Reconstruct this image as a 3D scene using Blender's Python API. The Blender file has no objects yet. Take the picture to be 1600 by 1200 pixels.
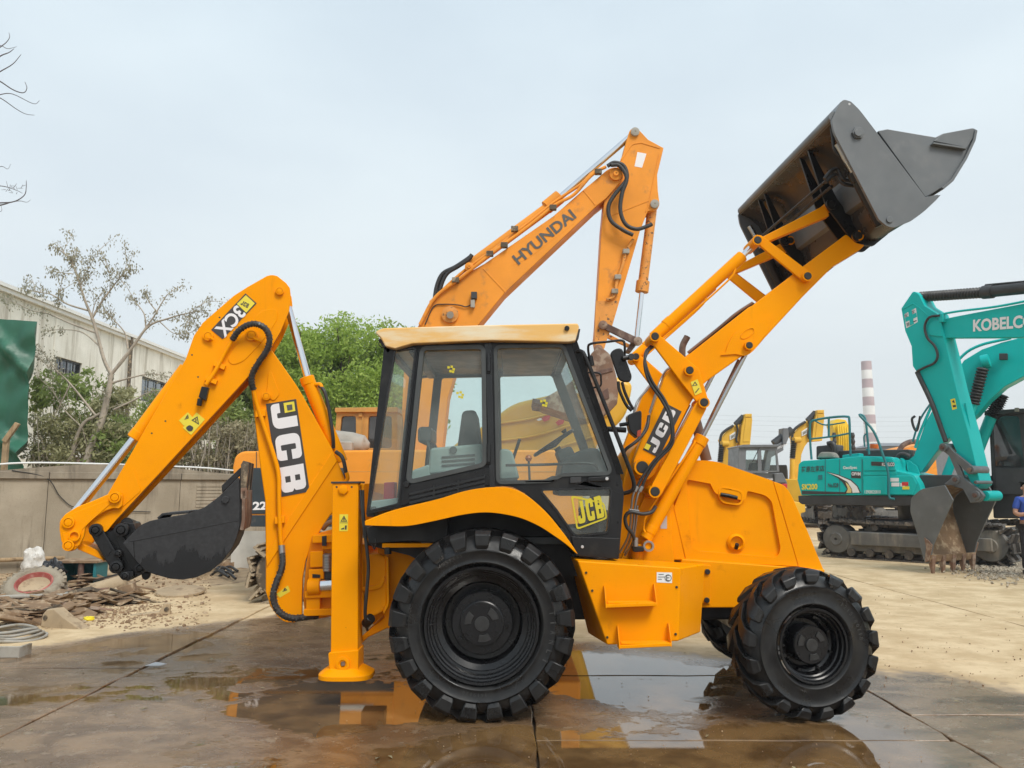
import bpy, bmesh, math, random
import numpy as np
from mathutils import Vector, Matrix, noise as mnoise
from mathutils.geometry import tessellate_polygon
R = math.radians
random.seed(7); rng = np.random.default_rng(7)
scene = bpy.context.scene
C = scene.collection
# ------------------------------------------------------------------ camera
F = 1250.0; YH = 762.0; D = 6.1; H = 1.71
PITCH = math.atan((YH - 600) / F)
cam_d = bpy.data.cameras.new('camera'); cam = bpy.data.objects.new('camera', cam_d); C.objects.link(cam)
cam.location = (0, -D, H); cam.rotation_euler = (R(90) + PITCH, 0, 0)
cam_d.sensor_fit = 'HORIZONTAL'; cam_d.sensor_width = 36; cam_d.lens = 36 * F / 1600
cam_d.clip_start = 0.05; cam_d.clip_end = 5000
scene.camera = cam
# ------------------------------------------------------------------ sky, sun, exposure
SUN_EL, SUN_AZ = 50, 150          # azimuth clockwise from +Y: the sun stands behind the camera, to the right
w = bpy.data.worlds.new('World'); scene.world = w; w.use_nodes = True
nt = w.node_tree; nt.nodes.clear()
sky = nt.nodes.new('ShaderNodeTexSky'); sky.sky_type = 'NISHITA'; sky.sun_disc = False
sky.sun_elevation = R(SUN_EL); sky.sun_rotation = R(SUN_AZ); sky.dust_density = 2.5; sky.air_density = 1.0
mixc = nt.nodes.new('ShaderNodeMix'); mixc.data_type = 'RGBA'
tc = nt.nodes.new('ShaderNodeTexCoord')
mp = nt.nodes.new('ShaderNodeMapping'); mp.inputs['Scale'].default_value = (1, 1, 2.4)
nz = nt.nodes.new('ShaderNodeTexNoise'); nz.inputs['Scale'].default_value = 1.7; nz.inputs['Detail'].default_value = 5
rmp = nt.nodes.new('ShaderNodeMapRange'); rmp.inputs['From Min'].default_value = .3; rmp.inputs['From Max'].default_value = .7
rmp.inputs['To Min'].default_value = .72; rmp.inputs['To Max'].default_value = .97
nt.links.new(tc.outputs['Generated'], mp.inputs['Vector']); nt.links.new(mp.outputs['Vector'], nz.inputs['Vector'])
nt.links.new(nz.outputs['Fac'], rmp.inputs['Value']); nt.links.new(rmp.outputs['Result'], mixc.inputs['Factor'])
nt.links.new(sky.outputs['Color'], mixc.inputs['A'])
veil = nt.nodes.new('ShaderNodeMix'); veil.data_type = 'RGBA'             # thin overcast veil: milky low down, a little bluer overhead
veil.inputs['A'].default_value = (6.35, 6.72, 6.78, 1); veil.inputs['B'].default_value = (5.65, 6.6, 7.2, 1)
sz = nt.nodes.new('ShaderNodeSeparateXYZ'); vr = nt.nodes.new('ShaderNodeMapRange'); vr.inputs['From Min'].default_value = .08; vr.inputs['From Max'].default_value = .6
nt.links.new(tc.outputs['Generated'], sz.inputs[0]); nt.links.new(sz.outputs['Z'], vr.inputs['Value']); nt.links.new(vr.outputs['Result'], veil.inputs['Factor']); nt.links.new(veil.outputs['Result'], mixc.inputs['B'])
bg = nt.nodes.new('ShaderNodeBackground'); bg.inputs['Strength'].default_value = 0.082
wo = nt.nodes.new('ShaderNodeOutputWorld')
nt.links.new(mixc.outputs['Result'], bg.inputs['Color']); nt.links.new(bg.outputs[0], wo.inputs[0])
sun_d = bpy.data.lights.new('sun', 'SUN'); sun_d.energy = 1.5; sun_d.angle = R(22); sun_d.color = (1, .955, .88)
sun = bpy.data.objects.new('sun', sun_d); C.objects.link(sun)
sd = Vector((math.sin(R(SUN_AZ)) * math.cos(R(SUN_EL)), math.cos(R(SUN_AZ)) * math.cos(R(SUN_EL)), math.sin(R(SUN_EL))))
sun.rotation_euler = (-sd).to_track_quat('-Z', 'Y').to_euler(); sun.location = (0, -20, 40)
vs = scene.view_settings; vs.view_transform = 'Standard'; vs.look = 'None'; vs.exposure = 0.80; vs.gamma = 1; vs.use_curve_mapping = False
scene.render.engine = 'CYCLES'
scene.cycles.use_denoising = True
scene.cycles.max_bounces = 7; scene.cycles.transparent_max_bounces = 14; scene.cycles.glossy_bounces = 3; scene.cycles.diffuse_bounces = 3
scene.cycles.caustics_reflective = False; scene.cycles.caustics_refractive = False

# ------------------------------------------------------------------ layout helpers (photo measurements -> metres)
SP, CP = math.sin(PITCH), math.cos(PITCH)
def ray(px, py):
    xc = (px - 800) / F; yc = (600 - py) / F
    return xc, CP - yc * SP, SP + yc * CP
FR = None                              # working frame: parts slewed about an upright axis are laid out in their own frame
def frame(ang=None, at=(0, 0)):
    global FR
    FR = None if ang is None else Matrix.Translation((at[0], at[1], 0)) @ Matrix.Rotation(R(ang), 4, 'Z') @ Matrix.Translation((-at[0], -at[1], 0))
def U(px, py, Y):                      # a point on the upright plane Y
    x, y, z = ray(px, py)
    if FR is not None:
        I = FR.inverted(); o = I @ Vector((0, -D, H)); d_ = I.to_3x3() @ Vector((x, y, z)); t = (Y - o.y) / d_.y; return (o.x + d_.x * t, o.z + d_.z * t)
    t = (Y + D) / y
    return (x * t, H + z * t)
def U3(px, py, Y):
    a = U(px, py, Y); return Vector((a[0], Y, a[1]))
def G(px, py, z=0.0):                  # a point on the ground
    x, y, zz = ray(px, py); t = (z - H) / zz
    return Vector((x * t, y * t - D, z))
def UP(px, py, p0, d):                 # a point on the upright plane through p0 along plan direction d
    x, y, z = ray(px, py); n = (-d[1], d[0])
    t = ((p0[0]) * n[0] + (p0[1] + D) * n[1]) / (x * n[0] + y * n[1])
    return Vector((x * t, y * t - D, H + z * t))
def sc_px(Y): return (Y + D) / F       # metres per photo pixel at plane Y
def zq(x0, y0, s, pts): return [(x0 + p[0] * s, y0 + p[1] * s) + tuple(q * s for q in p[2:]) for p in pts]
def rp(pts, n=5):                      # outline with (x, y, r) rounded corners
    out = []; N = len(pts)
    for i, p in enumerate(pts):
        if len(p) < 3 or p[2] <= 0: out.append((p[0], p[1])); continue
        P = Vector(p[:2]); A = Vector(pts[i - 1][:2]) - P; B = Vector(pts[(i + 1) % N][:2]) - P
        la, lb = A.length, B.length
        if la < 1e-9 or lb < 1e-9: out.append((p[0], p[1])); continue
        A /= la; B /= lb; r = min(p[2], la * .49, lb * .49)
        p0 = P + A * r; p1 = P + B * r
        for k in range(n + 1):
            t = k / n; q = p0 * (1 - t) ** 2 + P * 2 * t * (1 - t) + p1 * t * t
            out.append((q.x, q.y))
    return out
def XZ(pts, Y): return [U(a, b, Y) for a, b in rp(pts)]
def cr(path, n=6):                     # smooth curve through points
    P = [Vector(p) for p in path]; P = [P[0] * 2 - P[1]] + P + [P[-1] * 2 - P[-2]]; out = []
    for i in range(1, len(P) - 2):
        a, b, c, d = P[i - 1:i + 3]
        for k in range(n):
            t = k / n
            out.append(.5 * ((2 * b) + (c - a) * t + (2 * a - 5 * b + 4 * c - d) * t * t + (3 * b - a - 3 * c + d) * t ** 3))
    out.append(P[-2]); return out

# ------------------------------------------------------------------ mesh builder
class MB:
    def __init__(s, xf=None): s.v = []; s.f = []; s.xf = xf
    def add(s, verts, faces):
        o = len(s.v); s.v += [Vector(v) for v in verts] if s.xf is None else [s.xf @ Vector(v) for v in verts]
        s.f += [tuple(i + o for i in f) for f in faces]; return s
    def prism(s, pts, y0, y1):         # pts (x, z) extruded along y
        n = len(pts)
        return s.add([(p[0], y0, p[1]) for p in pts] + [(p[0], y1, p[1]) for p in pts],
                     [tuple(range(n)), tuple(range(2 * n - 1, n - 1, -1))] + [(i, (i + 1) % n, n + (i + 1) % n, n + i) for i in range(n)])
    def prism3(s, pts, off):
        n = len(pts); off = Vector(off)
        return s.add([Vector(p) for p in pts] + [Vector(p) + off for p in pts],
                     [tuple(range(n)), tuple(range(2 * n - 1, n - 1, -1))] + [(i, (i + 1) % n, n + (i + 1) % n, n + i) for i in range(n)])
    def holed(s, outer, holes, y0, y1):
        loops = [outer] + holes
        tri = tessellate_polygon([[Vector((p[0], p[1], 0)) for p in l] for l in loops])
        flat = [p for l in loops for p in l]; n = len(flat)
        V = [(p[0], y0, p[1]) for p in flat] + [(p[0], y1, p[1]) for p in flat]
        Fc = [tuple(t) for t in tri] + [tuple(i + n for i in t) for t in tri]
        o = 0
        for l in loops:
            m = len(l); Fc += [(o + i, o + (i + 1) % m, n + o + (i + 1) % m, n + o + i) for i in range(m)]; o += m
        return s.add(V, Fc)
    def box(s, c, d, rz=0, M=None):
        V = [Vector((x * d[0] / 2, y * d[1] / 2, z * d[2] / 2)) for x in (-1, 1) for y in (-1, 1) for z in (-1, 1)]
        m = (M if M is not None else Matrix.Rotation(rz, 3, 'Z')); c = Vector(c)
        return s.add([m @ v + c for v in V], [(0, 1, 3, 2), (4, 6, 7, 5), (0, 4, 5, 1), (2, 3, 7, 6), (0, 2, 6, 4), (1, 5, 7, 3)])
    def cyl(s, p0, p1, r, r1=None, n=18):
        p0 = Vector(p0); p1 = Vector(p1); r1 = r if r1 is None else r1
        q = (p1 - p0).to_track_quat('Z', 'Y')
        V = []
        for p, rr in ((p0, r), (p1, r1)):
            V += [p + q @ Vector((rr * math.cos(2 * math.pi * k / n), rr * math.sin(2 * math.pi * k / n), 0)) for k in range(n)]
        return s.add(V, [tuple(range(n)), tuple(range(2 * n - 1, n - 1, -1))] + [(k, (k + 1) % n, n + (k + 1) % n, n + k) for k in range(n)])
    def tube(s, path, r, n=8, caps=True):
        P = [Vector(p) for p in path]; V = []; m = len(P); ref = None
        rr = r if hasattr(r, '__len__') else [r] * m
        for i, p in enumerate(P):
            t = (P[min(i + 1, m - 1)] - P[max(i - 1, 0)])
            if t.length < 1e-9: t = Vector((0, 0, 1))
            t.normalize()
            if ref is None: ref = t.orthogonal().normalized()
            ref = (ref - t * ref.dot(t)); ref = ref.normalized() if ref.length > 1e-6 else t.orthogonal().normalized()
            b = t.cross(ref)
            V += [p + (ref * math.cos(2 * math.pi * k / n) + b * math.sin(2 * math.pi * k / n)) * rr[i] for k in range(n)]
        Fc = [(i * n + k, i * n + (k + 1) % n, (i + 1) * n + (k + 1) % n, (i + 1) * n + k) for i in range(m - 1) for k in range(n)]
        if caps: Fc += [tuple(range(n)), tuple(range(m * n - 1, (m - 1) * n - 1, -1))]
        return s.add(V, Fc)
    def lathe(s, prof, c, axis=(0, 1, 0), n=48, closed=False):   # prof (r, along axis)
        c = Vector(c); ax = Vector(axis).normalized(); u = ax.orthogonal().normalized(); w_ = ax.cross(u); m = len(prof); V = []
        for r_, a in prof:
            V += [c + ax * a + (u * math.cos(2 * math.pi * k / n) + w_ * math.sin(2 * math.pi * k / n)) * r_ for k in range(n)]
        Fc = [(i * n + k, i * n + (k + 1) % n, ((i + 1) % m) * n + (k + 1) % n, ((i + 1) % m) * n + k) for i in range(m if closed else m - 1) for k in range(n)]
        return s.add(V, Fc)
    def build(s, name, mat, parent=None, bevel=0.0, smooth=38, seg=2, recalc=True):
        o_ = origin(parent); me = bpy.data.meshes.new(name)
        me.from_pydata([v - o_ for v in (s.v if FR is None else [FR @ q for q in s.v])], [], s.f)
        if recalc:
            bm = bmesh.new(); bm.from_mesh(me); bmesh.ops.recalc_face_normals(bm, faces=bm.faces); bm.to_mesh(me); bm.free()
        return fin(name, me, mat, parent, bevel, smooth, seg)
def origin(parent):
    o = Vector((0, 0, 0)); p = parent
    while p is not None: o += p.location; p = p.parent
    return o
def fin(name, me, mat, parent, bevel=0, smooth=38, seg=2):
    if smooth:
        me.polygons.foreach_set('use_smooth', [True] * len(me.polygons)); me.set_sharp_from_angle(angle=R(smooth))
    if mat is not None: me.materials.append(M[mat] if isinstance(mat, str) else mat)
    ob = bpy.data.objects.new(name, me); C.objects.link(ob)
    if parent is not None: ob.parent = parent
    if bevel:
        b = ob.modifiers.new('bevel', 'BEVEL'); b.width = bevel; b.segments = seg; b.limit_method = 'ANGLE'; b.angle_limit = R(40); b.harden_normals = bool(smooth)
    return ob
def tag(o, label, cat, group=None, kind=None):
    if label: o['label'] = label
    if cat: o['category'] = cat
    if group: o['group'] = group
    if kind: o['kind'] = kind
    return o
def thing(name, loc, label, cat, group=None):
    o = bpy.data.objects.new(name, None); o.empty_display_size = .2; C.objects.link(o); o.location = loc
    return tag(o, label, cat, group)
def struct(o): o['kind'] = 'structure'; return o
def inst(name, mesh, parent, Mx):      # another object with shared mesh data, Mx in world space
    ob = bpy.data.objects.new(name, mesh); C.objects.link(ob); ob.parent = parent
    m = Mx.copy(); m.translation = m.translation - origin(parent); ob.matrix_local = m; return ob
def shared(mb, name, mat, smooth=38):  # mesh data without an object
    me = bpy.data.meshes.new(name); me.from_pydata(mb.v, [], mb.f)
    bm = bmesh.new(); bm.from_mesh(me); bmesh.ops.recalc_face_normals(bm, faces=bm.faces); bm.to_mesh(me); bm.free()
    me.polygons.foreach_set('use_smooth', [True] * len(me.polygons)); me.set_sharp_from_angle(angle=R(smooth))
    me.materials.append(M[mat]); return me
def plate(name, pts, y0, y1, mat, parent, bevel=.008, **k):      # outline measured on its near face y0
    return MB().prism(XZ(pts, y0), y0, y1).build(name, mat, parent, bevel, **k)
def pin(name, px, py, Y, r, mat, parent, depth=.03, y1=None, n=20):
    a = U3(px, py, Y); b = a.copy(); b.y = (Y + depth) if y1 is None else y1
    return MB().cyl(a, b, r, n=n).build(name, mat, parent, min(.004, r * .2))
def bar(mb, pa, pb, Y, r, Yb=None, n=18):
    return mb.cyl(U3(pa[0], pa[1], Y), U3(pb[0], pb[1], Y if Yb is None else Yb), r, n=n)
def hose(name, pts, r, mat, parent, n=6, seg=8):                 # pts (px, py, Y)
    return MB().tube(cr([U3(*p) for p in pts], n), r, seg).build(name, mat, parent, 0, 60)
# ------------------------------------------------------------------ materials
M = {}
class NT:                                # small node-graph helper
    def __init__(s, name):
        s.m = bpy.data.materials.new(name); s.m.use_nodes = True; s.t = s.m.node_tree; s.t.nodes.clear()
        s.out = s.n('ShaderNodeOutputMaterial'); s.b = s.n('ShaderNodeBsdfPrincipled'); s.l(s.b.outputs[0], s.out.inputs[0])
    def n(s, t): return s.t.nodes.new(t)
    def l(s, a, b): s.t.links.new(a, b)
    def math(s, op, a, b=None, c=None, clamp=False):
        x = s.n('ShaderNodeMath'); x.operation = op; x.use_clamp = clamp
        for i, q in enumerate((a, b, c)):
            if q is None: continue
            if isinstance(q, (int, float)): x.inputs[i].default_value = q
            else: s.l(q, x.inputs[i])
        return x.outputs[0]
    def pos(s, kind='pos'):
        if kind == 'obj': return s.n('ShaderNodeTexCoord').outputs['Object']
        return s.n('ShaderNodeNewGeometry').outputs['Position']
    def noise(s, scale, detail=4, rough=.55, vec=None, stretch=None, dist=0):
        x = s.n('ShaderNodeTexNoise'); x.inputs['Scale'].default_value = scale; x.inputs['Detail'].default_value = detail; x.inputs['Roughness'].default_value = rough
        x.inputs['Distortion'].default_value = dist
        v = vec if vec is not None else s.pos()
        if stretch:
            mp = s.n('ShaderNodeMapping'); mp.inputs['Scale'].default_value = stretch; s.l(v, mp.inputs['Vector']); v = mp.outputs[0]
        s.l(v, x.inputs['Vector']); return x.outputs['Fac']
    def ramp(s, v, a, b, lo=0., hi=1., smooth=True):
        x = s.n('ShaderNodeMapRange'); x.interpolation_type = 'SMOOTHSTEP' if smooth else 'LINEAR'
        for k, q in (('From Min', a), ('From Max', b), ('To Min', lo), ('To Max', hi)): x.inputs[k].default_value = q
        s.l(v, x.inputs['Value']); return x.outputs['Result']
    def mix(s, f, a, b):
        x = s.n('ShaderNodeMix'); x.data_type = 'RGBA'
        for k, q in (('Factor', f), ('A', a), ('B', b)):
            if isinstance(q, (int, float)): x.inputs[k].default_value = q
            elif isinstance(q, tuple): x.inputs[k].default_value = q if len(q) == 4 else (*q, 1)
            else: s.l(q, x.inputs[k])
        return x.outputs['Result']
    def set(s, k, v):
        i = s.b.inputs[k]
        if isinstance(v, (int, float)): i.default_value = v
        elif isinstance(v, tuple): i.default_value = v if len(v) == 4 else (*v, 1)
        else: s.l(v, i)
    def bump(s, h, strength=.3, dist=.01):
        x = s.n('ShaderNodeBump'); x.inputs['Strength'].default_value = strength; x.inputs['Distance'].default_value = dist
        s.l(h, x.inputs['Height']); s.l(x.outputs[0], s.b.inputs['Normal'])
def mk(name, col, rough=.5, metal=0., var=.12, vs_=3., col2=None, c2=(.5, .65), c2s=4., bump=0., bs=40., bd=.004, coat=0., rv=.1, spec=.5, stretch=None):
    t = NT(name); v = t.noise(vs_, 5)
    dark = tuple(c * (1 - var) for c in col); lite = tuple(min(1, c * (1 + var)) for c in col)
    base = t.mix(t.ramp(v, .3, .7), dark, lite)
    if col2: base = t.mix(t.ramp(t.noise(c2s, 7, .65, stretch=stretch), *c2), base, col2)
    t.set('Base Color', base); t.set('Metallic', metal); t.set('Specular IOR Level', spec)
    t.set('Roughness', t.ramp(t.noise(vs_ * 2.3, 4), .3, .7, max(.02, rough - rv), min(1, rough + rv)))
    if coat: t.set('Coat Weight', coat); t.set('Coat Roughness', .12)
    if bump: t.bump(t.noise(bs, 6), bump, bd)
    M[name] = t.m; return t.m
mk('orange', (.93, .315, .0015), .36, var=.05, coat=.03, vs_=1.6, col2=(.66, .20, .004), c2=(.64, .8), c2s=5, rv=.09, bump=.05, bs=7, bd=.01, spec=.13)
t_ = NT('orange'); o_ = t_.noise(1.6, 5); sp_ = t_.noise(34, 4, .6); sp2 = t_.noise(5, 6, .65); dr_ = t_.noise(8, 6, .65, stretch=(1, 1, .12))
c_ = t_.mix(t_.ramp(o_, .3, .7), (.90, .315, .001), (.96, .350, .001)); c_ = t_.mix(t_.ramp(sp2, .62, .8), c_, (.70, .215, .004)); c_ = t_.mix(t_.math('MULTIPLY', t_.ramp(dr_, .60, .76), .22), c_, (.45, .16, .02))
c_ = t_.mix(t_.math('MULTIPLY', t_.ramp(sp_, .735, .76), t_.ramp(sp2, .5, .56)), c_, (.16, .06, .015))
t_.set('Base Color', c_); t_.set('Specular IOR Level', .07); t_.set('Coat Weight', .015); t_.set('Coat Roughness', .12)
t_.set('Roughness', t_.ramp(sp2, .3, .7, .26, .46)); t_.bump(t_.noise(6, 5), .05, .012); M['orange'] = t_.m
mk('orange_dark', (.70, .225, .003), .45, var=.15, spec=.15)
mk('hy_orange', (.80, .30, .035), .5, spec=.2, var=.1, vs_=1.2, col2=(.55, .23, .06), c2=(.55, .72), c2s=3.2, rv=.1)
mk('hy_worn', (.70, .28, .045), .55, var=.12, col2=(.11, .065, .035), c2=(.56, .62), c2s=14)
mk('hy_brown', (.56, .29, .07), .5, var=.12, col2=(.5, .3, .12), c2=(.6, .8))
mk('cat_yellow', (.70, .40, .03), .45, var=.1, vs_=1)
mk('bright_yellow', (.78, .52, .02), .45, var=.1)
mk('teal', (.006, .45, .43), .4, var=.06, vs_=.8, col2=(.03, .38, .36), c2=(.6, .8), c2s=2, coat=.05, spec=.2)
mk('teal_dark', (.02, .17, .19), .45)
mk('black', (.011, .011, .012), .36, var=.2, vs_=4, rv=.1, col2=(.022, .021, .019), c2=(.52, .72), c2s=6, spec=.35)
mk('black_gloss', (.009, .009, .010), .2, var=.2)
mk('mudguard', (.012, .012, .013), .6, var=.25)
mk('grey_plastic', (.058, .064, .064), .5)
mk('interior', (.33, .37, .355), .6, var=.1)
mk('interior_dark', (.07, .078, .08), .6)
mk('bucket_steel', (.125, .135, .142), .40, var=.1, vs_=2.5, col2=(.16, .165, .168), c2=(.55, .75), c2s=5, rv=.08)
mk('bucket_back', (.034, .032, .031), .3, var=.2, vs_=2, col2=(.062, .048, .038), c2=(.55, .72), c2s=3)
t_ = NT('bucket_black')                   # backhoe bucket: dry black above, wet running down below
n_ = t_.noise(9, 5, .6, stretch=(1, 1, .16)); z_ = t_.n('ShaderNodeSeparateXYZ'); t_.l(t_.pos(), z_.inputs[0])
wet_ = t_.ramp(t_.math('ADD', z_.outputs['Z'], t_.math('MULTIPLY', n_, .55)), 1.46, 1.40)
t_.set('Base Color', t_.mix(wet_, t_.mix(t_.ramp(t_.noise(30, 5), .35, .7), (.017, .017, .0185), (.028, .028, .030)), (.006, .006, .007)))
t_.set('Roughness', t_.ramp(wet_, 0, 1, .55, .2)); t_.bump(t_.noise(60, 6), .25, .003); M['bucket_black'] = t_.m
mk('chrome', (.72, .73, .75), .13, metal=1, var=.05, rv=.04)
mk('rod_dull', (.42, .43, .44), .3, metal=1, var=.1)
mk('steel', (.30, .29, .28), .4, metal=.7, var=.15)
mk('pipe_brown', (.16, .09, .055), .5, var=.25)
mk('rubber_hose', (.028, .027, .027), .5, var=.2)
mk('hose_wrap', (.045, .043, .038), .45, var=.35, vs_=30)
mk('bolt', (.035, .033, .032), .4, metal=.3)
mk('rust', (.20, .115, .075), .75, var=.25, vs_=3, col2=(.32, .24, .18), c2=(.48, .62), c2s=5, bump=.4, bs=25)
mk('rust_dark', (.11, .06, .045), .7, var=.3, col2=(.22, .15, .11), c2=(.5, .65), bump=.3)
mk('dust', (.40, .305, .195), .95, var=.16, vs_=2.5, col2=(.22, .155, .095), c2=(.52, .7), c2s=5, bump=.35, bs=22, bd=.01)
mk('dust_brown', (.24, .155, .09), .95, var=.2, vs_=3, col2=(.42, .32, .21), c2=(.5, .66), c2s=6, bump=.4, bs=22, bd=.01)
mk('dust_dark', (.10, .078, .055), .9, var=.25, col2=(.34, .26, .17), c2=(.5, .62), c2s=7, bump=.3)
mk('dust_grey', (.34, .32, .28), .9, var=.15, col2=(.22, .18, .13), c2=(.52, .7))
mk('wood', (.36, .25, .14), .85, var=.2, vs_=6, col2=(.2, .13, .07), c2=(.5, .7), c2s=9, stretch=(1, 1, .1), bump=.3)
mk('track', (.075, .067, .06), .6, var=.25, col2=(.2, .165, .13), c2=(.5, .66), c2s=5)
mk('track_dust', (.36, .29, .2), .85, var=.15, col2=(.16, .115, .08), c2=(.52, .66), c2s=7)
mk('frame_grey', (.12, .118, .112), .6, var=.15, col2=(.26, .23, .19), c2=(.5, .7), c2s=2.5, stretch=(1, 1, .2))
mk('dark_metal', (.035, .036, .038), .5, var=.2)
mk('hy_black', (.028, .038, .045), .45, var=.15, col2=(.12, .1, .08), c2=(.6, .7), c2s=6)
mk('grey_paint', (.145, .15, .16), .45, var=.1)
mk('white_print', (.80, .78, .79), .5, var=.02)
mk('grey_print', (.78, .78, .76), .5, var=.03)
mk('dark_print', (.045, .042, .042), .5, var=.05)
mk('char_print', (.09, .09, .085), .6, var=.1)
mk('yellow_print', (.80, .66, .05), .5, var=.04)
mk('glass_print', (.62, .53, .03), .5, var=.04)
mk('gold_print', (.72, .56, .22), .5)
mk('sky_white', (.80, .80, .78), .6, var=.03)
mk('red_print', (.55, .03, .03), .5)
mk('red_plastic', (.5, .02, .03), .4)
mk('orange_lens', (.75, .16, .02), .3)
mk('tail_red', (.35, .05, .02), .3)
mk('mirror_dark', (.012, .012, .012), .5)
mk('light_grey', (.5, .5, .5), .4)
mk('sack', (.62, .60, .56), .55, var=.15, vs_=10, col2=(.4, .37, .32), c2=(.5, .7), c2s=12)
mk('black_bag', (.02, .02, .022), .35, var=.2)
mk('yellow_wrapper', (.8, .66, .03), .5)
mk('tarp', (.020, .115, .068), .5, var=.2, vs_=.8, col2=(.04, .16, .10), c2=(.5, .75), c2s=1.5, bump=.2, bs=5, bd=.03)
mk('white_sheet', (.62, .62, .58), .7, var=.1)
mk('skin', (.50, .27, .18), .5, var=.06); mk('shirt_blue', (.035, .085, .40), .75, var=.15); mk('trousers', (.02, .02, .026), .8); mk('hair', (.012, .011, .01), .6)
mk('bark', (.40, .34, .27), .9, var=.2, vs_=6, bump=.4); mk('twig', (.125, .115, .12), .9)
mk('bark_dark', (.10, .075, .055), .9, var=.25)
def leafmat(name, a, b, tr=.3):
    t = NT(name); n = t.noise(1.4, 4); n2 = t.noise(9, 3)
    col = t.mix(t.math('MULTIPLY', t.ramp(n, .35, .68), t.ramp(n2, .2, .8)), a, b)
    t.set('Base Color', col); t.set('Roughness', .55); t.set('Specular IOR Level', .3)
    tl = t.n('ShaderNodeBsdfTranslucent'); t.l(col, tl.inputs[0]); mx = t.n('ShaderNodeMixShader'); mx.inputs[0].default_value = tr
    t.l(t.b.outputs[0], mx.inputs[1]); t.l(tl.outputs[0], mx.inputs[2]); t.l(mx.outputs[0], t.out.inputs[0]); M[name] = t.m
leafmat('leaf_bright', (.30, .43, .07), (.52, .62, .17), .45)
leafmat('leaf_green', (.25, .33, .09), (.42, .49, .18), .45)
leafmat('leaf_olive', (.38, .37, .19), (.55, .53, .32), .4)
leafmat('leaf_pale', (.30, .28, .20), (.46, .43, .32), .3)
leafmat('leaf_dry', (.30, .26, .155), (.45, .40, .25), .25)
def glassmat(name, tint, refl=1.0, haze=.07, hz=(.5, .52, .5)):
    t = NT(name); tr = t.n('ShaderNodeBsdfTransparent'); tr.inputs[0].default_value = (*tint, 1)
    df = t.n('ShaderNodeBsdfDiffuse'); df.inputs[0].default_value = (*hz, 1)
    gl = t.n('ShaderNodeBsdfGlossy'); gl.inputs['Roughness'].default_value = .03
    fr = t.n('ShaderNodeFresnel'); fr.inputs[0].default_value = 1.5
    m1 = t.n('ShaderNodeMixShader'); t.l(t.ramp(t.noise(3, 5), .3, .75, haze * .5, haze * 1.6), m1.inputs[0]); t.l(tr.outputs[0], m1.inputs[1]); t.l(df.outputs[0], m1.inputs[2])
    m2 = t.n('ShaderNodeMixShader'); t.l(t.math('MULTIPLY', fr.outputs[0], refl), m2.inputs[0]); t.l(m1.outputs[0], m2.inputs[1]); t.l(gl.outputs[0], m2.inputs[2])
    t.l(m2.outputs[0], t.out.inputs[0]); M[name] = t.m
glassmat('cab_glass', (.80, .92, .89), 1.3, .11, (.55, .62, .60))  # greenish-white film: slight dirt plus pane reflections put into the colour
glassmat('far_glass', (.90, .96, .95), .6, .03)
glassmat('dark_glass', (.16, .18, .19), 2.2, .22, (.2, .21, .22))
# tyre rubber, partly wet
t_ = NT('rubber'); n_ = t_.noise(5, 5)
t_.set('Base Color', t_.mix(t_.ramp(t_.noise(11, 6), .4, .7), (.007, .007, .0075), (.015, .0145, .014)))
t_.set('Roughness', t_.ramp(n_, .38, .6, .22, .55)); t_.set('Specular IOR Level', .42); t_.bump(t_.noise(90, 5), .18, .003); M['rubber'] = t_.m
mk('rubber_mark', (.045, .045, .045), .45, var=.1)  # paler than the tyre: highlight on the raised letters put into the colour
mk('rim_black', (.007, .007, .008), .28, var=.15, rv=.08, spec=.38)
mk('hub_black', (.022, .022, .022), .42, var=.3, vs_=20, bump=.25, bs=50)
mk('tyre_dusty', (.30, .255, .19), .9, var=.12, col2=(.17, .13, .09), c2=(.5, .7)); mk('rim_red', (.36, .085, .07), .75, var=.15, col2=(.5, .3, .25), c2=(.5, .68))
# cab roof: sun-bleached moulding
t_ = NT('roof_gel'); n_ = t_.noise(2.2, 5, .6, stretch=(.5, .7, 2.4))
t_.set('Base Color', t_.mix(t_.ramp(n_, .36, .58), (.80, .47, .14), (.80, .70, .50)))
t_.set('Roughness', .42); t_.bump(t_.noise(20, 4), .08, .004); M['roof_gel'] = t_.m
# stained concrete and painted wall
def stained(name, a, b, streak, sc=1.0, z0=0, amt=.7):
    t = NT(name); n1 = t.noise(.9 * sc, 6, .6); st = t.noise(3.2 * sc, 6, .7, stretch=(1, 1, .09)); fine = t.noise(28, 6)
    c = t.mix(t.ramp(n1, .35, .68), a, b); c = t.mix(t.math('MULTIPLY', t.ramp(st, .48, .66), amt), c, streak)
    c = t.mix(t.math('MULTIPLY', t.ramp(fine, .55, .75), .3), c, tuple(q * .6 for q in a))
    t.set('Base Color', c); t.set('Roughness', .92); t.bump(fine, .35, .01); M[name] = t.m
stained('concrete', (.31, .26, .19), (.44, .375, .285), (.15, .12, .085), .9, amt=.75)
stained('coping', (.24, .20, .15), (.36, .31, .235), (.12, .10, .075), 1.2)
stained('shed_wall', (.72, .70, .62), (.87, .85, .78), (.40, .36, .29), .55, amt=.8)
stained('brick_old', (.36, .29, .2), (.46, .38, .28), (.2, .15, .1), 1.5)
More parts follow.
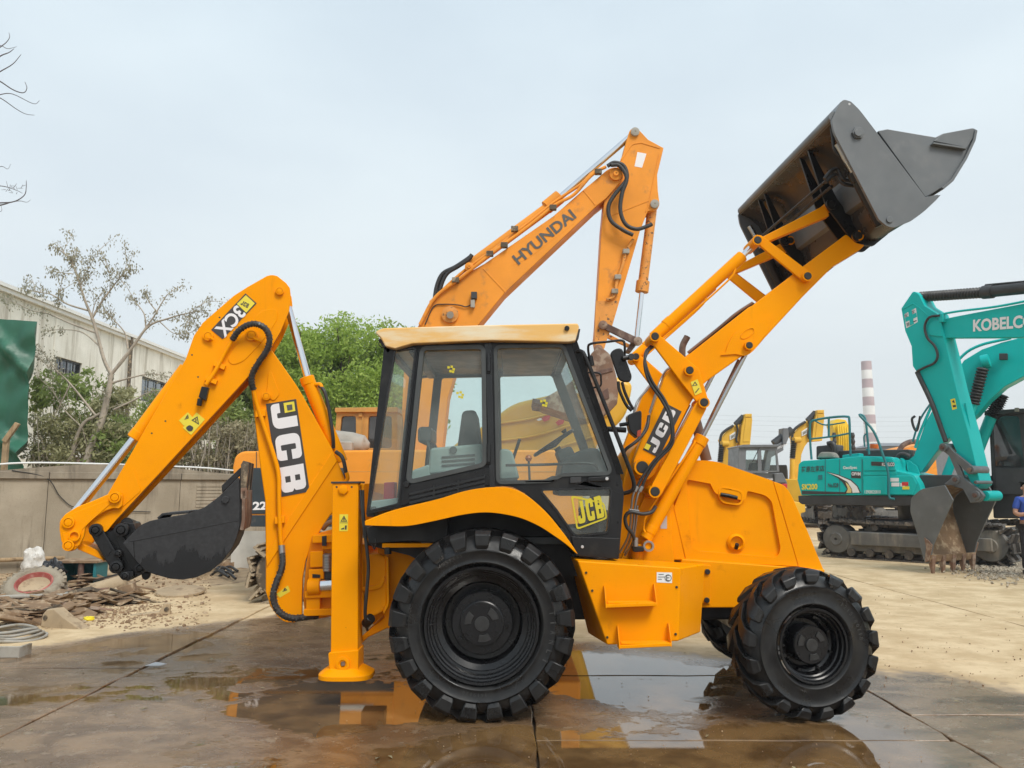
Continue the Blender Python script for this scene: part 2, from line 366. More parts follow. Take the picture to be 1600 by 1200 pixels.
# ground: dry dusty concrete, wet patches and shallow puddles
def groundmat(name, joint=False):
    t = NT(name); p = t.pos(); s = t.n('ShaderNodeSeparateXYZ'); t.l(p, s.inputs[0]); X, Y_ = s.outputs['X'], s.outputs['Y']
    n1 = t.noise(.55, 6, .6); n2 = t.noise(1.9, 6, .62); n3 = t.noise(7, 6, .65); n4 = t.noise(42, 5, .7); sw = t.noise(2.3, 6, .6, stretch=(.75, 1.15, 1), dist=.5)
    w1 = t.math('SUBTRACT', t.math('MULTIPLY_ADD', X, 1.3, 9.4), Y_)
    w2 = t.math('SUBTRACT', t.math('MULTIPLY_ADD', X, -.55, 3.75), Y_)
    w3 = t.math('SUBTRACT', t.math('MULTIPLY_ADD', Y_, -.2, 4.75), X)
    wf = t.math('MINIMUM', t.math('MINIMUM', w1, w2), w3)
    wf = t.math('ADD', wf, t.math('MULTIPLY', t.math('SUBTRACT', n1, .5), 2.2)); wf = t.math('ADD', wf, t.math('MULTIPLY', t.math('SUBTRACT', n3, .5), .7))
    wet = t.ramp(wf, -.15, .35)
    pf = t.math('ADD', t.math('ADD', t.math('MULTIPLY', n1, .55), t.math('MULTIPLY', sw, .36)), t.math('MULTIPLY_ADD', n3, .16, -.035))
    for (x0, y0, a_, b_, s_) in ((1.05, 1.6, .75, 1.5, .115), (-1.35, .45, .75, .7, .09), (2.2, -.55, .7, .45, .10), (.4, -.75, 1.1, .5, .07), (-3.2, .0, 1.2, .6, -.10)):
        qx = t.math('POWER', t.math('MULTIPLY', t.math('SUBTRACT', X, x0), 1 / a_), 2); qy = t.math('POWER', t.math('MULTIPLY', t.math('SUBTRACT', Y_, y0), 1 / b_), 2)
        pf = t.math('ADD', pf, t.ramp(t.math('ADD', qx, qy), 1.6, .2, 0, s_))
    pud = t.math('MULTIPLY', t.math('MULTIPLY', t.ramp(pf, .475, .535), t.ramp(wf, .3, .8)), t.ramp(X, 2.3, 3.1, 1, .12))
    dry = t.mix(t.ramp(n2, .35, .68), (.50, .37, .215), (.66, .515, .325)); dry = t.mix(t.math('MULTIPLY', t.ramp(n3, .52, .72), .55), dry, (.40, .285, .165))
    dry = t.mix(t.math('MULTIPLY', t.ramp(n4, .6, .75), .25), dry, (.34, .25, .16))
    damp = t.mix(t.ramp(sw, .36, .66), (.125, .073, .038), (.275, .18, .103)); damp = t.mix(t.ramp(n3, .55, .75), damp, (.33, .255, .18))
    damp = t.mix(t.math('MULTIPLY', t.ramp(n4, .62, .74), .6), damp, (.30, .24, .18))
    water = t.mix(t.ramp(n2, .38, .62), (.095, .052, .021), (.20, .115, .046))
    c = t.mix(wet, dry, damp); c = t.mix(pud, c, water)
    t.set('Base Color', c)
    r = t.math('MULTIPLY_ADD', wet, -.68, .93); r = t.math('ADD', r, t.math('MULTIPLY', t.math('SUBTRACT', n3, .5), .35)); r = t.math('MULTIPLY', r, t.ramp(pud, 0, 1, 1, .07))
    t.set('Roughness', t.math('MAXIMUM', r, .015)); t.set('Specular IOR Level', t.math('MULTIPLY_ADD', wet, .75, .2))
    h = t.math('ADD', t.math('MULTIPLY', n3, .6), t.math('MULTIPLY', n4, .4)); h = t.math('MULTIPLY', h, t.ramp(pud, 0, 1, 1, .02))
    t.bump(h, .5, .012); M[name] = t.m
groundmat('yard')
mk('earth', (.33, .24, .14), .95, var=.15, vs_=.8, col2=(.22, .16, .09), c2=(.5, .7), c2s=2, bump=.4, bs=15, bd=.02)
mk('earth_heap', (.40, .29, .175), .97, var=.22, vs_=2.2, col2=(.21, .145, .085), c2=(.47, .66), c2s=4.5, bump=.6, bs=16, bd=.03)
mk('joint_dirt', (.10, .068, .042), .9, var=.3, vs_=6)
mk('gravel', (.40, .345, .27), .95, var=.3, vs_=14)
t_ = NT('chimney_paint'); s_ = t_.n('ShaderNodeSeparateXYZ'); t_.l(t_.pos(), s_.inputs[0])
t_.set('Roughness', .9); t_.set('Base Color', (.6, .58, .56)); M['stack_white'] = t_.m
mk('stack_pale', (.78, .77, .76), .9, var=.05, vs_=.3); mk('stack_red', (.42, .31, .32), .9, var=.08, vs_=.3)  # band red is greyed: part of the distance haze sits in its colour
# ------------------------------------------------------------------ lettering
_TX = {}
def text_mesh(s, bold=0.0):
    if (s, bold) in _TX: return _TX[(s, bold)]
    cu = bpy.data.curves.new('t', 'FONT'); cu.body = s; cu.offset = bold; cu.resolution_u = 4
    ob = bpy.data.objects.new('t', cu); C.objects.link(ob)
    dg = bpy.context.evaluated_depsgraph_get(); me = bpy.data.meshes.new_from_object(ob.evaluated_get(dg))
    V = [(v.co.x, v.co.y) for v in me.vertices]; Fc = [tuple(p.vertices) for p in me.polygons]
    bpy.data.objects.remove(ob); bpy.data.curves.remove(cu); bpy.data.meshes.remove(me)
    x0 = min(v[0] for v in V); x1 = max(v[0] for v in V); y0 = min(v[1] for v in V); y1 = max(v[1] for v in V)
    V = [((a - x0) / (x1 - x0), (b - y0) / (y1 - y0)) for a, b in V]
    _TX[(s, bold)] = (V, Fc); return V, Fc
for s_, b_ in (('3CX', .03), ('HYUNDAI', .025), ('KOBELCO', .035), ('SK200', .03), ('荷原左家店', .012), ('22', .04), ('TIANLI', .02), ('16.9-28', .0), ('12.5/80-18', 0.), ('GeoSpec', .02), ('OFVM', .03), ('No.028', .02),
               ('安', .0), ('全', .0), ('第', .0), ('一', .0), ('SANY', .03), ('TUBELESS', 0.), ('INDUSTRIAL', 0.), ('HYUNDAI ', 0.), ('YUCHAI', .02), ('13908020810', .01), ('E', 0.), ('220LC', .03), ('!', .03)): text_mesh(s_, b_)
def text_on(name, s, o, r, u, mat, parent, bold=0.0, off=.003):
    V, Fc = text_mesh(s, bold); o = Vector(o); r = Vector(r) - o; u = Vector(u) - o
    n = r.cross(u).normalized(); return MB().add([o + r * a + u * b + n * off for a, b in V], Fc).build(name, mat, parent, 0, 0, recalc=False)
def text_px(name, s, bl, br, tl, Y, mat, parent, bold=0.0, off=.003):
    return text_on(name, s, U3(*bl, Y), U3(*br, Y), U3(*tl, Y), mat, parent, bold, off)
GLY = {'J': ([[(.58, 1), (1, 1), (1, 0, .34), (0, 0, .34), (0, .36), (.38, .36), (.38, .22, .05), (.58, .22, .05)]]),
       'C': ([[(1, .60), (1, 1, .3), (0, 1, .3), (0, 0, .3), (1, 0, .3), (1, .40), (.62, .40), (.62, .20, .05), (.40, .20, .05), (.40, .80, .05), (.62, .80, .05), (.62, .60)]]),
       'B': ([[(0, 1), (.97, 1, .26), (.97, .56, .1), (.88, .505), (1, .45, .1), (1, 0, .28), (0, 0)], [(.38, .60), (.60, .60), (.60, .80), (.38, .80)], [(.38, .20), (.62, .20), (.62, .41), (.38, .41)]])}
def glyphs(name, s, o, r, u, mat, parent, off=.004, gap=.07):
    o = Vector(o); r = Vector(r) - o; u = Vector(u) - o; n = r.cross(u).normalized(); mb = MB(); N = len(s); wd = (1 - gap * (N - 1)) / N
    for i, ch in enumerate(s):
        L = [rp(l) for l in GLY[ch]]; tri = tessellate_polygon([[Vector((*p, 0)) for p in l] for l in L]); fl = [p for l in L for p in l]
        mb.add([o + r * (i * (wd + gap) + p[0] * wd) + u * p[1] + n * off for p in fl], [tuple(t) for t in tri])
    return mb.build(name, mat, parent, 0, 0)
def sheet(name, pts3, mat, parent, off=.002):       # flat print: a thin sheet just proud of its surface
    P = [Vector(p) for p in pts3]; n = (P[1] - P[0]).cross(P[2] - P[0]).normalized()
    return MB().add([p + n * off for p in P], [tuple(range(len(P)))]).build(name, mat, parent, 0, 0, recalc=False)
def sheet_px(name, pts, Y, mat, parent, off=.002):
    P = [U3(a, b, Y) for a, b in rp(pts)]; o = Vector((0, -off, 0))
    return MB().add([p + o for p in P], [tuple(range(len(P)))]).build(name, mat, parent, 0, 0, recalc=False)
# ================================================================== ground and yard
g = MB().add([(-900, -60, -.06), (900, -60, -.06), (900, 1500, -.06), (-900, 1500, -.06)], [(0, 1, 2, 3)]).build('ground', 'yard', None, 0, 0); struct(g)
# yard paving: one object per slab, joints recessed
pav = MB().add([(-16, -5.5, -.045), (26, -5.5, -.045), (26, 24, -.045), (-16, 24, -.045)], [(0, 1, 2, 3)]).build('yard_paving', 'joint_dirt', None, 0, 0); struct(pav)
xs = [-15.5, -11.2, -7.3, -3.52, .16, 3.02, 6.4, 9.9, 13.6, 17.5, 21.6, 25.6]
rs = random.Random(3)
for i in range(len(xs) - 1):
    y = -5.2 + rs.uniform(-.3, .3)
    if xs[i] == .16: y = -4.15
    step = 1.89 if xs[i] in (.16, 3.02) else 3.4
    while y < 23:
        L = step if y < 4 else 3.6
        gp = .006 if y < 3 else .012; x0, x1 = xs[i] + gp, xs[i + 1] - gp; y0, y1 = y + gp, y + L - gp
        if y1 > 23.6: y1 = 23.6
        dz = rs.uniform(-.004, .004) + (.012 if xs[i + 1] <= -3.5 else 0)
        # worn edge: outline with a little wander
        pts = []
        for (a, b) in (((x0, y0), (x1, y0)), ((x1, y0), (x1, y1)), ((x1, y1), (x0, y1)), ((x0, y1), (x0, y0))):
            for k in range(12):
                t = k / 12; w_ = rs.uniform(-.012, .010) if k else rs.uniform(-.03, .005)
                pts.append((a[0] + (b[0] - a[0]) * t + (w_ if a[0] == b[0] else 0), a[1] + (b[1] - a[1]) * t + (w_ if a[1] == b[1] else 0)))
        MB().prism3([(p[0], p[1], dz) for p in pts], (0, 0, -.043)).build('slab', 'yard', pav, .006, 0, seg=1)
        y += L
# ================================================================== perimeter wall (recedes to the right)
WA = Vector((-9.65, 9.4, 0)); WB = Vector((-6.1, 12.5, 0)); wd = (WB - WA).normalized(); wn = Vector((wd.y, -wd.x, 0))
wl0 = WA - wd * 7; WL = 26.0; WT = 2.02
def wp(s, z, o=0): return wl0 + wd * s + wn * o + Vector((0, 0, z))
wall = thing('perimeter_wall', wl0, 'long weathered concrete yard wall with stone coping behind the scrap heap', 'wall')
s = 0.0; k = 0; rs = random.Random(5)
while s < WL:
    L = 2.55
    MB().prism3([wp(s + .004, 0), wp(s + L - .004, 0), wp(s + L - .004, WT - .14), wp(s + .004, WT - .14)], -wn * .22).build('wall_panel', 'concrete', wall, .008)
    MB().prism3([wp(s + .004, WT - .14, .06), wp(s + L - .004, WT - .14, .06), wp(s + L - .004, WT + rs.uniform(-.01, .01), .06), wp(s + .004, WT, .06)], -wn * .36).build('coping_stone', 'coping', wall, .015)
    if k % 2 == 0:
        for q in range(7):
            z = 1.28 + q * .075; MB().prism3([wp(s + .35, z, .014), wp(s + 1.75, z, .014), wp(s + 1.75, z + .058, .014), wp(s + .35, z + .058, .014)], -wn * .02).build('louvre_board', 'concrete', wall, .004)
    s += L; k += 1
MB().tube(cr([wp(3, 2.06, -.1), wp(6, 2.09, -.08), wp(7.5, 2.20, -.1), wp(10.5, 2.16, -.1), wp(12, 2.08, -.1), wp(16, 2.07, -.1), wp(24, 2.06, -.1)]), .018, 8).build('wall_top_pipe', 'grey_print', wall)
mdn = MB(); P = [wp(6.6 + .35 * i, 2.03 + .16 * math.sin(math.pi * min(1, max(0, (i - .5) / 12))) , 0) for i in range(14)]
mdn.add([p + wn * .05 for p in P] + [p - wn * .3 for p in P] + [Vector((p.x, p.y, 2.01)) + wn * .05 for p in P], [(i, i + 1, 14 + i + 1, 14 + i) for i in range(13)] + [(i, i + 1, 28 + i + 1, 28 + i) for i in range(13)]); mdn.build('coping_mound', 'coping', wall, 0, 60)
MB().tube(cr([wp(7.0, 2.04, .07), wp(7.6, 1.9, .05), wp(7.9, 1.5, .03), wp(8.3, 1.28, .03), wp(9.6, 1.20, .03)]), .009, 6).build('wall_cable', 'rubber_hose', wall)
# ================================================================== old factory shed, runs away along the left side
SX = -18.8
shed = thing('factory_shed', (SX, 22, 0), 'old white factory shed with rain-streaked walls and small dark windows', 'building')
H0 = 9.0
wins = [(32.6, 34.6, 6.2, 7.1), (40.3, 44.0, 6.1, 7.35), (26.0, 28.8, 6.2, 7.1), (48.5, 52, 6.1, 7.3)]
xfS = Matrix(((0, -1, 0, SX), (1, 0, 0, -6.1), (0, 0, 1, 0), (0, 0, 0, 1)))
mb = MB(xfS).holed([(20, 0), (62, 0), (62, H0), (20, H0)], [[(a, z0), (b, z0), (b, z1), (a, z1)] for a, b, z0, z1 in wins], 0, .3); mb.build('front_wall', 'shed_wall', shed, .01)
MB(xfS).add([(20, 9, 0), (62, 9, 0), (62, 9, H0), (20, 9, H0), (20, .3, 0), (20, .3, H0)], [(0, 1, 2, 3), (4, 0, 3, 5)]).build('rear_wall', 'shed_wall', shed)
rf_ = MB(xfS).add([(19.6, -.25, H0 + .02), (62.4, -.25, H0 + .02), (62.4, 9.3, H0 + 1.2), (19.6, 9.3, H0 + 1.2), (19.6, -.25, H0 + .16), (62.4, -.25, H0 + .16), (62.4, 9.3, H0 + 1.34), (19.6, 9.3, H0 + 1.34)], [(0, 1, 2, 3), (7, 6, 5, 4), (0, 4, 5, 1), (1, 5, 6, 2), (2, 6, 7, 3), (3, 7, 4, 0)]).build('roof', 'grey_print', shed)
MB(xfS).prism3([(20, -.16, H0 - .14), (62, -.16, H0 - .14), (62, -.16, H0 + .03), (20, -.16, H0 + .03)], (0, .14, 0)).build('gutter', 'grey_print', rf_, .02)
for x in np.arange(21.2, 62, 5.6):
    MB(xfS).box((x, -.02, H0 / 2 - .1), (.12, .03, H0 - .5)).build('wall_rib', 'shed_wall', shed)
for (a, b, z0, z1) in wins:
    wfm = MB(xfS).holed([(a, z0), (b, z0), (b, z1), (a, z1)], [[(a + .08, z0 + .08), (b - .08, z0 + .08), (b - .08, z1 - .08), (a + .08, z1 - .08)]], .08, .16).build('window', 'dark_metal', shed)
    MB(xfS).add([(a, .18, z0), (b, .18, z0), (b, .18, z1), (a, .18, z1)], [(0, 1, 2, 3)]).build('pane', 'dark_glass', wfm, 0, 0)
    for q in range(1, 4): MB(xfS).box((a + (b - a) * q / 4, .12, (z0 + z1) / 2), (.05, .05, z1 - z0 - .1)).build('glazing_bar', 'dark_metal', wfm)
    MB(xfS).add([(a - .4, 2.5, 0), (b + .4, 2.5, 0), (b + .4, 2.5, H0), (a - .4, 2.5, H0)], [(0, 1, 2, 3)]).build('room_wall', 'dark_metal', shed)
MB(xfS).cyl((38.6, -.15, 0), (38.6, -.15, H0), .09, n=10).build('downpipe', 'dust_dark', shed)
MB(xfS).box((38, -.3, 2.9), (14, .2, .22)).build('pipe_bridge', 'rust_dark', shed)
# ================================================================== far chimney
CHX, CHY = 560 / 1250 * 320, 320 - 6.1
ch = thing('factory_chimney', (CHX, CHY, 0), 'tall hazy chimney with pale red and white bands behind the teal excavator', 'chimney')
zt = H + (762 - 566) / 1250 * 320 * 1.01; bh = 3.62; z = zt; k = 0
while z > -.1 and k < 16:
    z1 = max(-.1, z - bh if k < 9 else -.1); r0 = 1.95 + (zt - z) * .014; r1 = 1.95 + (zt - z1) * .014
    MB().lathe([(r1, z1), (r0, z)] + ([(r0 * .8, z), (r0 * .8, z - 2)] if k == 0 else []), (CHX, CHY, 0), (0, 0, 1), 28).build('chimney_band', 'stack_red' if (k % 2 == 0 and k < 9) else 'stack_pale', ch, 0, 50); z = z1; k += 1
# power lines far away
pl = thing('power_line', (30, 230, 0), 'thin grey overhead power cables far behind the yellow excavators', 'cable')
for k, py in enumerate((648, 655, 662, 671, 680, 690)):
    a = U3(960, py - 4, 230); b = U3(1500, py + 3, 260); m = (a + b) / 2 - Vector((0, 0, .8)); MB().tube(cr([a, m, b], 8), .02, 5).build('cable', 'grey_paint', pl)
for px in (880, 1560):
    a = U3(px, 762, 232); MB().cyl((a.x, 232 if px < 1000 else 262, 0), (a.x, 232 if px < 1000 else 262, 24), .5, .25, n=8).build('mast', 'grey_paint', pl)
wh = thing('far_workshop', U3(1410, 762, 120), 'low blue-grey workshop roof far behind the teal excavator', 'building')
wh.location.z = 0
a = U(1375, 700, 120)[0]; b = U(1450, 700, 120)[0]; z0 = U(1400, 697, 120)[1]; z1 = U(1400, 689, 120)[1]
MB().prism([(a, 0), (b + 6, 0), (b + 6, z0), (a, z0)], 120, 132).build('wall', 'grey_paint', wh); MB().add([(a - .5, 119.6, z0), (b + 6, 119.6, z0), (b + 6, 126, z1), (a + 1.5, 126, z1), (a - .5, 132, z0), (b + 6, 132, z0)], [(0, 1, 2, 3), (3, 2, 5, 4), (0, 3, 4)]).build('roof', 'grey_paint', wh)
# ================================================================== trees and shrubs
def leaf_cloud(name, cen, rad, n, size, mat, parent, clumps=40, seed=1, sub=.34, flat=.8, droop=0):
    g_ = np.random.default_rng(seed); cen = np.array(cen, float); rad = np.array(rad, float)
    cl = []
    while len(cl) < clumps:
        p = g_.uniform(-1, 1, 3); r = np.linalg.norm(p)
        if r < 1 and r > .35: cl.append(p * (1 + g_.uniform(-.12, .12)))
    cl = np.array(cl); idx = g_.integers(0, clumps, n)
    off = g_.normal(0, 1, (n, 3)); off /= np.linalg.norm(off, axis=1)[:, None]; off *= (g_.uniform(0, 1, (n, 1)) ** .5)
    sz = g_.uniform(.7, 1.3, clumps)[idx][:, None]
    P = cen + (cl[idx] * rad) + off * rad.min() * sub * sz * np.array([1.15, 1.15, .85])
    a = g_.normal(0, 1, (n, 3)); a[:, 2] -= droop; a /= np.linalg.norm(a, axis=1)[:, None]; b = np.cross(a, g_.normal(0, 1, (n, 3))); b /= np.linalg.norm(b, axis=1)[:, None]
    s_ = size * g_.uniform(.6, 1.4, (n, 1)); a = a * s_; b = b * s_ * .45 * flat
    V = np.empty((n, 4, 3)); V[:, 0] = P - a; V[:, 1] = P + b; V[:, 2] = P + a; V[:, 3] = P - b
    o_ = np.array(origin(parent)); me = bpy.data.meshes.new(name)
    me.from_pydata((V.reshape(-1, 3) - o_).tolist(), [], np.arange(4 * n).reshape(-1, 4).tolist())
    return fin(name, me, mat, parent, 0, 0)
def limb(mb, path, r0, r1, n=7):
    Q = cr(path, 5); m = len(Q); mb.tube(Q, [r0 + (r1 - r0) * i / (m - 1) for i in range(m)], n)
def full_tree(name, base, cen, rad, label, nleaf, size, mat, seed, clumps=60, group=None, sub=.34):
    t = thing(name, base, label, 'tree', group); rs = random.Random(seed); base = Vector(base); cen = Vector(cen)
    top = cen + Vector((0, 0, rad[2] * .5)); tr = MB(); limb(tr, [base, base.lerp(cen, .5) + Vector((rs.uniform(-.2, .2), 0, 0)), top], .22, .05, 9)
    for k in range(14):
        s0 = base.lerp(top, rs.uniform(.35, .9)); e = cen + Vector((rs.uniform(-.8, .8) * rad[0], rs.uniform(-.8, .8) * rad[1], rs.uniform(-.5, .85) * rad[2])); limb(tr, [s0, s0.lerp(e, .5) + Vector((0, 0, .2)), e], .07, .015, 6)
    tr.build('trunk', 'bark_dark', t, 0, 60)
    leaf_cloud('crown', cen, rad, nleaf, size, mat, t, clumps, seed, sub); return t
a = U3(455, 640, 24); full_tree('green_tree', (a.x, 24, 0), U3(452, 640, 24), (2.6, 2.4, 3.2), 'bright green leafy tree behind the backhoe boom', 34000, .085, 'leaf_bright', 11, 75)
a = U3(535, 620, 24.6); full_tree('green_tree', (a.x, 24.6, 0), U3(535, 610, 24.6), (2.5, 2.2, 2.6), 'bright green leafy tree between the boom ram and the cab', 34000, .085, 'leaf_bright', 12, 75)
a = U3(600, 625, 27); full_tree('green_tree', (a.x, 27, 0), U3(612, 620, 27), (2.2, 2.0, 2.6), 'yellow-green leafy tree just behind the cab roof corner', 14000, .11, 'leaf_green', 13, 50)
a = U3(370, 670, 21); full_tree('green_tree', (a.x, 21, 0), U3(365, 650, 21), (1.5, 1.5, 2.0), 'smaller darker green tree under the dipper behind the wall', 14000, .10, 'leaf_green', 14, 50)
a = U3(262, 660, 25); full_tree('green_tree', (a.x, 25, 0), U3(285, 650, 25), (1.5, 1.2, 1.6), 'low green tree between the factory shed and the dipper', 7000, .10, 'leaf_green', 15, 40)
# grey-barked young tree with sparse drooping new leaves
TD = 13.2
yt = thing('sapling_tree', U3(135, 760, TD), 'slim grey-barked tree with sparse drooping new leaves behind the wall', 'tree'); yt.location.z = 0
tr = MB(); tips = []; rs = random.Random(21)
def tp(px, py, dy=0): return U3(px, py, TD + dy)
def br(pts, r0, r1, n=7, leafy=.5):
    Q = [tp(*p) for p in pts]; limb(tr, Q, r0, r1, n); C_ = cr(Q, 6); m = len(C_)
    for i in range(m):
        if i / m > leafy and rs.random() < .7: tips.append((C_[i], (C_[min(i + 1, m - 1)] - C_[i - 1]).normalized()))
    tips.append((C_[-1], (C_[-1] - C_[-2]).normalized())); return C_
br([(132, 790), (137, 715), (158, 660), (170, 610), (174, 585)], .11, .06, 10, 9)
br([(112, 790), (112, 715), (128, 665), (150, 650), (166, 640)], .06, .03, 8, 9)
A1 = br([(174, 585), (162, 560), (147, 505), (133, 470), (120, 430), (105, 400), (82, 384)], .05, .008)
A2 = br([(174, 585), (205, 545), (232, 510), (262, 498), (290, 490), (318, 485)], .042, .007)
A3 = br([(174, 585), (195, 560), (215, 530), (240, 495), (258, 465), (268, 455)], .034, .007)
br([(144, 497), (160, 470), (175, 450), (190, 430), (200, 418)], .03, .006); br([(172, 452), (172, 440), (170, 424)], .012, .004)
br([(137, 485), (105, 475), (80, 460), (55, 456), (35, 450)], .025, .005); br([(150, 520), (110, 505), (75, 490), (50, 485), (15, 470)], .028, .005)
br([(118, 424), (112, 405), (122, 395)], .012, .004, 6, .1); br([(115, 428), (95, 426), (78, 423)], .012, .004, 6, .2); br([(126, 448), (135, 425), (138, 421)], .01, .004, 6, .1)
br([(228, 513), (225, 490), (210, 470), (205, 460)], .02, .005); br([(246, 488), (232, 470), (228, 455)], .016, .005); br([(200, 545), (195, 520), (178, 500), (170, 490)], .024, .005)
br([(170, 600), (205, 590), (240, 584), (275, 592)], .028, .005); br([(178, 640), (210, 625), (235, 612), (265, 610)], .028, .006); br([(160, 545), (130, 520), (100, 515), (70, 517)], .022, .005); br([(150, 650), (110, 600), (85, 575), (60, 540)], .03, .006, 7, .4)
br([(250, 503), (270, 520), (290, 523)], .015, .004); br([(285, 491), (300, 500), (312, 510)], .012, .004, 6, .2); br([(142, 500), (150, 470), (165, 455)], .014, .004); br([(95, 476), (90, 470), (95, 455)], .009, .003, 5, .2)
br([(110, 600), (90, 640), (75, 660)], .02, .005); br([(128, 668), (100, 640), (85, 615)], .02, .006)
for i in range(75):                       # finer twigs
    p, t = tips[rs.randrange(len(tips))]; e = p + (t + Vector((rs.uniform(-1, 1), rs.uniform(-1, 1), rs.uniform(-.3, 1)))).normalized() * rs.uniform(.25, .6); tr.tube([p, p.lerp(e, .5) + Vector((0, 0, .03)), e], [.008, .006, .003], 5); tips.append((e, t)); tips.append((p.lerp(e, .6), t))
tr.build('trunk', 'bark', yt, 0, 60)
V = []; Fc = []; g_ = np.random.default_rng(5)
for p, t in tips:
    for k in range(g_.integers(9, 20)):
        c = np.array(p) + g_.normal(0, .07, 3); a = g_.normal(0, .5, 3); a[2] -= 1.0; a /= np.linalg.norm(a); b = np.cross(a, g_.normal(0, 1, 3)); b /= np.linalg.norm(b); l = g_.uniform(.05, .095)
        n = len(V); V += [c, c + a * l * .5 + b * l * .22, c + a * l, c + a * l * .5 - b * l * .22]; Fc.append((n, n + 1, n + 2, n + 3))
o_ = np.array(yt.location); me = bpy.data.meshes.new('crown'); me.from_pydata([tuple(v - o_) for v in V], [], Fc); fin('crown', me, 'leaf_pale', yt, 0, 0)
# bare tree beyond the picture's left edge: only its outer twigs reach in
bt = thing('bare_tree', (-9.6, 6.2, 0), 'thin dark bare twigs reaching in from the upper left edge', 'tree'); tb = MB()
limb(tb, [(-9.6, 6.2, 0), (-9.4, 6.2, 3), (-9.3, 6.1, 6.5), (-9.2, 6.0, 10)], .22, .06, 9)
def tw(pts, r0=.012, r1=.004, dp=5.8):
    limb(tb, [U3(px, py, dp) for px, py in pts], r0, r1, 6)
    limb(tb, [(-9.3, 6.1, max(3, U(pts[0][0], pts[0][1], dp)[1] - 1.2)), U3(pts[0][0] - 60, pts[0][1] + 25, dp), U3(*pts[0], dp)], .04, r0, 6)
tw([(-20, 105), (0, 88), (14, 82), (22, 76)]); tw([(-20, 125), (0, 112), (20, 100), (33, 85)]); tw([(-20, 118), (0, 127), (20, 140), (36, 145), (42, 138), (39, 128)]); tw([(-20, 156), (0, 148), (20, 147), (52, 162), (62, 157)], .009, .003); tw([(-20, 150), (0, 153), (25, 170), (40, 178), (54, 180)], .009, .003)
tw([(-20, 318), (0, 317), (22, 315), (38, 305), (41, 292), (41, 282)]); tw([(-20, 290), (5, 291), (25, 297), (35, 302)], .008, .003); tw([(0, 74), (10, 66), (15, 58), (14, 51)], .008, .003); tw([(-20, 72), (0, 71), (12, 76), (26, 73)], .007, .003); tw([(-10, 265), (3, 260), (12, 264), (17, 256)], .006, .002); tw([(20, 315), (32, 314), (42, 316), (48, 312)], .006, .002); tw([(-10, 330), (2, 330), (2, 322)], .006, .002)
for k in range(16):
    p = U3(8 + random.random() * 28, 290 + random.random() * 14, 5.8); e = p + Vector((random.uniform(-.08, .08), .0, random.uniform(-.02, .12))); tb.tube([p, e], [.004, .002], 4)
tb.build('trunk', 'twig', bt, 0, 60)
# shrubs along the back of the wall
def shrub(px, py, Y, rad, n, mat, label, seed, size=.07, stems=8):
    c = U3(px, py, Y); t = thing('shrub', (c.x, Y, 0), label, 'shrub', 'shrubs behind the wall'); rs = random.Random(seed); st = MB()
    for k in range(stems):
        e = c + Vector((rs.uniform(-1, 1) * rad[0], rs.uniform(-1, 1) * rad[1], rs.uniform(-.2, 1.0) * rad[2])); b = Vector((c.x + rs.uniform(-.5, .5) * rad[0], Y + rs.uniform(-.3, .3), 0)); limb(st, [b, b.lerp(e, .5) + Vector((rs.uniform(-.2, .2), 0, .1)), e], .03, .006, 5)
    st.build('stems', 'bark', t, 0, 60); leaf_cloud('foliage', c, rad, n, size, mat, t, 34, seed, .42); return t
shrub(150, 690, 13.6, (.9, .7, .9), 3000, 'leaf_olive', 'olive leafy shrub round the foot of the slim tree', 31); shrub(95, 690, 13.3, (.8, .7, .8), 3000, 'leaf_olive', 'olive feathery shrub beside the green tarpaulin', 32, .06); shrub(120, 640, 14.0, (.7, .6, 1.0), 1700, 'leaf_green', 'green climbing shrub in front of the shed window', 33)
shrub(205, 700, 13.6, (.9, .7, .7), 2600, 'leaf_green', 'green shrub behind the wall left of the chrome bucket ram', 34); shrub(180, 640, 14.4, (.5, .5, .6), 2000, 'leaf_olive', 'sparse olive shrub against the white shed wall', 35); shrub(75, 615, 14.6, (.5, .4, .7), 1500, 'leaf_green', 'thin green shrub against the edge of the tarpaulin', 36)
shrub(255, 695, 14.2, (.8, .6, .7), 3000, 'leaf_green', 'green shrub behind the bucket ram barrel', 37)
for k, (px, py, Y) in enumerate(((300, 700, 14.2), (335, 695, 14.6), (370, 690, 15.0), (400, 695, 15.4))):
    shrub(px, py, Y, (.75, .5, .65), 1800, 'leaf_dry', ('tangled dry brown shrub just right of the dipper', 'tangled dry brown shrub above the wall, second from the dipper', 'tangled dry shrub above the wall beside the boom foot', 'dry shrub hidden mostly behind the boom')[k], 40 + k, .05, 34)
# ================================================================== green tarpaulin load behind the wall
tp0 = U3(60, 722, 11.4); tz = U(0, 492, 11.4)[1]
tl_ = thing('tarpaulin_load', (tp0.x - 1.2, 12, 0), 'green tarpaulin draped over a tall load behind the wall', 'tarpaulin')
nx, nz = 52, 60; V = []; Fc = []
for i in range(nx + 1):
    for j in range(nz + 1):
        u = i / nx; v = j / nz; x = tp0.x - 4.45 + 4.2 * u + .0; z = 1.2 + (tz - 1.2) * v - .22 * max(0, u - .2) ** 1.5 * v
        y = 11.4 + .07 * math.sin(9 * u + 3 * v) * (1 - v * .4) + .05 * mnoise.noise(Vector((u * 22, v * 4, 2))) + .11 * mnoise.noise(Vector((u * 7, v * 9 - u * 6, 5))) - (.32 * max(0, 1 - abs(v - .30 - .55 * (1 - u)) / .06)) - (.22 * max(0, 1 - abs(v - .72 - .9 * (1 - u)) / .07))
        if u > .93: x -= .06 * (1 - v)
        V.append((x, y, z)); 
for i in range(nx):
    for j in range(nz): a_ = i * (nz + 1) + j; Fc.append((a_, a_ + nz + 1, a_ + nz + 2, a_ + 1))
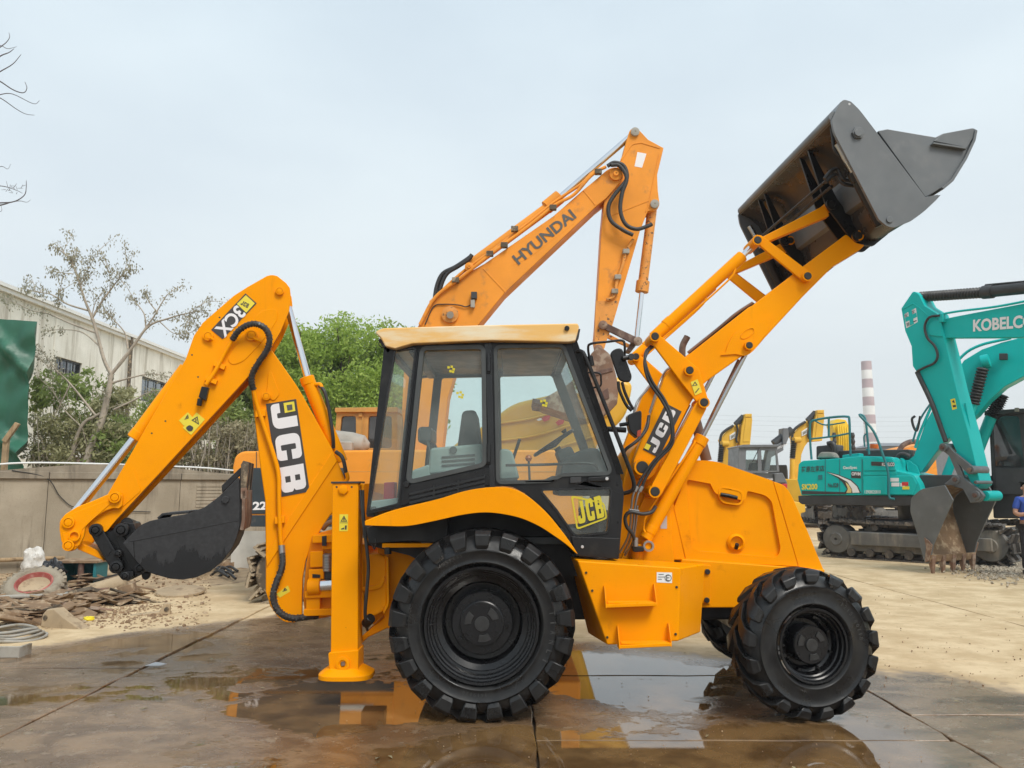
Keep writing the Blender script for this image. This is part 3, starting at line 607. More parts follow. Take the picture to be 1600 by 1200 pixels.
MB().add(V, Fc).build('front_sheet', 'tarp', tl_, 0, 80)
V2 = [V[i * (nz + 1) + nz] for i in range(nx + 1)]; MB().add(V2 + [(v[0] * (1 + 2.6 / 17.5), v[1] + 2.6, v[2] + .05) for v in V2], [(i, i + 1, nx + 2 + i, nx + 1 + i) for i in range(nx)]).build('top_sheet', 'tarp', tl_, 0, 80)
V3 = [V[nx * (nz + 1) + j] for j in range(nz + 1)]; MB().add(V3 + [(v[0] * (1 + 2.6 / 17.5), v[1] + 2.6, v[2]) for v in V3], [(j, j + 1, nz + 2 + j, nz + 1 + j) for j in range(nz)]).build('side_sheet', 'tarp', tl_, 0, 80)
MB().box((tp0.x - 2.8, 13.0, 1.0), (4, 2.0, 1.2)).build('load_base', 'dust_dark', tl_)
po = thing('fence_post', U3(5, 722, 10.0), 'short weathered wooden post with a slanting head before the tarpaulin', 'post'); po.location.z = 0
MB().prism3([(po.location.x - .05, 10.0, 1.9), (po.location.x + .05, 10.0, 1.9), (po.location.x + .05, 10.0, 2.75), (po.location.x - .05, 10.0, 2.7)], (0, .09, 0)).build('upright', 'wood', po, .01); MB().prism3([(po.location.x - .05, 9.96, 2.65), (po.location.x + .04, 9.96, 2.6), (po.location.x + .28, 9.96, 2.98), (po.location.x + .19, 9.96, 3.02)], (0, .07, 0)).build('slanting_head', 'wood', po, .01); MB().box((po.location.x, 10.05, .95), (.1, .1, 1.9)).build('post_foot', 'wood', po)
# ================================================================== backhoe loader
JC = thing('backhoe_loader', (0.3, 1.1, 0), 'large orange backhoe loader with raised grey front bucket standing on the wet yard', 'backhoe loader')
def ring_text(name, s, c, u, w_, ax, r, h, a0, sp, mat, parent, bold=.0, flip=False):
    for i, ch in enumerate(s):
        mb = MB()
        V, Fc = text_mesh(ch, bold); a = a0 + sp * i
        e = u * math.sin(a) + w_ * math.cos(a); tn = u * math.cos(a) - w_ * math.sin(a)      # outward, clockwise tangent
        wd = h * (.25 if ch in 'I1-/.' else .62)
        mb.add([c + e * (r + (b - .5) * h) + tn * ((q - .5) * wd) + ax * .0165 for q, b in V], Fc); mb.build(name, mat, parent, 0, 0, recalc=False)
def wheel(c, ax, Rr, W, rim, nl, parent, front=False, full=True):
    """c: centre of the outer face, ax: unit vector pointing outward"""
    c = Vector(c); ax = Vector(ax).normalized(); w_ = Vector((0, 0, 1)); u = w_.cross(ax).normalized() * -1
    if u.x < 0 and ax.y < 0: u = -u
    pr = []
    for r_, a in ((rim, -.035), (rim + .012, -.012), (rim + .03, .006), (rim + .034, .011), (rim + .040, .011), (rim + .044, .007), (Rr * .70, .012), (Rr * .765, .0125), (Rr * .77, .017), (Rr * .776, .017), (Rr * .782, .008), (Rr * .80, .002), (Rr * .86, -.018), (Rr * .905, -.05), (Rr * .93, -.09), (Rr * .94, -W * .5)):
        pr.append((r_, a))
    pr2 = pr + [(r_, -W - a) for r_, a in reversed(pr[:-1])]
    wh = MB().lathe(pr2, c, ax, 72).build('wheel', 'rubber', parent, 0, 60)
    def P(th, r_, a): return c + (u * math.sin(th) + w_ * math.cos(th)) * r_ + ax * a
    lg = MB(); pitch = 2 * math.pi / nl
    for side in (0, 1):
        for i in range(nl):
            th0 = pitch * (i + .5 * side) + .012 * math.sin(i * 7.3)
            # (sweep, radius, axial, sunk radius, sunk axial, width as share of the pitch)
            if front: S = [(.0, .80, .004, .78, -.05, .30), (.02, .85, .018, .82, -.07, .52), (.07, .94, .010, .86, -.09, .60), (.14, .985, -.025, .88, -.10, .60), (.5, 1.0, -.11, .92, -.12, .50), (1.05, 1.0, -.50 * W, .92, -.5 * W, .42), (1.2, .985, -.60 * W, .92, -.6 * W, .36)]
            else: S = [(.0, .79, .004, .77, -.05, .46), (.0, .835, .020, .80, -.07, .56), (.02, .945, .016, .86, -.09, .62), (.04, .990, -.02, .88, -.10, .62), (.25, 1.0, -.09, .92, -.11, .54), (.85, 1.0, -.50 * W, .92, -.5 * W, .46), (1.0, .985, -.60 * W, .92, -.6 * W, .4)]
            V = []
            for sw, r1, a1, r2, a2, fr in S:
                t0 = th0 + sw * pitch; k = fr * pitch / 2
                if side: a1 = -W - a1; a2 = -W - a2
                V += [P(t0 - k * 1.08, Rr * r2, a2), P(t0 + k * 1.08, Rr * r2, a2), P(t0 + k, Rr * r1, a1), P(t0 - k, Rr * r1, a1)]
            m = len(S); Fc = [(j * 4 + q, j * 4 + (q + 1) % 4, (j + 1) * 4 + (q + 1) % 4, (j + 1) * 4 + q) for j in range(m - 1) for q in range(4)] + [(0, 1, 2, 3), tuple(4 * m - 4 + q for q in (3, 2, 1, 0))]
            lg.add(V, Fc)
    lg.build('tread_lugs', 'rubber', wh, .008, 30)
    if full:
        if not front:
            prof = [(rim + .004, .0), (rim, .006), (rim - .018, .004), (rim - .024, -.02), (rim - .034, -.024), (rim - .040, -.055), (rim - .052, -.06), (rim - .058, -.10), (rim - .075, -.105), (rim - .08, -.115), (.305, -.135), (.292, -.16), (.285, -.235), (.235, -.24), (.232, -.12), (.225, -.113), (.17, -.113), (.166, -.085), (.158, -.08), (0.001, -.08)]
        else:
            prof = [(rim + .004, .0), (rim, .006), (rim - .014, .004), (rim - .02, -.02), (rim - .03, -.026), (rim - .036, -.06), (rim - .046, -.066), (rim - .055, -.11), (rim - .06, -.12), (.19, -.13), (.178, -.15), (.172, -.17), (.145, -.17), (.142, -.045), (.134, -.035), (.001, -.035)]
        MB().lathe(prof, c, ax, 64).build('rim', 'rim_black', wh, 0, 32)
        hub = MB(); hz = -.08 if not front else -.035; hr = .155 if not front else .13
        hub.cyl(c + ax * (hz - .002), c + ax * (hz + .012), hr * .36, n=24)
        for k in range(3):
            a0 = .5 + k * 2.094
            pts = []
            for q in range(7): pts.append(c + (u * math.sin(a0 + q * .13) + w_ * math.cos(a0 + q * .13)) * hr * .86 + ax * hz)
            for q in range(6, -1, -1): pts.append(c + (u * math.sin(a0 + q * .13) + w_ * math.cos(a0 + q * .13)) * hr * .52 + ax * hz)
            hub.prism3(pts, ax * .010)
        hub.build('hub_cap', 'hub_black', wh, .003)
        nb, rb_, bz = (5, .198, -.113) if not front else (8, .200, -.128)
        for k in range(nb):
            a = .35 + k * 2 * math.pi / nb
            p = c + (u * math.sin(a) + w_ * math.cos(a)) * rb_ + ax * bz
            MB().cyl(p, p + ax * .03, .014, n=6).build('wheel_nut', 'rim_black', wh, .002)
        MB().tube([c + u * -(rim - .07) + ax * -.10, c + u * -(rim - .06) + ax * -.05, c + u * -(rim - .035) + ax * -.03], .006, 6).build('valve', 'bolt', wh)
    return wh, u, w_
# ---- wheels
RC = U3(752.5, 981, 0); RW = .702; RC.z = RW - .004
wr, u_, w_ = wheel(RC, (0, -1, 0), RW, .43, .425, 21, JC)
ring_text('sidewall_letter', 'TIANLI', RC, u_, w_, Vector((0, -1, 0)), RW * .755, .042, R(80), R(7.6), 'rubber_mark', wr, .02)
ring_text('sidewall_letter', '16.9-28', RC, u_, w_, Vector((0, -1, 0)), RW * .70, .026, R(176), R(3.2), 'rubber_mark', wr)
ring_text('sidewall_letter', 'TUBELESS', RC, u_, w_, Vector((0, -1, 0)), RW * .755, .020, R(322), R(3.0), 'rubber_mark', wr)
ring_text('sidewall_letter', 'INDUSTRIAL', RC, u_, w_, Vector((0, -1, 0)), RW * .775, .020, R(255), R(3.2), 'rubber_mark', wr)
wheel(RC + Vector((0, 2.30, 0)), (0, 1, 0), RW, .43, .425, 21, JC)
FW = .553; FC = Vector((U(1272, 1014, .02)[0], .02, FW - .004)); fa = Vector((math.sin(R(9)), -math.cos(R(9)), 0))
wf_, u2, w2 = wheel(FC, fa, FW, .34, .27, 17, JC, True)
ring_text('sidewall_letter', '12.5/80-18', FC, u2, w2, fa, FW * .68, .030, R(38), R(5.0), 'rubber_mark', wf_)
wheel(FC + Vector((.12, 2.2, 0)), -fa, FW, .34, .27, 17, JC, True)
# ---- axles and belly
ax_ = MB(); ax_.cyl((RC.x, .35, RW), (RC.x, 2.0, RW), .14); ax_.build('rear_axle', 'orange_dark', JC)
ax_ = MB(); ax_.box((FC.x, 1.15, FW), (.22, 1.5, .2)); ax_.build('front_axle', 'dark_metal', JC, .03)
MB().box((FC.x - .28, 1.0, .60), (.30, .8, .10)).build('steering_ram', 'black', JC, .02)
bm_ = MB(); bm_.box(((RC.x + FC.x) / 2, 1.15, .82), (2.2, .7, .42)); bm_.build('chassis_belly', 'mudguard', JC, .03)
# ---- hood and nose (inside the loader arms)
HY = .74
hood_o = [(1083, 719, 8), (1118, 720, 20), (1155, 733), (1207, 751), (1222, 800), (1247, 885), (1072, 875), (1053, 793)]
rec = [(1073, 749, 6), (1110, 756), (1118, 772, 6), (1165, 783, 6), (1168, 767, 3), (1196, 774, 8), (1206, 783, 8), (1220, 858, 5), (1215, 871, 7), (1092, 861, 6), (1080, 854, 5)]
o2 = XZ(hood_o, HY)
hb = MB().prism(XZ(hood_o, HY + .034), HY + .034, 1.55).build('hood', 'orange', JC, .05, seg=4)
MB().holed(XZ(hood_o, HY), [XZ(rec, HY)], HY, HY + .06).build('side_panel_rim', 'orange', hb, .018, seg=3)
plate('hood_nose', [(1208, 752), (1226, 758, 8), (1236, 772, 10), (1262, 830), (1288, 893, 3), (1248, 886), (1223, 800)], HY + .004, 1.55, 'orange', JC, .03, seg=4)
MB().holed(XZ([(1122, 759, 10), (1163, 767, 10), (1161, 791, 12), (1124, 786, 12)], HY - .004), [XZ([(1125, 762, 8), (1159, 769, 8), (1158, 788, 10), (1127, 783, 10)], HY - .004)], HY - .004, HY + .03).build('handle_recess', 'orange', hb, .004)
hd = MB(); hd.tube([U3(1126, 772.5, HY - .02), U3(1138, 774.5, HY - .022), U3(1152, 778, HY - .02)], .017, 10); hd.build('hood_handle', 'black', hb, .003)
MB().lathe([(.075, -.01), (.055, .01), (.05, .0), (.045, -.012)], U3(1151, 848, HY + .004), (0, -1, 0), 28).build('lock_ring', 'orange', hb)
MB().cyl(U3(1150, 857, HY), U3(1152, 850, HY - .03), .018, n=8).build('hood_lock', 'black', hb, .004)
# chassis side below the hood
plate('chassis_side', [(1065, 873), (1290, 890), (1285, 905), (1175, 925, 20), (1152, 950), (1096, 950), (1060, 905)], .70, 1.6, 'orange', JC, .012)
sp = plate('mount_plate', [(1098, 882), (1111, 884), (1110, 944), (1096, 943)], .686, .70, 'orange', JC, .004)
pin('bolt', 1106, 893.5, .665, .022, 'bolt', sp, y1=.69); pin('bolt', 1105, 938, .665, .022, 'bolt', sp, y1=.69)
# ---- side tank with two steps
TY = .13
tk = MB()
A = [U3(902, 876, TY), U3(1063, 887, TY), U3(1060, 1002, TY), U3(949, 1008, TY)]
B = [Vector((p.x, .62, p.z)) for p in A]
B[0].x -= .03; B[3].x -= .10; B[1] = U3(1102, 881, .50); B[2] = U3(1095, 988, .50)
tk.add(A + B, [(0, 1, 2, 3), (7, 6, 5, 4), (0, 4, 5, 1), (1, 5, 6, 2), (2, 6, 7, 3), (3, 7, 4, 0)])
tank = tk.build('side_tank', 'orange', JC, .012)
for px, py in ((916, 895), (925.5, 923), (949, 996), (1057.5, 917.5), (1056, 991)): pin('bolt', px, py, TY - .008, .010, 'bolt', tank, y1=TY + .004, n=8)
lab = sheet_px('capacity_label', [(1026, 894), (1050, 894.5), (1050, 911), (1026, 910)], TY, 'sky_white', tank)
text_px('label_print', 'E', (1041, 907.5), (1046, 907.6), (1041, 898), TY - .001, 'char_print', lab)
MB().lathe([(.026, 0), (.026, .002), (.022, .002), (.022, 0)], U3(1044, 903, TY - .003), (0, -1, 0), 20, True).build('label_ring', 'char_print', lab)
for (x0, y0, x1, y1) in ((1029, 897, 1037, 898), (1028, 901, 1039, 902), (1028, 904.5, 1034, 905.5)):
    sheet_px('label_line', [(x0, y0), (x1, y0), (x1, y1), (x0, y1)], TY - .002, 'char_print', lab)
for (xa, ya, xb, yb) in ((941, 942, 1026, 939), (962, 1006, 1049, 1002)):
    t0 = .02
    a = U(xa + 6, ya + 8, t0); b = U(xb, yb + 8, t0)
    st = MB().prism([(a[0], a[1]), (b[0], b[1]), (b[0], b[1] + .025), (a[0], a[1] + .025)], t0, TY).build('step', 'orange', JC, .004)
    for k in range(4):
        y = t0 + .018 + k * .024; MB().box(((a[0] + b[0]) / 2, y, (a[1] + b[1]) / 2 + .028), (b[0] - a[0] - .03, .008, .012)).build('step_tread', 'orange', st, .002)
    for X, dx in ((a[0], .004), (b[0], -.004)):
        z = a[1] if X == a[0] else b[1]
        MB().add([(X - .003, TY, z - .004), (X - .003, t0, z - .004), (X - .003, t0, z + .03), (X - .003, TY - .03, z + .15), (X - .003, TY, z + .15), (X + .004, TY, z - .004), (X + .004, t0, z - .004), (X + .004, t0, z + .03), (X + .004, TY - .03, z + .15), (X + .004, TY, z + .15)],
                 [(0, 1, 2, 3, 4), (9, 8, 7, 6, 5)] + [(i, (i + 1) % 5, 5 + (i + 1) % 5, 5 + i) for i in range(5)]).build('step_bracket', 'orange', st, .002)
# ---- loader tower
plate('loader_tower', [(985, 705, 8), (1000, 690, 10), (1030, 720), (1056, 796), (1072, 876), (966, 874), (972, 760)], .745, 1.6, 'orange', JC, .012)
plate('tower_plate', [(995, 800, 30), (1012, 766, 14), (1040, 775, 18), (1048, 800), (1054, 880), (968, 878), (985, 840)], .715, .745, 'orange', JC, .008)
sheet_px('type_plate', [(1032, 806), (1042, 806), (1042, 826), (1032, 826)], .713, 'light_grey', JC)
MB().cyl(U3(994, 880, .66), U3(996, 850, .66), .05).build('ram_post', 'orange', JC, .006)
# ---- rear mudguard
ftop = cr([Vector((*p, 0)) for p in ((570, 814), (600, 802), (630, 793), (684, 780), (720, 769), (750, 763), (780, 761), (803, 764), (827, 777), (855, 802), (878, 830), (892, 849), (903, 866))], 5)
fbot = cr([Vector((*p, 0)) for p in ((898, 863), (885, 851), (864, 836), (840, 821), (808, 808), (765, 801), (726, 804), (675, 815), (636, 822), (600, 822), (570, 821))], 5)
fo = [(p.x, p.y) for p in ftop + fbot]
FY = .035
fd = MB().prism(XZ(fo, FY), FY, .12).build('mudguard', 'orange', JC, .022, seg=3)
top = [U(a, b, FY) for a, b in ((571, 815), (630, 795), (684, 783), (720, 772), (750, 766), (780, 764), (801, 766), (825, 778), (855, 804), (876, 831), (900, 864))]
n_ = len(top); mb = MB()
mb.add([(x, .10, z) for x, z in top] + [(x, .56, z + .02) for x, z in top] + [(x, .56, z - .03) for x, z in top] + [(x, .10, z - .05) for x, z in top],
       [(i, i + 1, n_ + i + 1, n_ + i) for i in range(n_ - 1)] + [(2 * n_ + i, 2 * n_ + i + 1, 3 * n_ + i + 1, 3 * n_ + i) for i in range(n_ - 1)])
mb.build('mudguard_top', 'black', fd, 0, 60)
plate('inner_arch', [(575, 815), (640, 800), (720, 780), (800, 775), (860, 810), (905, 866), (905, 900), (700, 900), (640, 868), (575, 852)], .50, .53, 'mudguard', JC, 0)
plate('arch_cover', [(570, 821), (640, 815), (700, 806), (700, 850), (640, 846), (576, 850)], .36, .5, 'mudguard', JC, .01)
plate('arch_flange', [(597, 849), (680, 849), (680, 855), (597, 856)], .34, .5, 'orange', JC, .004)
MB().cyl(U3(606, 855, .36), U3(606, 866, .36), .03, n=12).build('rubber_mount', 'black', JC, .004)
# ---- cab
CY = .30; CF = 1.96
cab_o = [(600, 542), (640, 538), (768, 533), (892, 530, 6), (968, 735), (975, 772), (967, 873), (899, 868), (885, 834), (855, 799), (825, 773), (801, 761), (780, 759), (750, 761), (720, 767), (684, 778), (625, 793), (572, 804)]
w_rear = [(618, 549, 3), (648, 545, 3), (622, 786, 3), (577, 797, 4)]
w_side = [(663, 548, 5), (752, 546, 5), (754, 723, 5), (642, 749, 5)]
w_door = [(777, 545, 5), (878, 543, 6), (951, 737, 6), (878, 739, 3), (858, 749, 5), (781, 751, 5)]
w_low = [(847, 767, 4), (954, 764, 5), (948, 831, 6), (898, 835, 6), (871, 796)]
holes = [XZ(w_rear, CY), XZ(w_side, CY), XZ(w_door, CY), XZ(w_low, CY)]
co = XZ(cab_o, CY)
cab = MB().holed(co, holes, CY, CY + .05).build('cab', 'black', JC, .004)
MB().holed(co, holes[:3] + [holes[3]], CF - .05, CF).build('far_side_frame', 'grey_plastic', cab, .004)
for nm, wpts in (('rear_quarter_pane', w_rear), ('side_window_pane', w_side), ('door_pane', w_door), ('lower_door_pane', w_low)):
    P = XZ(wpts, CY); MB().add([(p[0], CY + .02, p[1]) for p in P], [tuple(range(len(P)))]).build(nm, 'cab_glass', cab, 0, 0)
    MB().add([(p[0], CF - .02, p[1]) for p in P], [tuple(range(len(P)))]).build(nm, 'far_glass', cab, 0, 0)
# proud window frames (grey rubber and hinged frame)
def ring(pts, Y, th, grow, mat, name, par, bev=.004):
    P = XZ(pts, Y); cx = sum(p[0] for p in P) / len(P); cz = sum(p[1] for p in P) / len(P)
    O = []
    for i in range(len(P)):
        a = Vector(P[i - 1]); b = Vector(P[i]); c = Vector(P[(i + 1) % len(P)])
        e1 = (b - a); e2 = (c - b); e1 = e1.normalized() if e1.length > 1e-6 else e2.normalized(); e2 = e2.normalized() if e2.length > 1e-6 else e1
        n1 = Vector((e1.y, -e1.x)); n2 = Vector((e2.y, -e2.x)); n = (n1 + n2); n = n.normalized() / max(.5, n.normalized().dot(n1))
        O.append(b + n * grow)
    area = sum(P[i - 1][0] * P[i][1] - P[i][0] * P[i - 1][1] for i in range(len(P)))
    if area < 0: O = [Vector(P[i]) * 2 - O[i] for i in range(len(P))]
    MB().holed([(q.x, q.y) for q in O], [P], Y - th, Y + .012).build(name, mat, par, bev)
ring(w_side, CY, .022, .036, 'grey_plastic', 'side_window_frame', cab)
ring(w_door, CY, .014, .030, 'grey_plastic', 'door_frame', cab)
ring(w_low, CY, .010, .016, 'black_gloss', 'lower_pane_seal', cab)
ring(w_rear, CY, .006, .012, 'black_gloss', 'rear_pane_seal', cab)
# vent louvre under the side window
lv = plate('vent_panel', [(629, 760, 4), (765, 731, 2), (765, 757), (627, 790)], CY - .018, CY, 'black', cab, .004)
for k in range(3):
    y0_ = 768 + k * 7; MB().prism([U(639, y0_ + 2, CY - .03), U(758, y0_ - 25, CY - .03), U(758, y0_ - 20.5, CY - .03), U(639, y0_ + 6.5, CY - .03)], CY - .03, CY - .016).build('vent_slat', 'black_gloss', lv, .003)
for px, py in ((678, 764), (716, 756)): plate('vent_rib', [(px - 1.5, py - 6), (px + 1.5, py - 6.5), (px + 1.5, py + 12), (px - 1.5, py + 12.5)], CY - .033, CY - .016, 'black_gloss', lv, .001)
pin('window_catch', 634.5, 757, CY - .05, .024, 'black', cab, y1=CY)
for py in (568, 710):
    hg = plate('hinge', [(760, py - 12), (767, py - 12), (767, py + 16), (760, py + 16)], CY - .02, CY, 'black', cab, .004)
    MB().cyl(U3(763.5, py - 16, CY - .03), U3(763.8, py + 12, CY - .03), .014, n=10).build('hinge_pin', 'black_gloss', hg, .002)
plate('pillar_strip', [(757, 536), (768, 536), (774, 762), (765, 762)], CY - .008, CY, 'black_gloss', cab, .003)
plate('door_sill', [(892, 838), (969, 841), (966, 874), (899, 868)], CY - .02, CY + .3, 'black', cab, .006)
pin('sill_bolt', 910, 854.5, CY - .028, .012, 'light_grey', cab, y1=CY - .01)
plate('door_latch', [(891, 746, 1), (908, 745), (908, 754), (891, 755)], CY - .025, CY, 'dark_metal', cab, .003)
plate('door_handle', [(918, 746, 3), (953, 743.5, 3), (954, 751.5, 3), (918, 753, 3)], CY - .04, CY - .01, 'black', cab, .008)
pin('door_lock', 948.5, 748, CY - .05, .013, 'light_grey', cab, y1=CY - .03)
ft = MB()                                  # ribbed front pillar
for k in range(5): ft.tube([U3(893 + k * 1.9, 533, CY - .004), U3(968 - 2 + k * 1.9, 741, CY - .004)], .006, 6)
ft.build('pillar_ribs', 'black', cab)
for q in range(3):
    MB().tube([U3(652.5 + q * 2.1, 543, CY - .002), U3(627 + q * 2.1, 752, CY - .002)], .005, 6).build('pillar_seal', 'black_gloss', cab)
# rest of the cab box: roof rails, windscreen, rear frame, floor, firewall
def xbar(p, w_, h_, nm='cross_rail', mat='grey_plastic', y0=CY + .05, y1=CF - .05):
    a = U(*p, CY); MB().box((a[0], (y0 + y1) / 2, a[1]), (w_, y1 - y0, h_)).build(nm, mat, cab, .006)
xbar((888, 536), .07, .06); xbar((645, 543), .08, .07); xbar((768, 537), .06, .05); xbar((969, 760), .05, .10, 'front_sill'); xbar((612, 550), .05, .06); xbar((577, 800), .06, .08, 'rear_sill')
pa, pb = U(893, 536, CY), U(967, 738, CY)
MB().add([(pa[0], CY + .05, pa[1]), (pb[0], CY + .05, pb[1]), (pb[0], CF - .05, pb[1]), (pa[0], CF - .05, pa[1])], [(0, 1, 2, 3)]).build('windscreen_pane', 'far_glass', cab, 0, 0)
pa, pb = U(606, 548, CY), U(573, 800, CY)
MB().add([(pa[0], CY + .05, pa[1]), (pb[0], CY + .05, pb[1]), (pb[0], CF - .05, pb[1]), (pa[0], CF - .05, pa[1])], [(0, 1, 2, 3)]).build('rear_pane', 'far_glass', cab, 0, 0)
fl = U(780, 850, CY); MB().box((fl[0] + .05, 1.13, fl[1] + .02), (1.35, 1.5, .06)).build('cab_floor', 'interior_dark', cab, .01)
MB().prism([U(640, 770, .6), U(760, 745, .6), U(760, 850, .6), U(640, 850, .6)], .6, 1.9).build('seat_base_box', 'interior_dark', cab, .02)
MB().box((U(700, 541, CY)[0], 1.13, U(700, 541, CY)[1] + .01), (.55, 1.55, .04)).build('headliner', 'grey_plastic', cab, .01)
MB().box((U(830, 541, CY)[0], 1.13, U(830, 541, CY)[1] + .01), (.5, 1.55, .04)).build('headliner', 'grey_plastic', cab, .01)
# roof
ro = [(585, 519, 5), (597, 512.5, 5), (750, 508), (903, 505, 6), (905, 511), (899, 533), (888, 534.5), (768, 532), (645, 537), (617, 545), (602, 541), (594, 527)]
rf = MB().prism(XZ(ro, .22), .22, 2.04).build('cab_roof', 'roof_gel', cab, .018, seg=4)
pin('roof_bolt', 886, 512.5, .20, .02, 'black', rf, y1=.23)
plate('work_light', [(899, 517, 3), (907, 513, 2), (904, 530, 2), (897, 534, 2)], .3, .48, 'dark_metal', rf, .01)
plate('work_light', [(590, 531, 2), (598, 528, 2), (612, 546, 2), (606, 553, 2)], .3, .46, 'dark_metal', rf, .01)
hose('light_wire', [(594, 530, .28), (592, 538, .27), (597, 543, .28), (604, 542, .3)], .004, 'rubber_hose', rf)
# yellow marks on the panes and the big logo on the lower door pane
for (px, py, yy) in ((705, 577, CY), (850, 630, CY), (719, 617, CY)):
    for dx, dy in ((-4, -3), (1, -4), (4, 0), (-1, 3), (3, 4)):
        sheet_px('pane_mark', [(px + dx - 2, py + dy - 2), (px + dx + 2, py + dy - 1.5), (px + dx + 1.6, py + dy + 2), (px + dx - 2, py + dy + 1.8)], yy + .018, 'glass_print', cab)
lo = U3(904.5, 819, CY + .012); lr = U3(945, 807.5, CY + .012); lu = U3(898.5, 785, CY + .012)
glyphs('pane_lettering', 'JCB', lo, lr, lu, 'glass_print', cab)
Fo = [U(894, 776, CY), U(943, 786, CY), U(949, 810, CY), U(901, 828, CY)]
fq = [(892, 774, 5), (944, 785, 5), (949.5, 810, 5), (901, 828, 5)]
fi = [(895, 777.5, 4), (942, 787.5, 4), (946.5, 808.5, 4), (903, 824.5, 4)]
MB().holed(XZ(fq, CY + .014), [XZ(fi, CY + .014)], CY + .012, CY + .014).build('pane_logo_frame', 'glass_print', cab)
# interior: seat, console, steering wheel, levers
st = MB().prism(XZ([(722, 641, 8), (744, 640, 8), (752, 700), (752, 752), (720, 752), (714, 700)], .95), .95, 1.45).build('operator_seat', 'interior_dark', cab, .05, seg=4)
MB().prism(XZ([(722, 742, 6), (806, 738, 8), (810, 755, 6), (722, 765)], .92), .92, 1.48).build('seat_cushion', 'interior_dark', st, .04, seg=3)
cs = MB().prism(XZ([(672, 700, 6), (753, 693, 6), (756, 735), (668, 742)], .45), .45, .72).build('rear_console', 'interior', cab, .03, seg=3)
for k in range(3): MB().prism(XZ([(690, 713 + k * 6.5), (742, 709 + k * 6.5), (742, 712 + k * 6.5), (690, 716 + k * 6.5)], .44), .44, .46).build('console_slot', 'grey_plastic', cs, .002)
pin('console_knob', 708, 703, .43, .03, 'interior_dark', cs, y1=.46)
MB().prism(XZ([(643, 735), (672, 725), (675, 760), (640, 765)], .45), .45, .9).build('rear_shelf', 'interior', cab, .02)
for k in range(4):
    MB().tube([U3(668 + k * 5, 735, .7 + .2 * k), U3(672 + k * 4, 705, .7 + .2 * k), U3(668 + k * 3, 690, .7 + .2 * k)], .012, 8).build('control_lever', 'interior_dark', cab)
MB().box(U3(668, 682, 1.0), (.12, .5, .14)).build('lever_pod', 'grey_plastic', cab, .03)
sw = MB(); c0 = U3(865, 692, .95); t_ax = Vector((-.55, 0, .84)); ub = t_ax.orthogonal().normalized(); vb = t_ax.cross(ub)
P = [c0 + (ub * math.cos(a) + vb * math.sin(a)) * .195 for a in np.linspace(0, 2 * math.pi, 33)]
sw.tube(P, .016, 8)
for a in (.5, 2.6, 4.7): sw.tube([c0 - t_ax * .03, c0 + (ub * math.cos(a) + vb * math.sin(a)) * .19], .011, 6)
sw.cyl(c0 - t_ax * .05, c0 - t_ax * .45, .03); sw.build('steering_wheel', 'black', cab)
kb = MB().tube([c0 - vb * .0 + ub * .19, c0 + ub * .19 + t_ax * .05], [.012, .028], 10); kb.build('wheel_knob', 'black', cab)
plate('dashboard', [(880, 715, 12), (915, 700, 16), (935, 700), (960, 745), (958, 775), (870, 775)], .75, 1.6, 'interior_dark', cab, .03)
plate('instrument_pod', [(868, 705, 6), (892, 696, 6), (902, 715, 4), (878, 728, 6)], .85, 1.15, 'interior_dark', cab, .02)
for px, py in ((826, 716), (911, 712)):
    lv_ = MB().tube([U3(px + 2, 760, .8), U3(px, py, .78)], .010, 8).build('hand_lever', 'interior_dark', cab)
    MB().lathe([(.001, -.03), (.02, -.022), (.03, 0), (.02, .022), (.001, .03)], U3(px, py, .78), (0, 0, 1), 14).build('lever_knob', 'orange_lens', lv_)
MB().tube([U3(800, 722, 1.0), U3(812, 686, .95)], .014, 8).build('gear_lever', 'grey_plastic', cab)
MB().tube(cr([U3(790, 727, CY + .09), U3(850, 726, CY + .09), U3(920, 724, CY + .09), U3(935, 735, CY + .09)]), .011, 8).build('door_grab_rail', 'black', cab)
MB().prism(XZ([(781, 700, 8), (800, 703, 8), (812, 748), (781, 750)], .45), .45, .6).build('side_armrest', 'interior', cab, .02)
rb = MB().prism(XZ([(600, 754, 2), (617, 753, 2), (616, 780), (599, 780)], .55), .55, .7).build('fire_bottle_box', 'red_plastic', cab, .012)
MB().prism(XZ([(578, 783), (622, 778), (622, 792), (575, 799)], .45), .45, 1.8).build('rear_deck', 'interior', cab, .01)
# ---- outside rails, mirrors, lamps
hose('grab_rail', [(897, 551, CY + .02), (908, 549, CY - .03), (917, 563, CY - .05), (948, 640, CY - .06), (977, 715, CY - .06), (990, 752, CY - .05), (988, 766, CY - .03), (975, 771, CY + .02)], .0165, 'black', JC, 8, 10)
hose('mirror_arm', [(923, 570, CY), (919, 545, CY - .06), (924, 537, CY - .1), (950, 534, CY - .1), (972, 532, CY - .1), (976, 540, CY - .1), (976, 556, CY - .08)], .010, 'black', JC, 5, 8)
MB().cyl(U3(922, 556, CY - .03), U3(925, 572, CY - .03), .022, n=12).build('mirror_joint', 'black', JC, .004)
mr = plate('mirror', [(953, 552, 9), (960, 545, 6), (972, 543, 9), (988, 588, 9), (985, 597, 6), (968, 596, 9)], CY - .12, CY - .08, 'black', JC, .014, seg=3)
MB().cyl(U3(972, 560, CY - .15), U3(986, 558, CY - .13), .02, n=10).build('mirror_clamp', 'black', mr, .004)
pin('mirror_knob', 987, 557, CY - .17, .026, 'bolt', mr, y1=CY - .13)
hose('wiper_linkage', [(905, 553, CY + .1), (914, 562, CY + .05), (917, 580, CY + .05)], .012, 'black', JC)
hose('wiper_bracket', [(913, 582, CY + .15), (936, 583, CY + .13), (939, 592, CY + .13), (938, 603, CY + .13), (925, 608, CY + .14), (929, 628, CY + .14)], .008, 'black', JC, 5, 8)
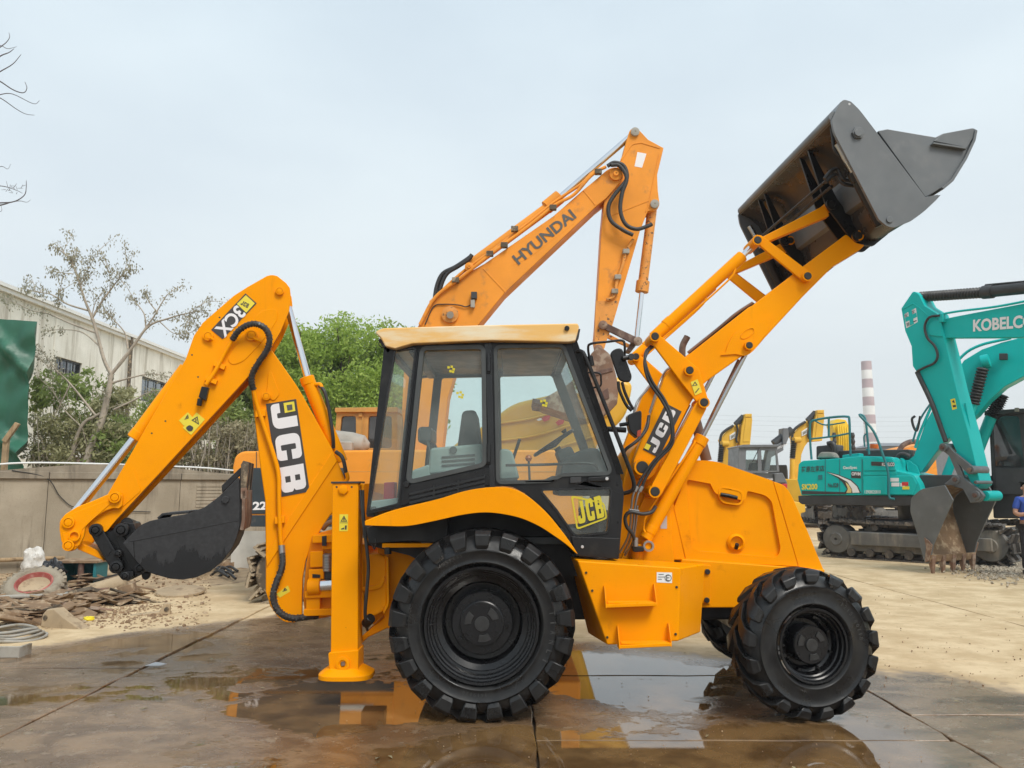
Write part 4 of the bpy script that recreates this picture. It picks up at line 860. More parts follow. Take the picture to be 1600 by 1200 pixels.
MB().cyl(U3(942, 670, CY + .05), U3(978, 672, CY - .02), .022, n=10).build('lamp_bracket', 'black', JC, .003)
lp = plate('front_lamp', [(980, 648, 6), (1001, 641, 4), (1003, 645), (1002, 680, 4), (996, 684), (984, 674, 6)], CY - .07, CY + .06, 'black', JC, .014, seg=3)
plate('indicator_lens', [(996, 673), (1002, 671), (1001.5, 681), (995, 683)], CY - .076, CY - .06, 'tail_red', lp, .003)
MB().cyl(U3(968, 664, CY), U3(982, 662, CY - .02), .016, n=10).build('lamp_arm', 'black', JC, .003)
# ---- loader arms, levers, rams: near side and far side
arm = [(989, 722, 6), (1038, 590), (1050, 573, 8), (1075, 555), (1170, 480), (1176, 477), (1263, 410), (1322, 366), (1354, 379, 4), (1346, 389, 6), (1302, 416), (1255, 463), (1195, 528), (1179, 547, 10), (1160, 556, 8), (1098, 600, 14), (1080, 628), (1023, 742), (1012, 752, 10), (994, 746, 10)]
lev = [(1013, 529, 4), (1016, 520, 4), (1026, 518, 5), (1034, 526), (1093, 577), (1108, 628, 5), (1105, 637, 5), (1095, 638, 5), (1089, 629), (1066, 600)]
flev = [(1175, 374, 4), (1181, 366, 4), (1190, 367, 4), (1268, 426, 6), (1269, 437, 6), (1259, 442, 6), (1252, 437)]
lnk = [(1187, 372), (1289, 320, 3), (1297, 337, 3), (1200, 378)]
slk = [(1017, 760, 5), (1087, 630, 4), (1100, 624, 4), (1105, 637, 4), (1033, 775, 6), (1022, 780, 6)]
def loader_side(dy, near):
    def pl(nm, pts, y0, y1, mat='orange', par=JC, bev=.010):
        P = XZ(pts, y0); return MB().prism(P, y0 + dy, y1 + dy).build(nm, mat, par, bev)
    la = pl('loader_arm', arm, .58, .70)
    fl_ = pl('arm_flange', [(1126, 555, 1), (1134, 550), (1138, 537), (1147, 521, 6), (1162, 510, 6), (1182, 502), (1207, 493, 2), (1198, 519), (1180, 546, 8), (1166, 557, 8), (1150, 553, 4)], .566, .58, 'orange', la, .005)
    el = lambda k: [(1168 + (13 * k + (1 - k)) * math.cos(a) * .82 + 6 * k * math.sin(a) * .57, 521 - (13 * k) * math.cos(a) * .57 + 6 * k * math.sin(a) * .82) for a in np.linspace(0, 2 * math.pi, 25)[:-1]]
    MB().holed(XZ(el(1), .566), [XZ(el(.84), .566)], .560 + dy, .568 + dy).build('flange_emboss', 'orange', fl_, .003)
    l1 = pl('tilt_lever', lev, .535, .565); pl('tilt_lever', lev, .715, .745)
    l2 = pl('front_lever', flev, .545, .575); pl('front_lever', flev, .705, .735)
    pl('bucket_link', lnk, .60, .68)
    pl('levelling_link', slk, .50, .56) if near else None
    for px, py, r_, Y in ((1023, 526, .034, .50), (1077, 579, .034, .515), (1099.5, 629, .036, .48), (1183, 376, .034, .52), (1261, 432, .034, .525), (1170, 540, .030, .545), (1003, 730, .052, .53), (1023, 768, .040, .465), (1299, 319, .034, .57), (1340, 369, .036, .56)):
        ps = U3(px, py, Y); mb = MB(); mb.lathe([(r_ * 1.28, 0), (r_ * 1.28, .02), (r_ * .98, .02), (r_ * .98, .012), (.001, .016)], ps + Vector((0, dy, 0)), (0, -1, 0), 24)
        mb.cyl(ps + Vector((0, dy, 0)), ps + Vector((0, dy + .26, 0)), r_ * 1.28, n=24); pn = mb.build('pin', 'orange', la)
        MB().cyl(ps + Vector((0, dy - .026, 0)), ps + Vector((0, dy, 0)), r_ * .92, n=18).build('pin_head', 'bolt', pn, .004)
    yc = .64 + dy
    def cy(nm, a, b, r_, mat, y=.64, par=la):
        A_ = U3(*a, y); B_ = U3(*b, y); A_.y += dy; B_.y += dy; return MB().cyl(A_, B_, r_, n=24).build(nm, mat, par, .006)
    cy('tilt_ram_barrel', (1021, 528), (1160, 400), .052, 'orange'); cy('tilt_ram_collar', (1040, 510), (1050, 501), .056, 'orange'); cy('tilt_ram_rod', (1158, 402), (1181, 379), .026, 'chrome')
    cy('lift_ram_barrel', (1009, 842), (1097, 684), .054, 'orange', .63); cy('lift_ram_collar', (1091, 695), (1098, 682), .060, 'orange', .63); cy('lift_ram_rod', (1095, 688), (1169, 545), .020, 'rod_dull', .63); cy('lift_ram_collar', (1014, 833), (1020, 822), .058, 'orange', .63)
    a = U3(1013, 853, .56); a.y += dy
    MB().lathe([(.045, 0), (.045, .02), (.03, .02), (.026, -.01), (.001, -.012)], a, (0, -1, 0), 22).build('ram_foot_pin', 'steel', la)
    MB().cyl(a, a + Vector((0, .14, 0)), .045, n=20).build('ram_foot', 'orange', la, .004)
    hp = MB().tube(cr([U3(1150, 420, .575) + Vector((0, dy, 0)), U3(1136, 440, .57) + Vector((0, dy, 0)), U3(1062, 506, .575) + Vector((0, dy, 0)), U3(1034, 530, .58) + Vector((0, dy, 0))]), .008, 8); hp.build('ram_pipe', 'orange', la)
    return la
la = loader_side(0, True); lb = loader_side(1.04, False)
hose('arm_pipe', [(1075, 551, .70), (1120, 515, .71), (1150, 490, .71), (1176, 473, .71)], .012, 'pipe_brown', la)
hose('arm_pipe', [(1078, 553, .74), (1118, 519, .74), (1152, 492, .74), (1178, 474, .74)], .010, 'rubber_hose', la)
hose('lift_pipe', [(1008, 832, .55), (1006, 822, .56), (1016, 795, .56), (1080, 700, .575), (1084, 690, .59)], .009, 'orange', la)
MB().cyl(U3(1154, 562, .75), U3(1092, 690, .75), .011, n=10).build('guide_rod', 'pipe_brown', la)
MB().cyl(U3(1080, 634, .60), U3(1050, 690, .62), .016, n=12).build('level_rod', 'chrome', la)
MB().cyl(U3(1086, 655, 1.2), U3(1104, 720, 1.2), .05, n=12).build('engine_pipe', 'pipe_brown', JC)
ex = MB().tube(cr([U3(1066, 600, 1.1), U3(1066, 556, 1.1), U3(1067, 540, 1.1), U3(1074, 526, 1.1)]), .030, 14, caps=False).build('exhaust_stack', 'rust_dark', JC)
MB().cyl(U3(1060, 640, 1.1), U3(1061, 556, 1.1), .034, n=12).build('exhaust_pipe', 'rust_dark', ex)
xt = MB().cyl((U(1090, 590, .6)[0], .6, U(1090, 590, .6)[1]), (U(1090, 590, .6)[0], 1.7, U(1090, 590, .6)[1]), .06).build('arm_cross_tube', 'orange', JC)
# arm logo
BY = .575
lq = [(1004.5, 702.5), (1029, 715), (1065, 643), (1040, 630)]
lg = sheet_px('logo_plate', lq, BY + .003, 'dark_print', la, .003)
glyphs('logo_lettering', 'JCB', U3(1023.5, 709, BY), U3(1056.5, 643.5, BY), U3(1010.5, 701, BY), 'white_print', lg)
sheet_px('logo_square', [(1006, 700), (1013, 703.5), (1017, 696), (1010, 692.5)], BY - .004, 'yellow_print', lg, .003)
wq = sheet_px('warning_label', [(1079, 597), (1090, 592.5), (1097, 613), (1086, 618)], .532, 'yellow_print', la)
MB().holed(XZ([(1081, 603.5), (1086, 596), (1090, 602)], .53), [XZ([(1083, 602.3), (1086, 598.3), (1088, 601.5)], .53)], .5285, .53).build('warning_triangle', 'dark_print', wq)
sheet_px('warning_mark', [(1086, 613), (1092, 606), (1092.6, 607), (1087, 614.2)], .529, 'dark_print', wq)
# hoses and pipes round the tower
for k in range(2):
    dx = 5 * k
    hose('loader_hose', [(1022 - dx, 541, .62), (1012 - dx * .6, 550, .5), (1007 + dx * .3, 568, .46), (1014 + dx, 596, .45), (1033 + dx, 624, .45), (1046 + dx * .6, 650, .44), (1050 + dx * .4, 680, .44), (1043 + dx, 698, .45), (1022 + dx, 720, .46), (1004 + dx * 1.2, 745, .47), (996 + dx * 1.5, 760, .48)], .012, 'rubber_hose', JC, 6, 8)
    hose('tower_pipe', [(996 + dx * 1.5, 760, .48), (989 + dx * 1.4, 775, .48), (986 + dx, 800, .5), (985 + dx, 820, .52), (980 + dx, 842, .55), (968 + dx * 1.5, 864, .6)], .009, 'steel', JC, 6, 8)
    hose('arm_pipe', [(1048 - dx * 6, 574 + dx * 5, .74), (1040 - dx * 6, 580 + dx * 6, .70), (1030 - dx * 7, 600 + dx * 6, .565), (1015 - dx * 6, 645 + dx * 5, .565)], .010, 'steel', JC, 6, 8)
    MB().cyl(U3(996 + dx * 1.5, 760, .48), U3(992 + dx * 1.5, 768, .48), .017, n=8).build('hose_fitting', 'steel', JC, .002)
hose('tower_pipe', [(996, 790, .5), (994, 815, .53), (988, 848, .57), (976, 868, .62)], .008, 'steel', JC)
hose('lamp_hose', [(1014, 650, .56), (1010, 670, .5), (996, 688, .46), (978, 702, .45), (974, 712, .5)], .014, 'rubber_hose', JC)
hose('lift_hose', [(1024, 792, .53), (1018, 800, .48), (1004, 803, .46), (985, 800, .46), (977, 808, .47), (979, 822, .48), (988, 834, .5), (992, 845, .52), (993, 852, .55)], .016, 'rubber_hose', JC)
MB().cyl(U3(993, 840, .52), U3(993, 854, .52), .022, n=10).build('hose_fitting', 'steel', JC, .003)
plate('ram_elbow', [(987, 853, 3), (1006, 854, 3), (1007, 862, 3), (990, 863, 3)], .52, .6, 'black', JC, .01)
plate('pipe_clamp', [(983, 795), (999, 797), (999, 801), (983, 799)], .47, .5, 'steel', JC, .003)
hose('far_hose', [(966, 596, .9), (968, 610, .9), (978, 632, .9), (987, 642, .9)], .014, 'rubber_hose', JC)
hose('far_hose', [(972, 597, .92), (976, 612, .92), (984, 630, .92), (990, 640, .92)], .014, 'rubber_hose', JC)
# ---- loader bucket: shell, two side plates, opening front jaw
frame(3, (2.6, .1))
Z7 = lambda pts: zq(980, 140, .3625, pts)
plt = Z7([(930, 40, 20), (965, 52), (1000, 85, 20), (1080, 190), (1285, 462), (1352, 454, 3), (1330, 478), (1275, 530, 30), (1225, 565), (1150, 596, 20), (1122, 590, 20), (1085, 560), (892, 185, 20), (882, 130), (903, 85)])
jaw = Z7([(1080, 178, 6), (1122, 170), (1330, 205), (1362, 189), (1492, 165, 8), (1511, 175, 6), (1498, 210), (1462, 288), (1402, 384, 12), (1360, 420), (1302, 455), (1285, 462)])
bk = plate('loader_bucket', plt, .0, .028, 'bucket_steel', JC, .006)
P = XZ(plt, 0); MB().prism(P, 2.252, 2.28).build('side_plate', 'bucket_steel', bk, .006)
P = XZ(jaw, .03); MB().prism(P, .03, .056).build('jaw_side_plate', 'bucket_steel', bk, .006); MB().prism(P, 2.224, 2.25).build('jaw_side_plate', 'bucket_steel', bk, .006)
def strip(pts, y0, y1, th, nm, mat, par=None, sm=38):
    Q = [Vector(U(*p, 0)) for p in pts]; n = len(Q); out = []
    for i in range(n):
        t = (Q[min(i + 1, n - 1)] - Q[max(i - 1, 0)]).normalized(); out.append(Q[i] + Vector((-t.y, t.x)) * th)
    return MB().prism([tuple(q) for q in Q] + [tuple(q) for q in reversed(out)], y0, y1).build(nm, mat, par or bk, .004, sm)
strip(Z7([(928, 44), (900, 90), (886, 128), (940, 150), (1000, 200), (1050, 290), (1085, 390), (1115, 480), (1150, 535), (1190, 560), (1225, 560), (1275, 526), (1330, 478)]), .028, 2.252, .016, 'bucket_shell', 'bucket_back')
strip(Z7([(1080, 186), (1040, 330), (1080, 430), (1160, 470), (1285, 460)]), .06, 2.22, .016, 'jaw_shell', 'bucket_steel')
strip(Z7([(1500, 172), (1492, 214), (1456, 292), (1398, 386), (1356, 421)]), .0, 2.28, .022, 'jaw_cutting_edge', 'bucket_steel')
strip(Z7([(1280, 470), (1352, 455)]), .03, 2.25, .018, 'rear_cutting_edge', 'bucket_steel')
plate('jaw_corner', Z7([(1322, 222), (1362, 189, 8), (1492, 165, 8), (1508, 178), (1466, 250)]), .012, .03, 'bucket_steel', bk, .004)
plate('jaw_edge_bar', Z7([(1320, 226), (1464, 248), (1462, 256), (1318, 233)]), -.01, .03, 'bucket_steel', bk, .003)
MB().cyl(U3(*Z7([(900, 110)])[0], 0) + Vector((0, .03, 0)), U3(*Z7([(900, 110)])[0], 0) + Vector((0, 2.25, 0)), .045).build('top_beam', 'bucket_steel', bk)
rib = [(778, 258, 6), (800, 268), (905, 470), (960, 545, 30), (1060, 600), (1125, 622), (1062, 674, 8), (1030, 672), (985, 660, 14), (955, 630), (858, 500, 10)]
for Y in (.555, .725, 1.595, 1.765):
    MB().prism(XZ(Z7(rib), .555), Y, Y + .022).build('hinge_rib', 'black', bk, .004)
for px, py in ((880, 495), (993, 632)):
    for dy in (0, 1.04):
        a = U3(*Z7([(px, py)])[0], .54); a.y += dy; MB().lathe([(.05, 0), (.05, .02), (.03, .02), (.028, 0), (.001, 0)], a, (0, -1, 0), 24).build('hinge_boss', 'black', bk)
pin('jaw_pivot', *Z7([(998, 184)])[0], -.022, .052, 'bucket_steel', bk, y1=.002, n=6); pin('jaw_pivot_cap', *Z7([(998, 184)])[0], -.034, .032, 'bucket_steel', bk, y1=-.02)
pin('jaw_ram_pin', *Z7([(1133, 560)])[0], -.012, .026, 'bucket_steel', bk, y1=.004); pin('plate_hole', *Z7([(958, 62)])[0], -.001, .010, 'light_grey', bk, y1=.004)
for Y in (.10, 2.16):
    z0 = U3(*Z7([(905, 235)])[0], .1); z1 = U3(*Z7([(985, 370)])[0], .1); z2 = U3(*Z7([(1095, 585)])[0], .1)
    for q in (z0, z1, z2): q.y = Y
    MB().cyl(z1, z2, .05, n=18).build('jaw_ram', 'black', bk, .006); MB().cyl(z0, z1, .027, n=14).build('jaw_ram_rod', 'rod_dull', bk); MB().cyl(z1 - (z2 - z1).normalized() * .03, z1 + (z2 - z1).normalized() * .05, .058, n=18).build('jaw_ram_gland', 'black', bk, .004)
def zh(pts, Y): return [U3(*Z7([p])[0], Y) for p in pts]
MB().tube(cr(zh([(878, 150), (885, 200), (895, 260), (930, 295), (968, 300)], .12)), .014, 8).build('jaw_hose', 'rubber_hose', bk)
MB().tube(cr(zh([(850, 385), (880, 350), (905, 345), (930, 385), (970, 395)], .2)), .016, 8).build('jaw_hose', 'rubber_hose', bk)
MB().tube(cr(zh([(855, 400), (885, 372), (905, 372), (930, 405), (975, 415)], .22)), .016, 8).build('jaw_hose', 'rubber_hose', bk)
pp = MB(); a = U3(*Z7([(870, 392)])[0], .3)
for k in range(2): pp.tube([a + Vector((-.02 + .04 * k, 0, -.05 * k)), a + Vector((-.02 + .04 * k, 1.6, -.05 * k))], .014, 8)
pp.build('bucket_pipe', 'black', bk)
a = U3(*Z7([(1000, 470)])[0], .8); MB().tube(cr([a, a + Vector((-.05, .25, -.1)), a + Vector((.0, .6, -.22))]), .018, 8).build('spiral_hose', 'rubber_hose', bk)
frame()
# ---- backhoe: boom, dipper, rams, linkage, bucket, stabiliser
BO = 1.00
frame(13, (-1.95, 1.1))                # the digging arm is slewed a little towards the camera
boom = [(398, 548), (410, 540, 10), (424, 546), (462, 600), (473, 618), (518, 699), (541, 752), (545, 775), (517, 804), (505, 822), (488, 850), (478, 876), (473, 904), (472, 933), (472, 966, 5), (462, 973, 6), (445, 973, 10), (434, 964), (422, 947), (415, 924), (415, 853), (414, 782), (408, 740), (392, 606), (386, 590)]
bo = plate('backhoe_boom', boom, BO, BO + .24, 'orange', JC, .010)
plate('boom_rib', [(519, 706), (527, 720), (417, 886), (415, 866)], BO - .014, BO + .002, 'orange', bo, .004)
plate('boom_lug', [(419, 583, 3), (424, 580, 3), (437, 616, 4), (428, 627, 4), (416, 619)], BO - .010, BO, 'orange', bo, .004)
dip = [(425, 429, 5), (433, 431), (447, 442), (453, 450), (454.5, 464), (452, 485), (447, 498), (438, 519), (424, 542), (386, 591), (248, 741), (182, 812), (168, 829), (154, 838, 4), (140, 832, 6), (134, 818, 6), (143, 800), (168, 772), (278, 582), (290, 561), (303, 524), (317, 504), (365, 462), (387, 448), (417, 431)]
DY = .93
dp = MB().prism(XZ(dip, DY), DY, DY + .02).build('dipper', 'orange', JC, .006)
MB().prism(XZ(dip, DY), DY + .33, DY + .35).build('far_cheek', 'orange', dp, .006)
inn = [(430, 436), (446, 450), (446, 480), (436, 508), (420, 538), (386, 583), (180, 806), (160, 828), (146, 828), (146, 806), (172, 774), (284, 580), (300, 540), (312, 515), (365, 470), (390, 454)]
MB().prism(XZ(inn, DY), DY + .02, DY + .33).build('dipper_core', 'orange_dark', dp, .004)
plate('swage_panel', zq(80, 420, .3, [(915, 470, 20), (985, 360), (1090, 215, 50), (1180, 205, 40), (1175, 270), (1130, 340), (1080, 400), (1000, 485, 30), (940, 502, 20)]), DY - .007, DY + .001, 'orange', dp, .006)
plate('dipper_gusset', zq(80, 700, .2, [(640, 160), (700, 325), (690, 345), (560, 460), (545, 380)]), DY - .006, DY + .001, 'orange', dp, .004)
for px, py, r_ in ((437, 454.5, .037), (393, 523.5, .050), (325, 525, .042), (416, 619, .036)):
    a = U3(px, py, DY - .02 if px != 416 else BO - .03); MB().lathe([(r_, -.02), (r_, .012), (r_ * .72, .014), (r_ * .68, .004), (r_ * .62, .012), (.001, .014)], a, (0, -1, 0), 28).build('pivot_boss', 'orange', dp if px != 416 else bo)
MB().cyl(U3(396, 528, DY - .05), U3(408, 534, DY - .04), .012, n=8).build('pin_keeper', 'orange', dp); MB().cyl(U3(328, 528, DY - .05), U3(333, 531, DY - .04), .012, n=8).build('pin_keeper', 'orange', dp)
for px, py in ((343, 496), (300, 554.5), (309.5, 589), (258.5, 658), (237, 677)): pin('tapped_hole', px, py, DY - .001, .008, 'bolt', dp, y1=DY + .003, n=10)
# hydraulic pipe and wrapped hose along the dipper and boom
pipe = MB().tube(cr([U3(363, 531, DY - .05), U3(352, 550, DY - .045), U3(335, 582, DY - .045), U3(322, 601, DY - .045)]), .017, 10).build('dipper_pipe', 'orange', dp)
for px, py in ((341, 569), (328, 592)): plate('pipe_clamp', [(px - 6, py - 5), (px + 12, py + 2), (px + 9, py + 9), (px - 9, py + 2)], DY - .045, DY, 'orange', pipe, .004)
vb = plate('hose_burst_valve', zq(80, 420, .3, [(783, 612, 4), (820, 618, 4), (805, 685, 4), (767, 668, 4)]), DY - .07, DY, 'black', dp, .005)
MB().cyl(U3(313, 623, DY - .045), U3(311, 634, DY - .045), .022, n=10).build('valve_cap', 'black', vb, .004)
wh_ = [(363, 531, DY - .05), (371, 519, DY - .08), (384, 509, DY - .11), (400, 506, DY - .12), (414, 513, DY - .12), (421, 527, DY - .11), (418, 545, DY - .09), (405, 565, DY - .06), (395, 583, BO - .10), (393, 597, BO - .08), (396, 609, BO - .06)]
def wrapped(nm, pts, r_, par):
    Q = cr([U3(*p) for p in pts], 8); o = MB().tube(Q, r_ * .9, 12).build(nm, 'rubber_hose', par, 0, 60)
    L = 0; sp = MB(); hel = []
    ref = None
    for i in range(len(Q) - 1):
        t = (Q[i + 1] - Q[i]); l = t.length; t.normalize()
        ref = t.orthogonal().normalized() if ref is None else (ref - t * ref.dot(t)).normalized(); b = t.cross(ref); m = max(2, int(l / .006))
        for k in range(m):
            a = L * 2 * math.pi / .028; p = Q[i].lerp(Q[i + 1], k / m); hel.append(p + (ref * math.cos(a) + b * math.sin(a)) * r_ * .92); L += l / m
    sp.tube(hel, r_ * .24, 5); sp.build('spiral_guard', 'hose_wrap', o, 0, 60); return o
wrapped('dipper_hose', wh_, .028, dp)
pipe = MB().tube(cr([U3(396, 609, BO - .06), U3(404, 640, BO - .04), U3(424, 700, BO - .04), U3(435, 740, BO - .04), U3(436, 780, BO - .04), U3(438, 835, BO - .04), U3(440, 856, BO - .04)]), .020, 10).build('boom_pipe', 'orange', bo)
for px, py in ((407, 645), (437, 812)): plate('pipe_clamp', [(px - 8, py - 4), (px + 8, py - 6), (px + 8, py + 5), (px - 8, py + 7)], BO - .045, BO, 'orange', pipe, .004)
MB().cyl(U3(440, 852, BO - .04), U3(441, 866, BO - .05), .028, n=12).build('hose_ferrule', 'steel', bo, .003)
wrapped('boom_hose', [(441, 864, BO - .05), (441, 885, BO - .07), (432, 910, BO - .09), (427, 930, BO - .10), (432, 950, BO - .10), (444, 962, BO - .10), (460, 966, BO - .08), (478, 964, BO - .05), (497, 962, BO - .02)], .030, bo)
MB().cyl(U3(497, 962, BO - .02), U3(525, 957, BO + .02), .026, n=12).build('hose_end', 'orange', bo, .003)
# rams
b1 = MB().cyl(U3(481, 594, 1.12), U3(533, 722, 1.12), .062, n=26).build('boom_ram_barrel', 'orange', bo, .006)
MB().cyl(U3(450, 480, 1.12), U3(482, 596, 1.12), .034, n=22).build('boom_ram_rod', 'chrome', b1); MB().cyl(U3(479, 589, 1.12), U3(483, 601, 1.12), .066, n=26).build('ram_gland', 'orange', b1, .006)
hose('ram_hose', [(499, 603, 1.06), (507, 612, 1.03), (514, 640, 1.02), (520, 680, 1.02), (521, 700, 1.05)], .016, 'rubber_hose', bo)
hose('ram_elbow', [(493, 601, 1.08), (500, 601, 1.06), (503, 607, 1.05)], .02, 'orange', bo)
hose('ram_hose', [(525, 706, 1.0), (535, 715, .95), (540, 735, .95), (541, 745, .98)], .018, 'rubber_hose', bo); hose('ram_elbow', [(541, 738, .95), (543, 748, .97), (537, 756, 1.0)], .018, 'orange', bo)
b2 = MB().cyl(U3(292, 575, 1.10), U3(213, 682, 1.10), .064, n=26).build('bucket_ram_barrel', 'orange', dp, .006)
MB().cyl(U3(216, 678, 1.10), U3(118, 800, 1.10), .036, n=22).build('bucket_ram_rod', 'chrome', b2); MB().cyl(U3(219, 674, 1.10), U3(210, 686, 1.10), .068, n=26).build('ram_gland', 'orange', b2, .008)
# tipping lever and link
Z2 = lambda pts: zq(80, 700, .2, pts)
tl = Z2([(440, 362, 10), (480, 345, 20), (530, 340, 20), (557, 370, 10), (556, 450, 6), (530, 476, 10), (480, 474), (420, 495), (330, 555), (268, 618, 20), (255, 690), (222, 762), (190, 795, 20), (140, 812, 20), (98, 790, 20), (74, 720), (62, 640), (64, 570, 20), (110, 515, 20), (200, 460), (330, 410)])
tv = plate('tipping_lever', tl, .885, .915, 'orange', JC, .010); MB().prism(XZ(tl, .885), 1.285, 1.315).build('lever_twin', 'orange', tv, .010)
plate('lever_swage', Z2([(110, 800, 20), (80, 640), (120, 530, 30), (440, 405, 20), (470, 430), (300, 580), (240, 640), (220, 760)]), .878, .886, 'orange', tv, .006)
for px, py, r_, hol in ((138, 580, .046, 0), (185, 686, .044, 1), (137, 760, .044, 0), (500, 385, .046, 0)):
    a = U3(*Z2([(px, py)])[0], .875)
    MB().lathe([(r_, -.01), (r_, .02), (r_ * .72, .022), (r_ * .68, 0)] + ([(r_ * .66, -.05), (.001, -.05)] if hol else [(r_ * .6, .02), (.001, .022)]), a, (0, -1, 0), 28).build('pivot_boss', 'orange_dark' if hol and False else 'orange', tv)
plate('bucket_tie_link', Z2([(205, 735), (225, 738), (365, 800), (415, 885), (390, 872), (205, 792)]), .96, 1.2, 'orange', tv, .01)
# quick hitch
ql = plate('hitch_link', Z2([(295, 655, 20), (318, 602, 20), (370, 596, 20), (400, 632, 14), (562, 900, 20), (562, 950, 20), (515, 978, 20), (468, 955, 16)]), .915, .965, 'black', JC, .012, seg=3)
plate('hitch_emboss', Z2([(395, 760, 8), (430, 735, 8), (470, 800, 8), (440, 850, 8), (400, 815, 8)]), .909, .916, 'black', ql, .005)
plate('hitch_body', Z2([(400, 632), (470, 648, 10), (500, 600, 20), (560, 575, 10), (640, 585), (700, 760), (735, 930, 10), (680, 1000), (600, 1042, 10), (545, 1025, 10), (500, 965)]), .965, 1.24, 'black', ql, .012)
plate('hitch_ear', Z2([(500, 680, 10), (560, 690), (740, 930, 16), (730, 970), (680, 1005, 16), (640, 960), (560, 820)]), .93, .97, 'black', ql, .008)
plate('lift_eye', Z2([(705, 960), (775, 975, 8), (765, 1020, 18), (730, 1036, 16), (705, 1010, 10)]), 1.05, 1.1, 'black', ql, .008)
plate('hitch_lug', Z2([(590, 965, 6), (640, 960, 10), (645, 1000, 10), (600, 1040, 10), (550, 1020, 10), (548, 985, 8)]), .90, .96, 'black', ql, .008)
for px, py, r_ in ((345, 640, .050), (545, 640, .056), (520, 825, .030), (505, 930, .052), (575, 1000, .034), (693, 940, .042)):
    a = U3(*Z2([(px, py)])[0], .885); MB().lathe([(r_, -.06), (r_, .0), (r_ * .66, .004), (r_ * .62, -.006), (r_ * .5, .008), (.001, .01)], a, (0, -1, 0), 26).build('hitch_pin', 'black', ql)
MB().cyl(U3(*Z2([(590, 590)])[0], .99), U3(*Z2([(640, 610)])[0], 1.2), .05).build('hitch_tube', 'black', ql)
# digging bucket
bs = Z2([(562, 742), (620, 680), (700, 600, 20), (770, 570), (850, 552), (1000, 528), (1075, 510), (1200, 462), (1310, 380), (1455, 232), (1470, 235), (1474, 400), (1474, 600), (1450, 700), (1410, 790), (1330, 892), (1240, 965), (1130, 1012), (1030, 1029), (930, 1022), (800, 986), (735, 962), (650, 862)])
bq = plate('digging_bucket', bs, .80, .825, 'bucket_black', JC, .005); MB().prism(XZ(bs, .80), 1.375, 1.40).build('bucket_far_side', 'bucket_black', bq, .005)
def sh(pts, y0, y1, th, nm, mat, Y=.80):
    Q = [Vector(U(*p, Y)) for p in pts]; n = len(Q); out = []
    for i in range(n):
        t = (Q[min(i + 1, n - 1)] - Q[max(i - 1, 0)]).normalized(); out.append(Q[i] + Vector((-t.y, t.x)) * th)
    return MB().prism([tuple(q) for q in Q] + [tuple(q) for q in reversed(out)], y0, y1).build(nm, mat, bq, .004)
sh(Z2([(700, 600), (640, 680), (600, 742), (680, 862), (740, 950), (800, 982), (930, 1018), (1030, 1025), (1130, 1008), (1240, 961), (1330, 888), (1410, 786), (1450, 696), (1484, 600), (1488, 400), (1490, 210)]), .82, 1.38, .02, 'bucket_shell', 'bucket_black')
sh(Z2([(1474, 640), (1488, 560), (1490, 400), (1492, 330)]), .79, 1.41, -.03, 'bucket_lip', 'rust')
for k in range(4):
    y = .80 + .145 * k
    MB().prism(XZ(Z2([(1480, 320), (1520, 330), (1545, 110, 4), (1500, 98, 4), (1482, 130)]), .80), y, y + .07).build('bucket_tooth', 'bucket_black' if k % 2 else 'dust_dark', bq, .006)
plate('side_cutter', Z2([(1480, 312), (1530, 310), (1530, 392), (1480, 400)]), .79, .82, 'rust', bq, .004)
MB().prism(XZ(Z2([(1330, 295), (1480, 150), (1492, 195), (1335, 352)]), 1.36), 1.36, 1.42).build('far_cutter', 'bucket_black', bq, .006)
plate('bucket_crease', Z2([(565, 737), (1472, 560), (1472, 566), (568, 744)]), .796, .802, 'bucket_black', bq, .002)
plate('bucket_web', Z2([(562, 742), (650, 862), (640, 735)]), .785, .80, 'bucket_black', bq, .003)
pin('bucket_bolt', *Z2([(1360, 404)])[0], .775, .030, 'bucket_black', bq, y1=.802)
sh(Z2([(830, 560), (860, 530), (1000, 518), (1070, 512)]), .85, 1.35, .02, 'bucket_hood', 'bucket_black')
# stickers
def warn(nm, quad, Y, par, tris, off=.003):
    q = sheet_px(nm, quad, Y, 'yellow_print', par, off)
    for t in tris:
        c = (sum(p[0] for p in t) / 3, sum(p[1] for p in t) / 3); i = [(c[0] + (p[0] - c[0]) * .62, c[1] + (p[1] - c[1]) * .62) for p in t]
        MB().holed(XZ(t, Y - off - .001), [XZ(i, Y - off - .001)], Y - off - .002, Y - off - .001).build('warning_triangle', 'dark_print', q)
        sheet_px('warning_sign', [(c[0] - 1, c[1] - 2), (c[0] + 1, c[1] - 2), (c[0] + .8, c[1] + 2), (c[0] - .8, c[1] + 2)], Y - off, 'dark_print', q, .002)
    return q
Z1 = lambda pts: zq(80, 420, .3, pts)
warn('warning_label', Z1([(665, 790), (712, 747), (738, 775), (692, 818)]), DY, dp, [Z1([(693, 786), (717, 778), (712, 757)])])
wl = warn('warning_label', Z1([(685, 828), (758, 748), (801, 785), (729, 866)]), DY, dp, [Z1([(730, 788), (770, 812), (762, 768)])], .004)
sheet_px('warning_pictogram', Z1([(700, 828, 8), (720, 812, 10), (742, 825, 10), (735, 845, 10), (715, 846, 8)]), DY - .006, 'dark_print', wl, .002)
wl = warn('warning_label', [(432, 928), (450, 914.5), (453.5, 924), (437, 934)], BO, bo, [[(441, 925), (449, 922), (445, 918)]])
# dipper model plate
mp_ = sheet_px('model_plate', Z1([(833, 318), (1012, 128), (1070, 180), (893, 367)]), DY - .002, 'dark_print', dp, .003)
sheet_px('badge_square', Z1([(967, 183), (1014, 137), (1061, 180), (1016, 229)]), DY - .006, 'yellow_print', mp_, .002)
def zp(x, y, Y): return U3(*Z1([(x, y)])[0], Y)
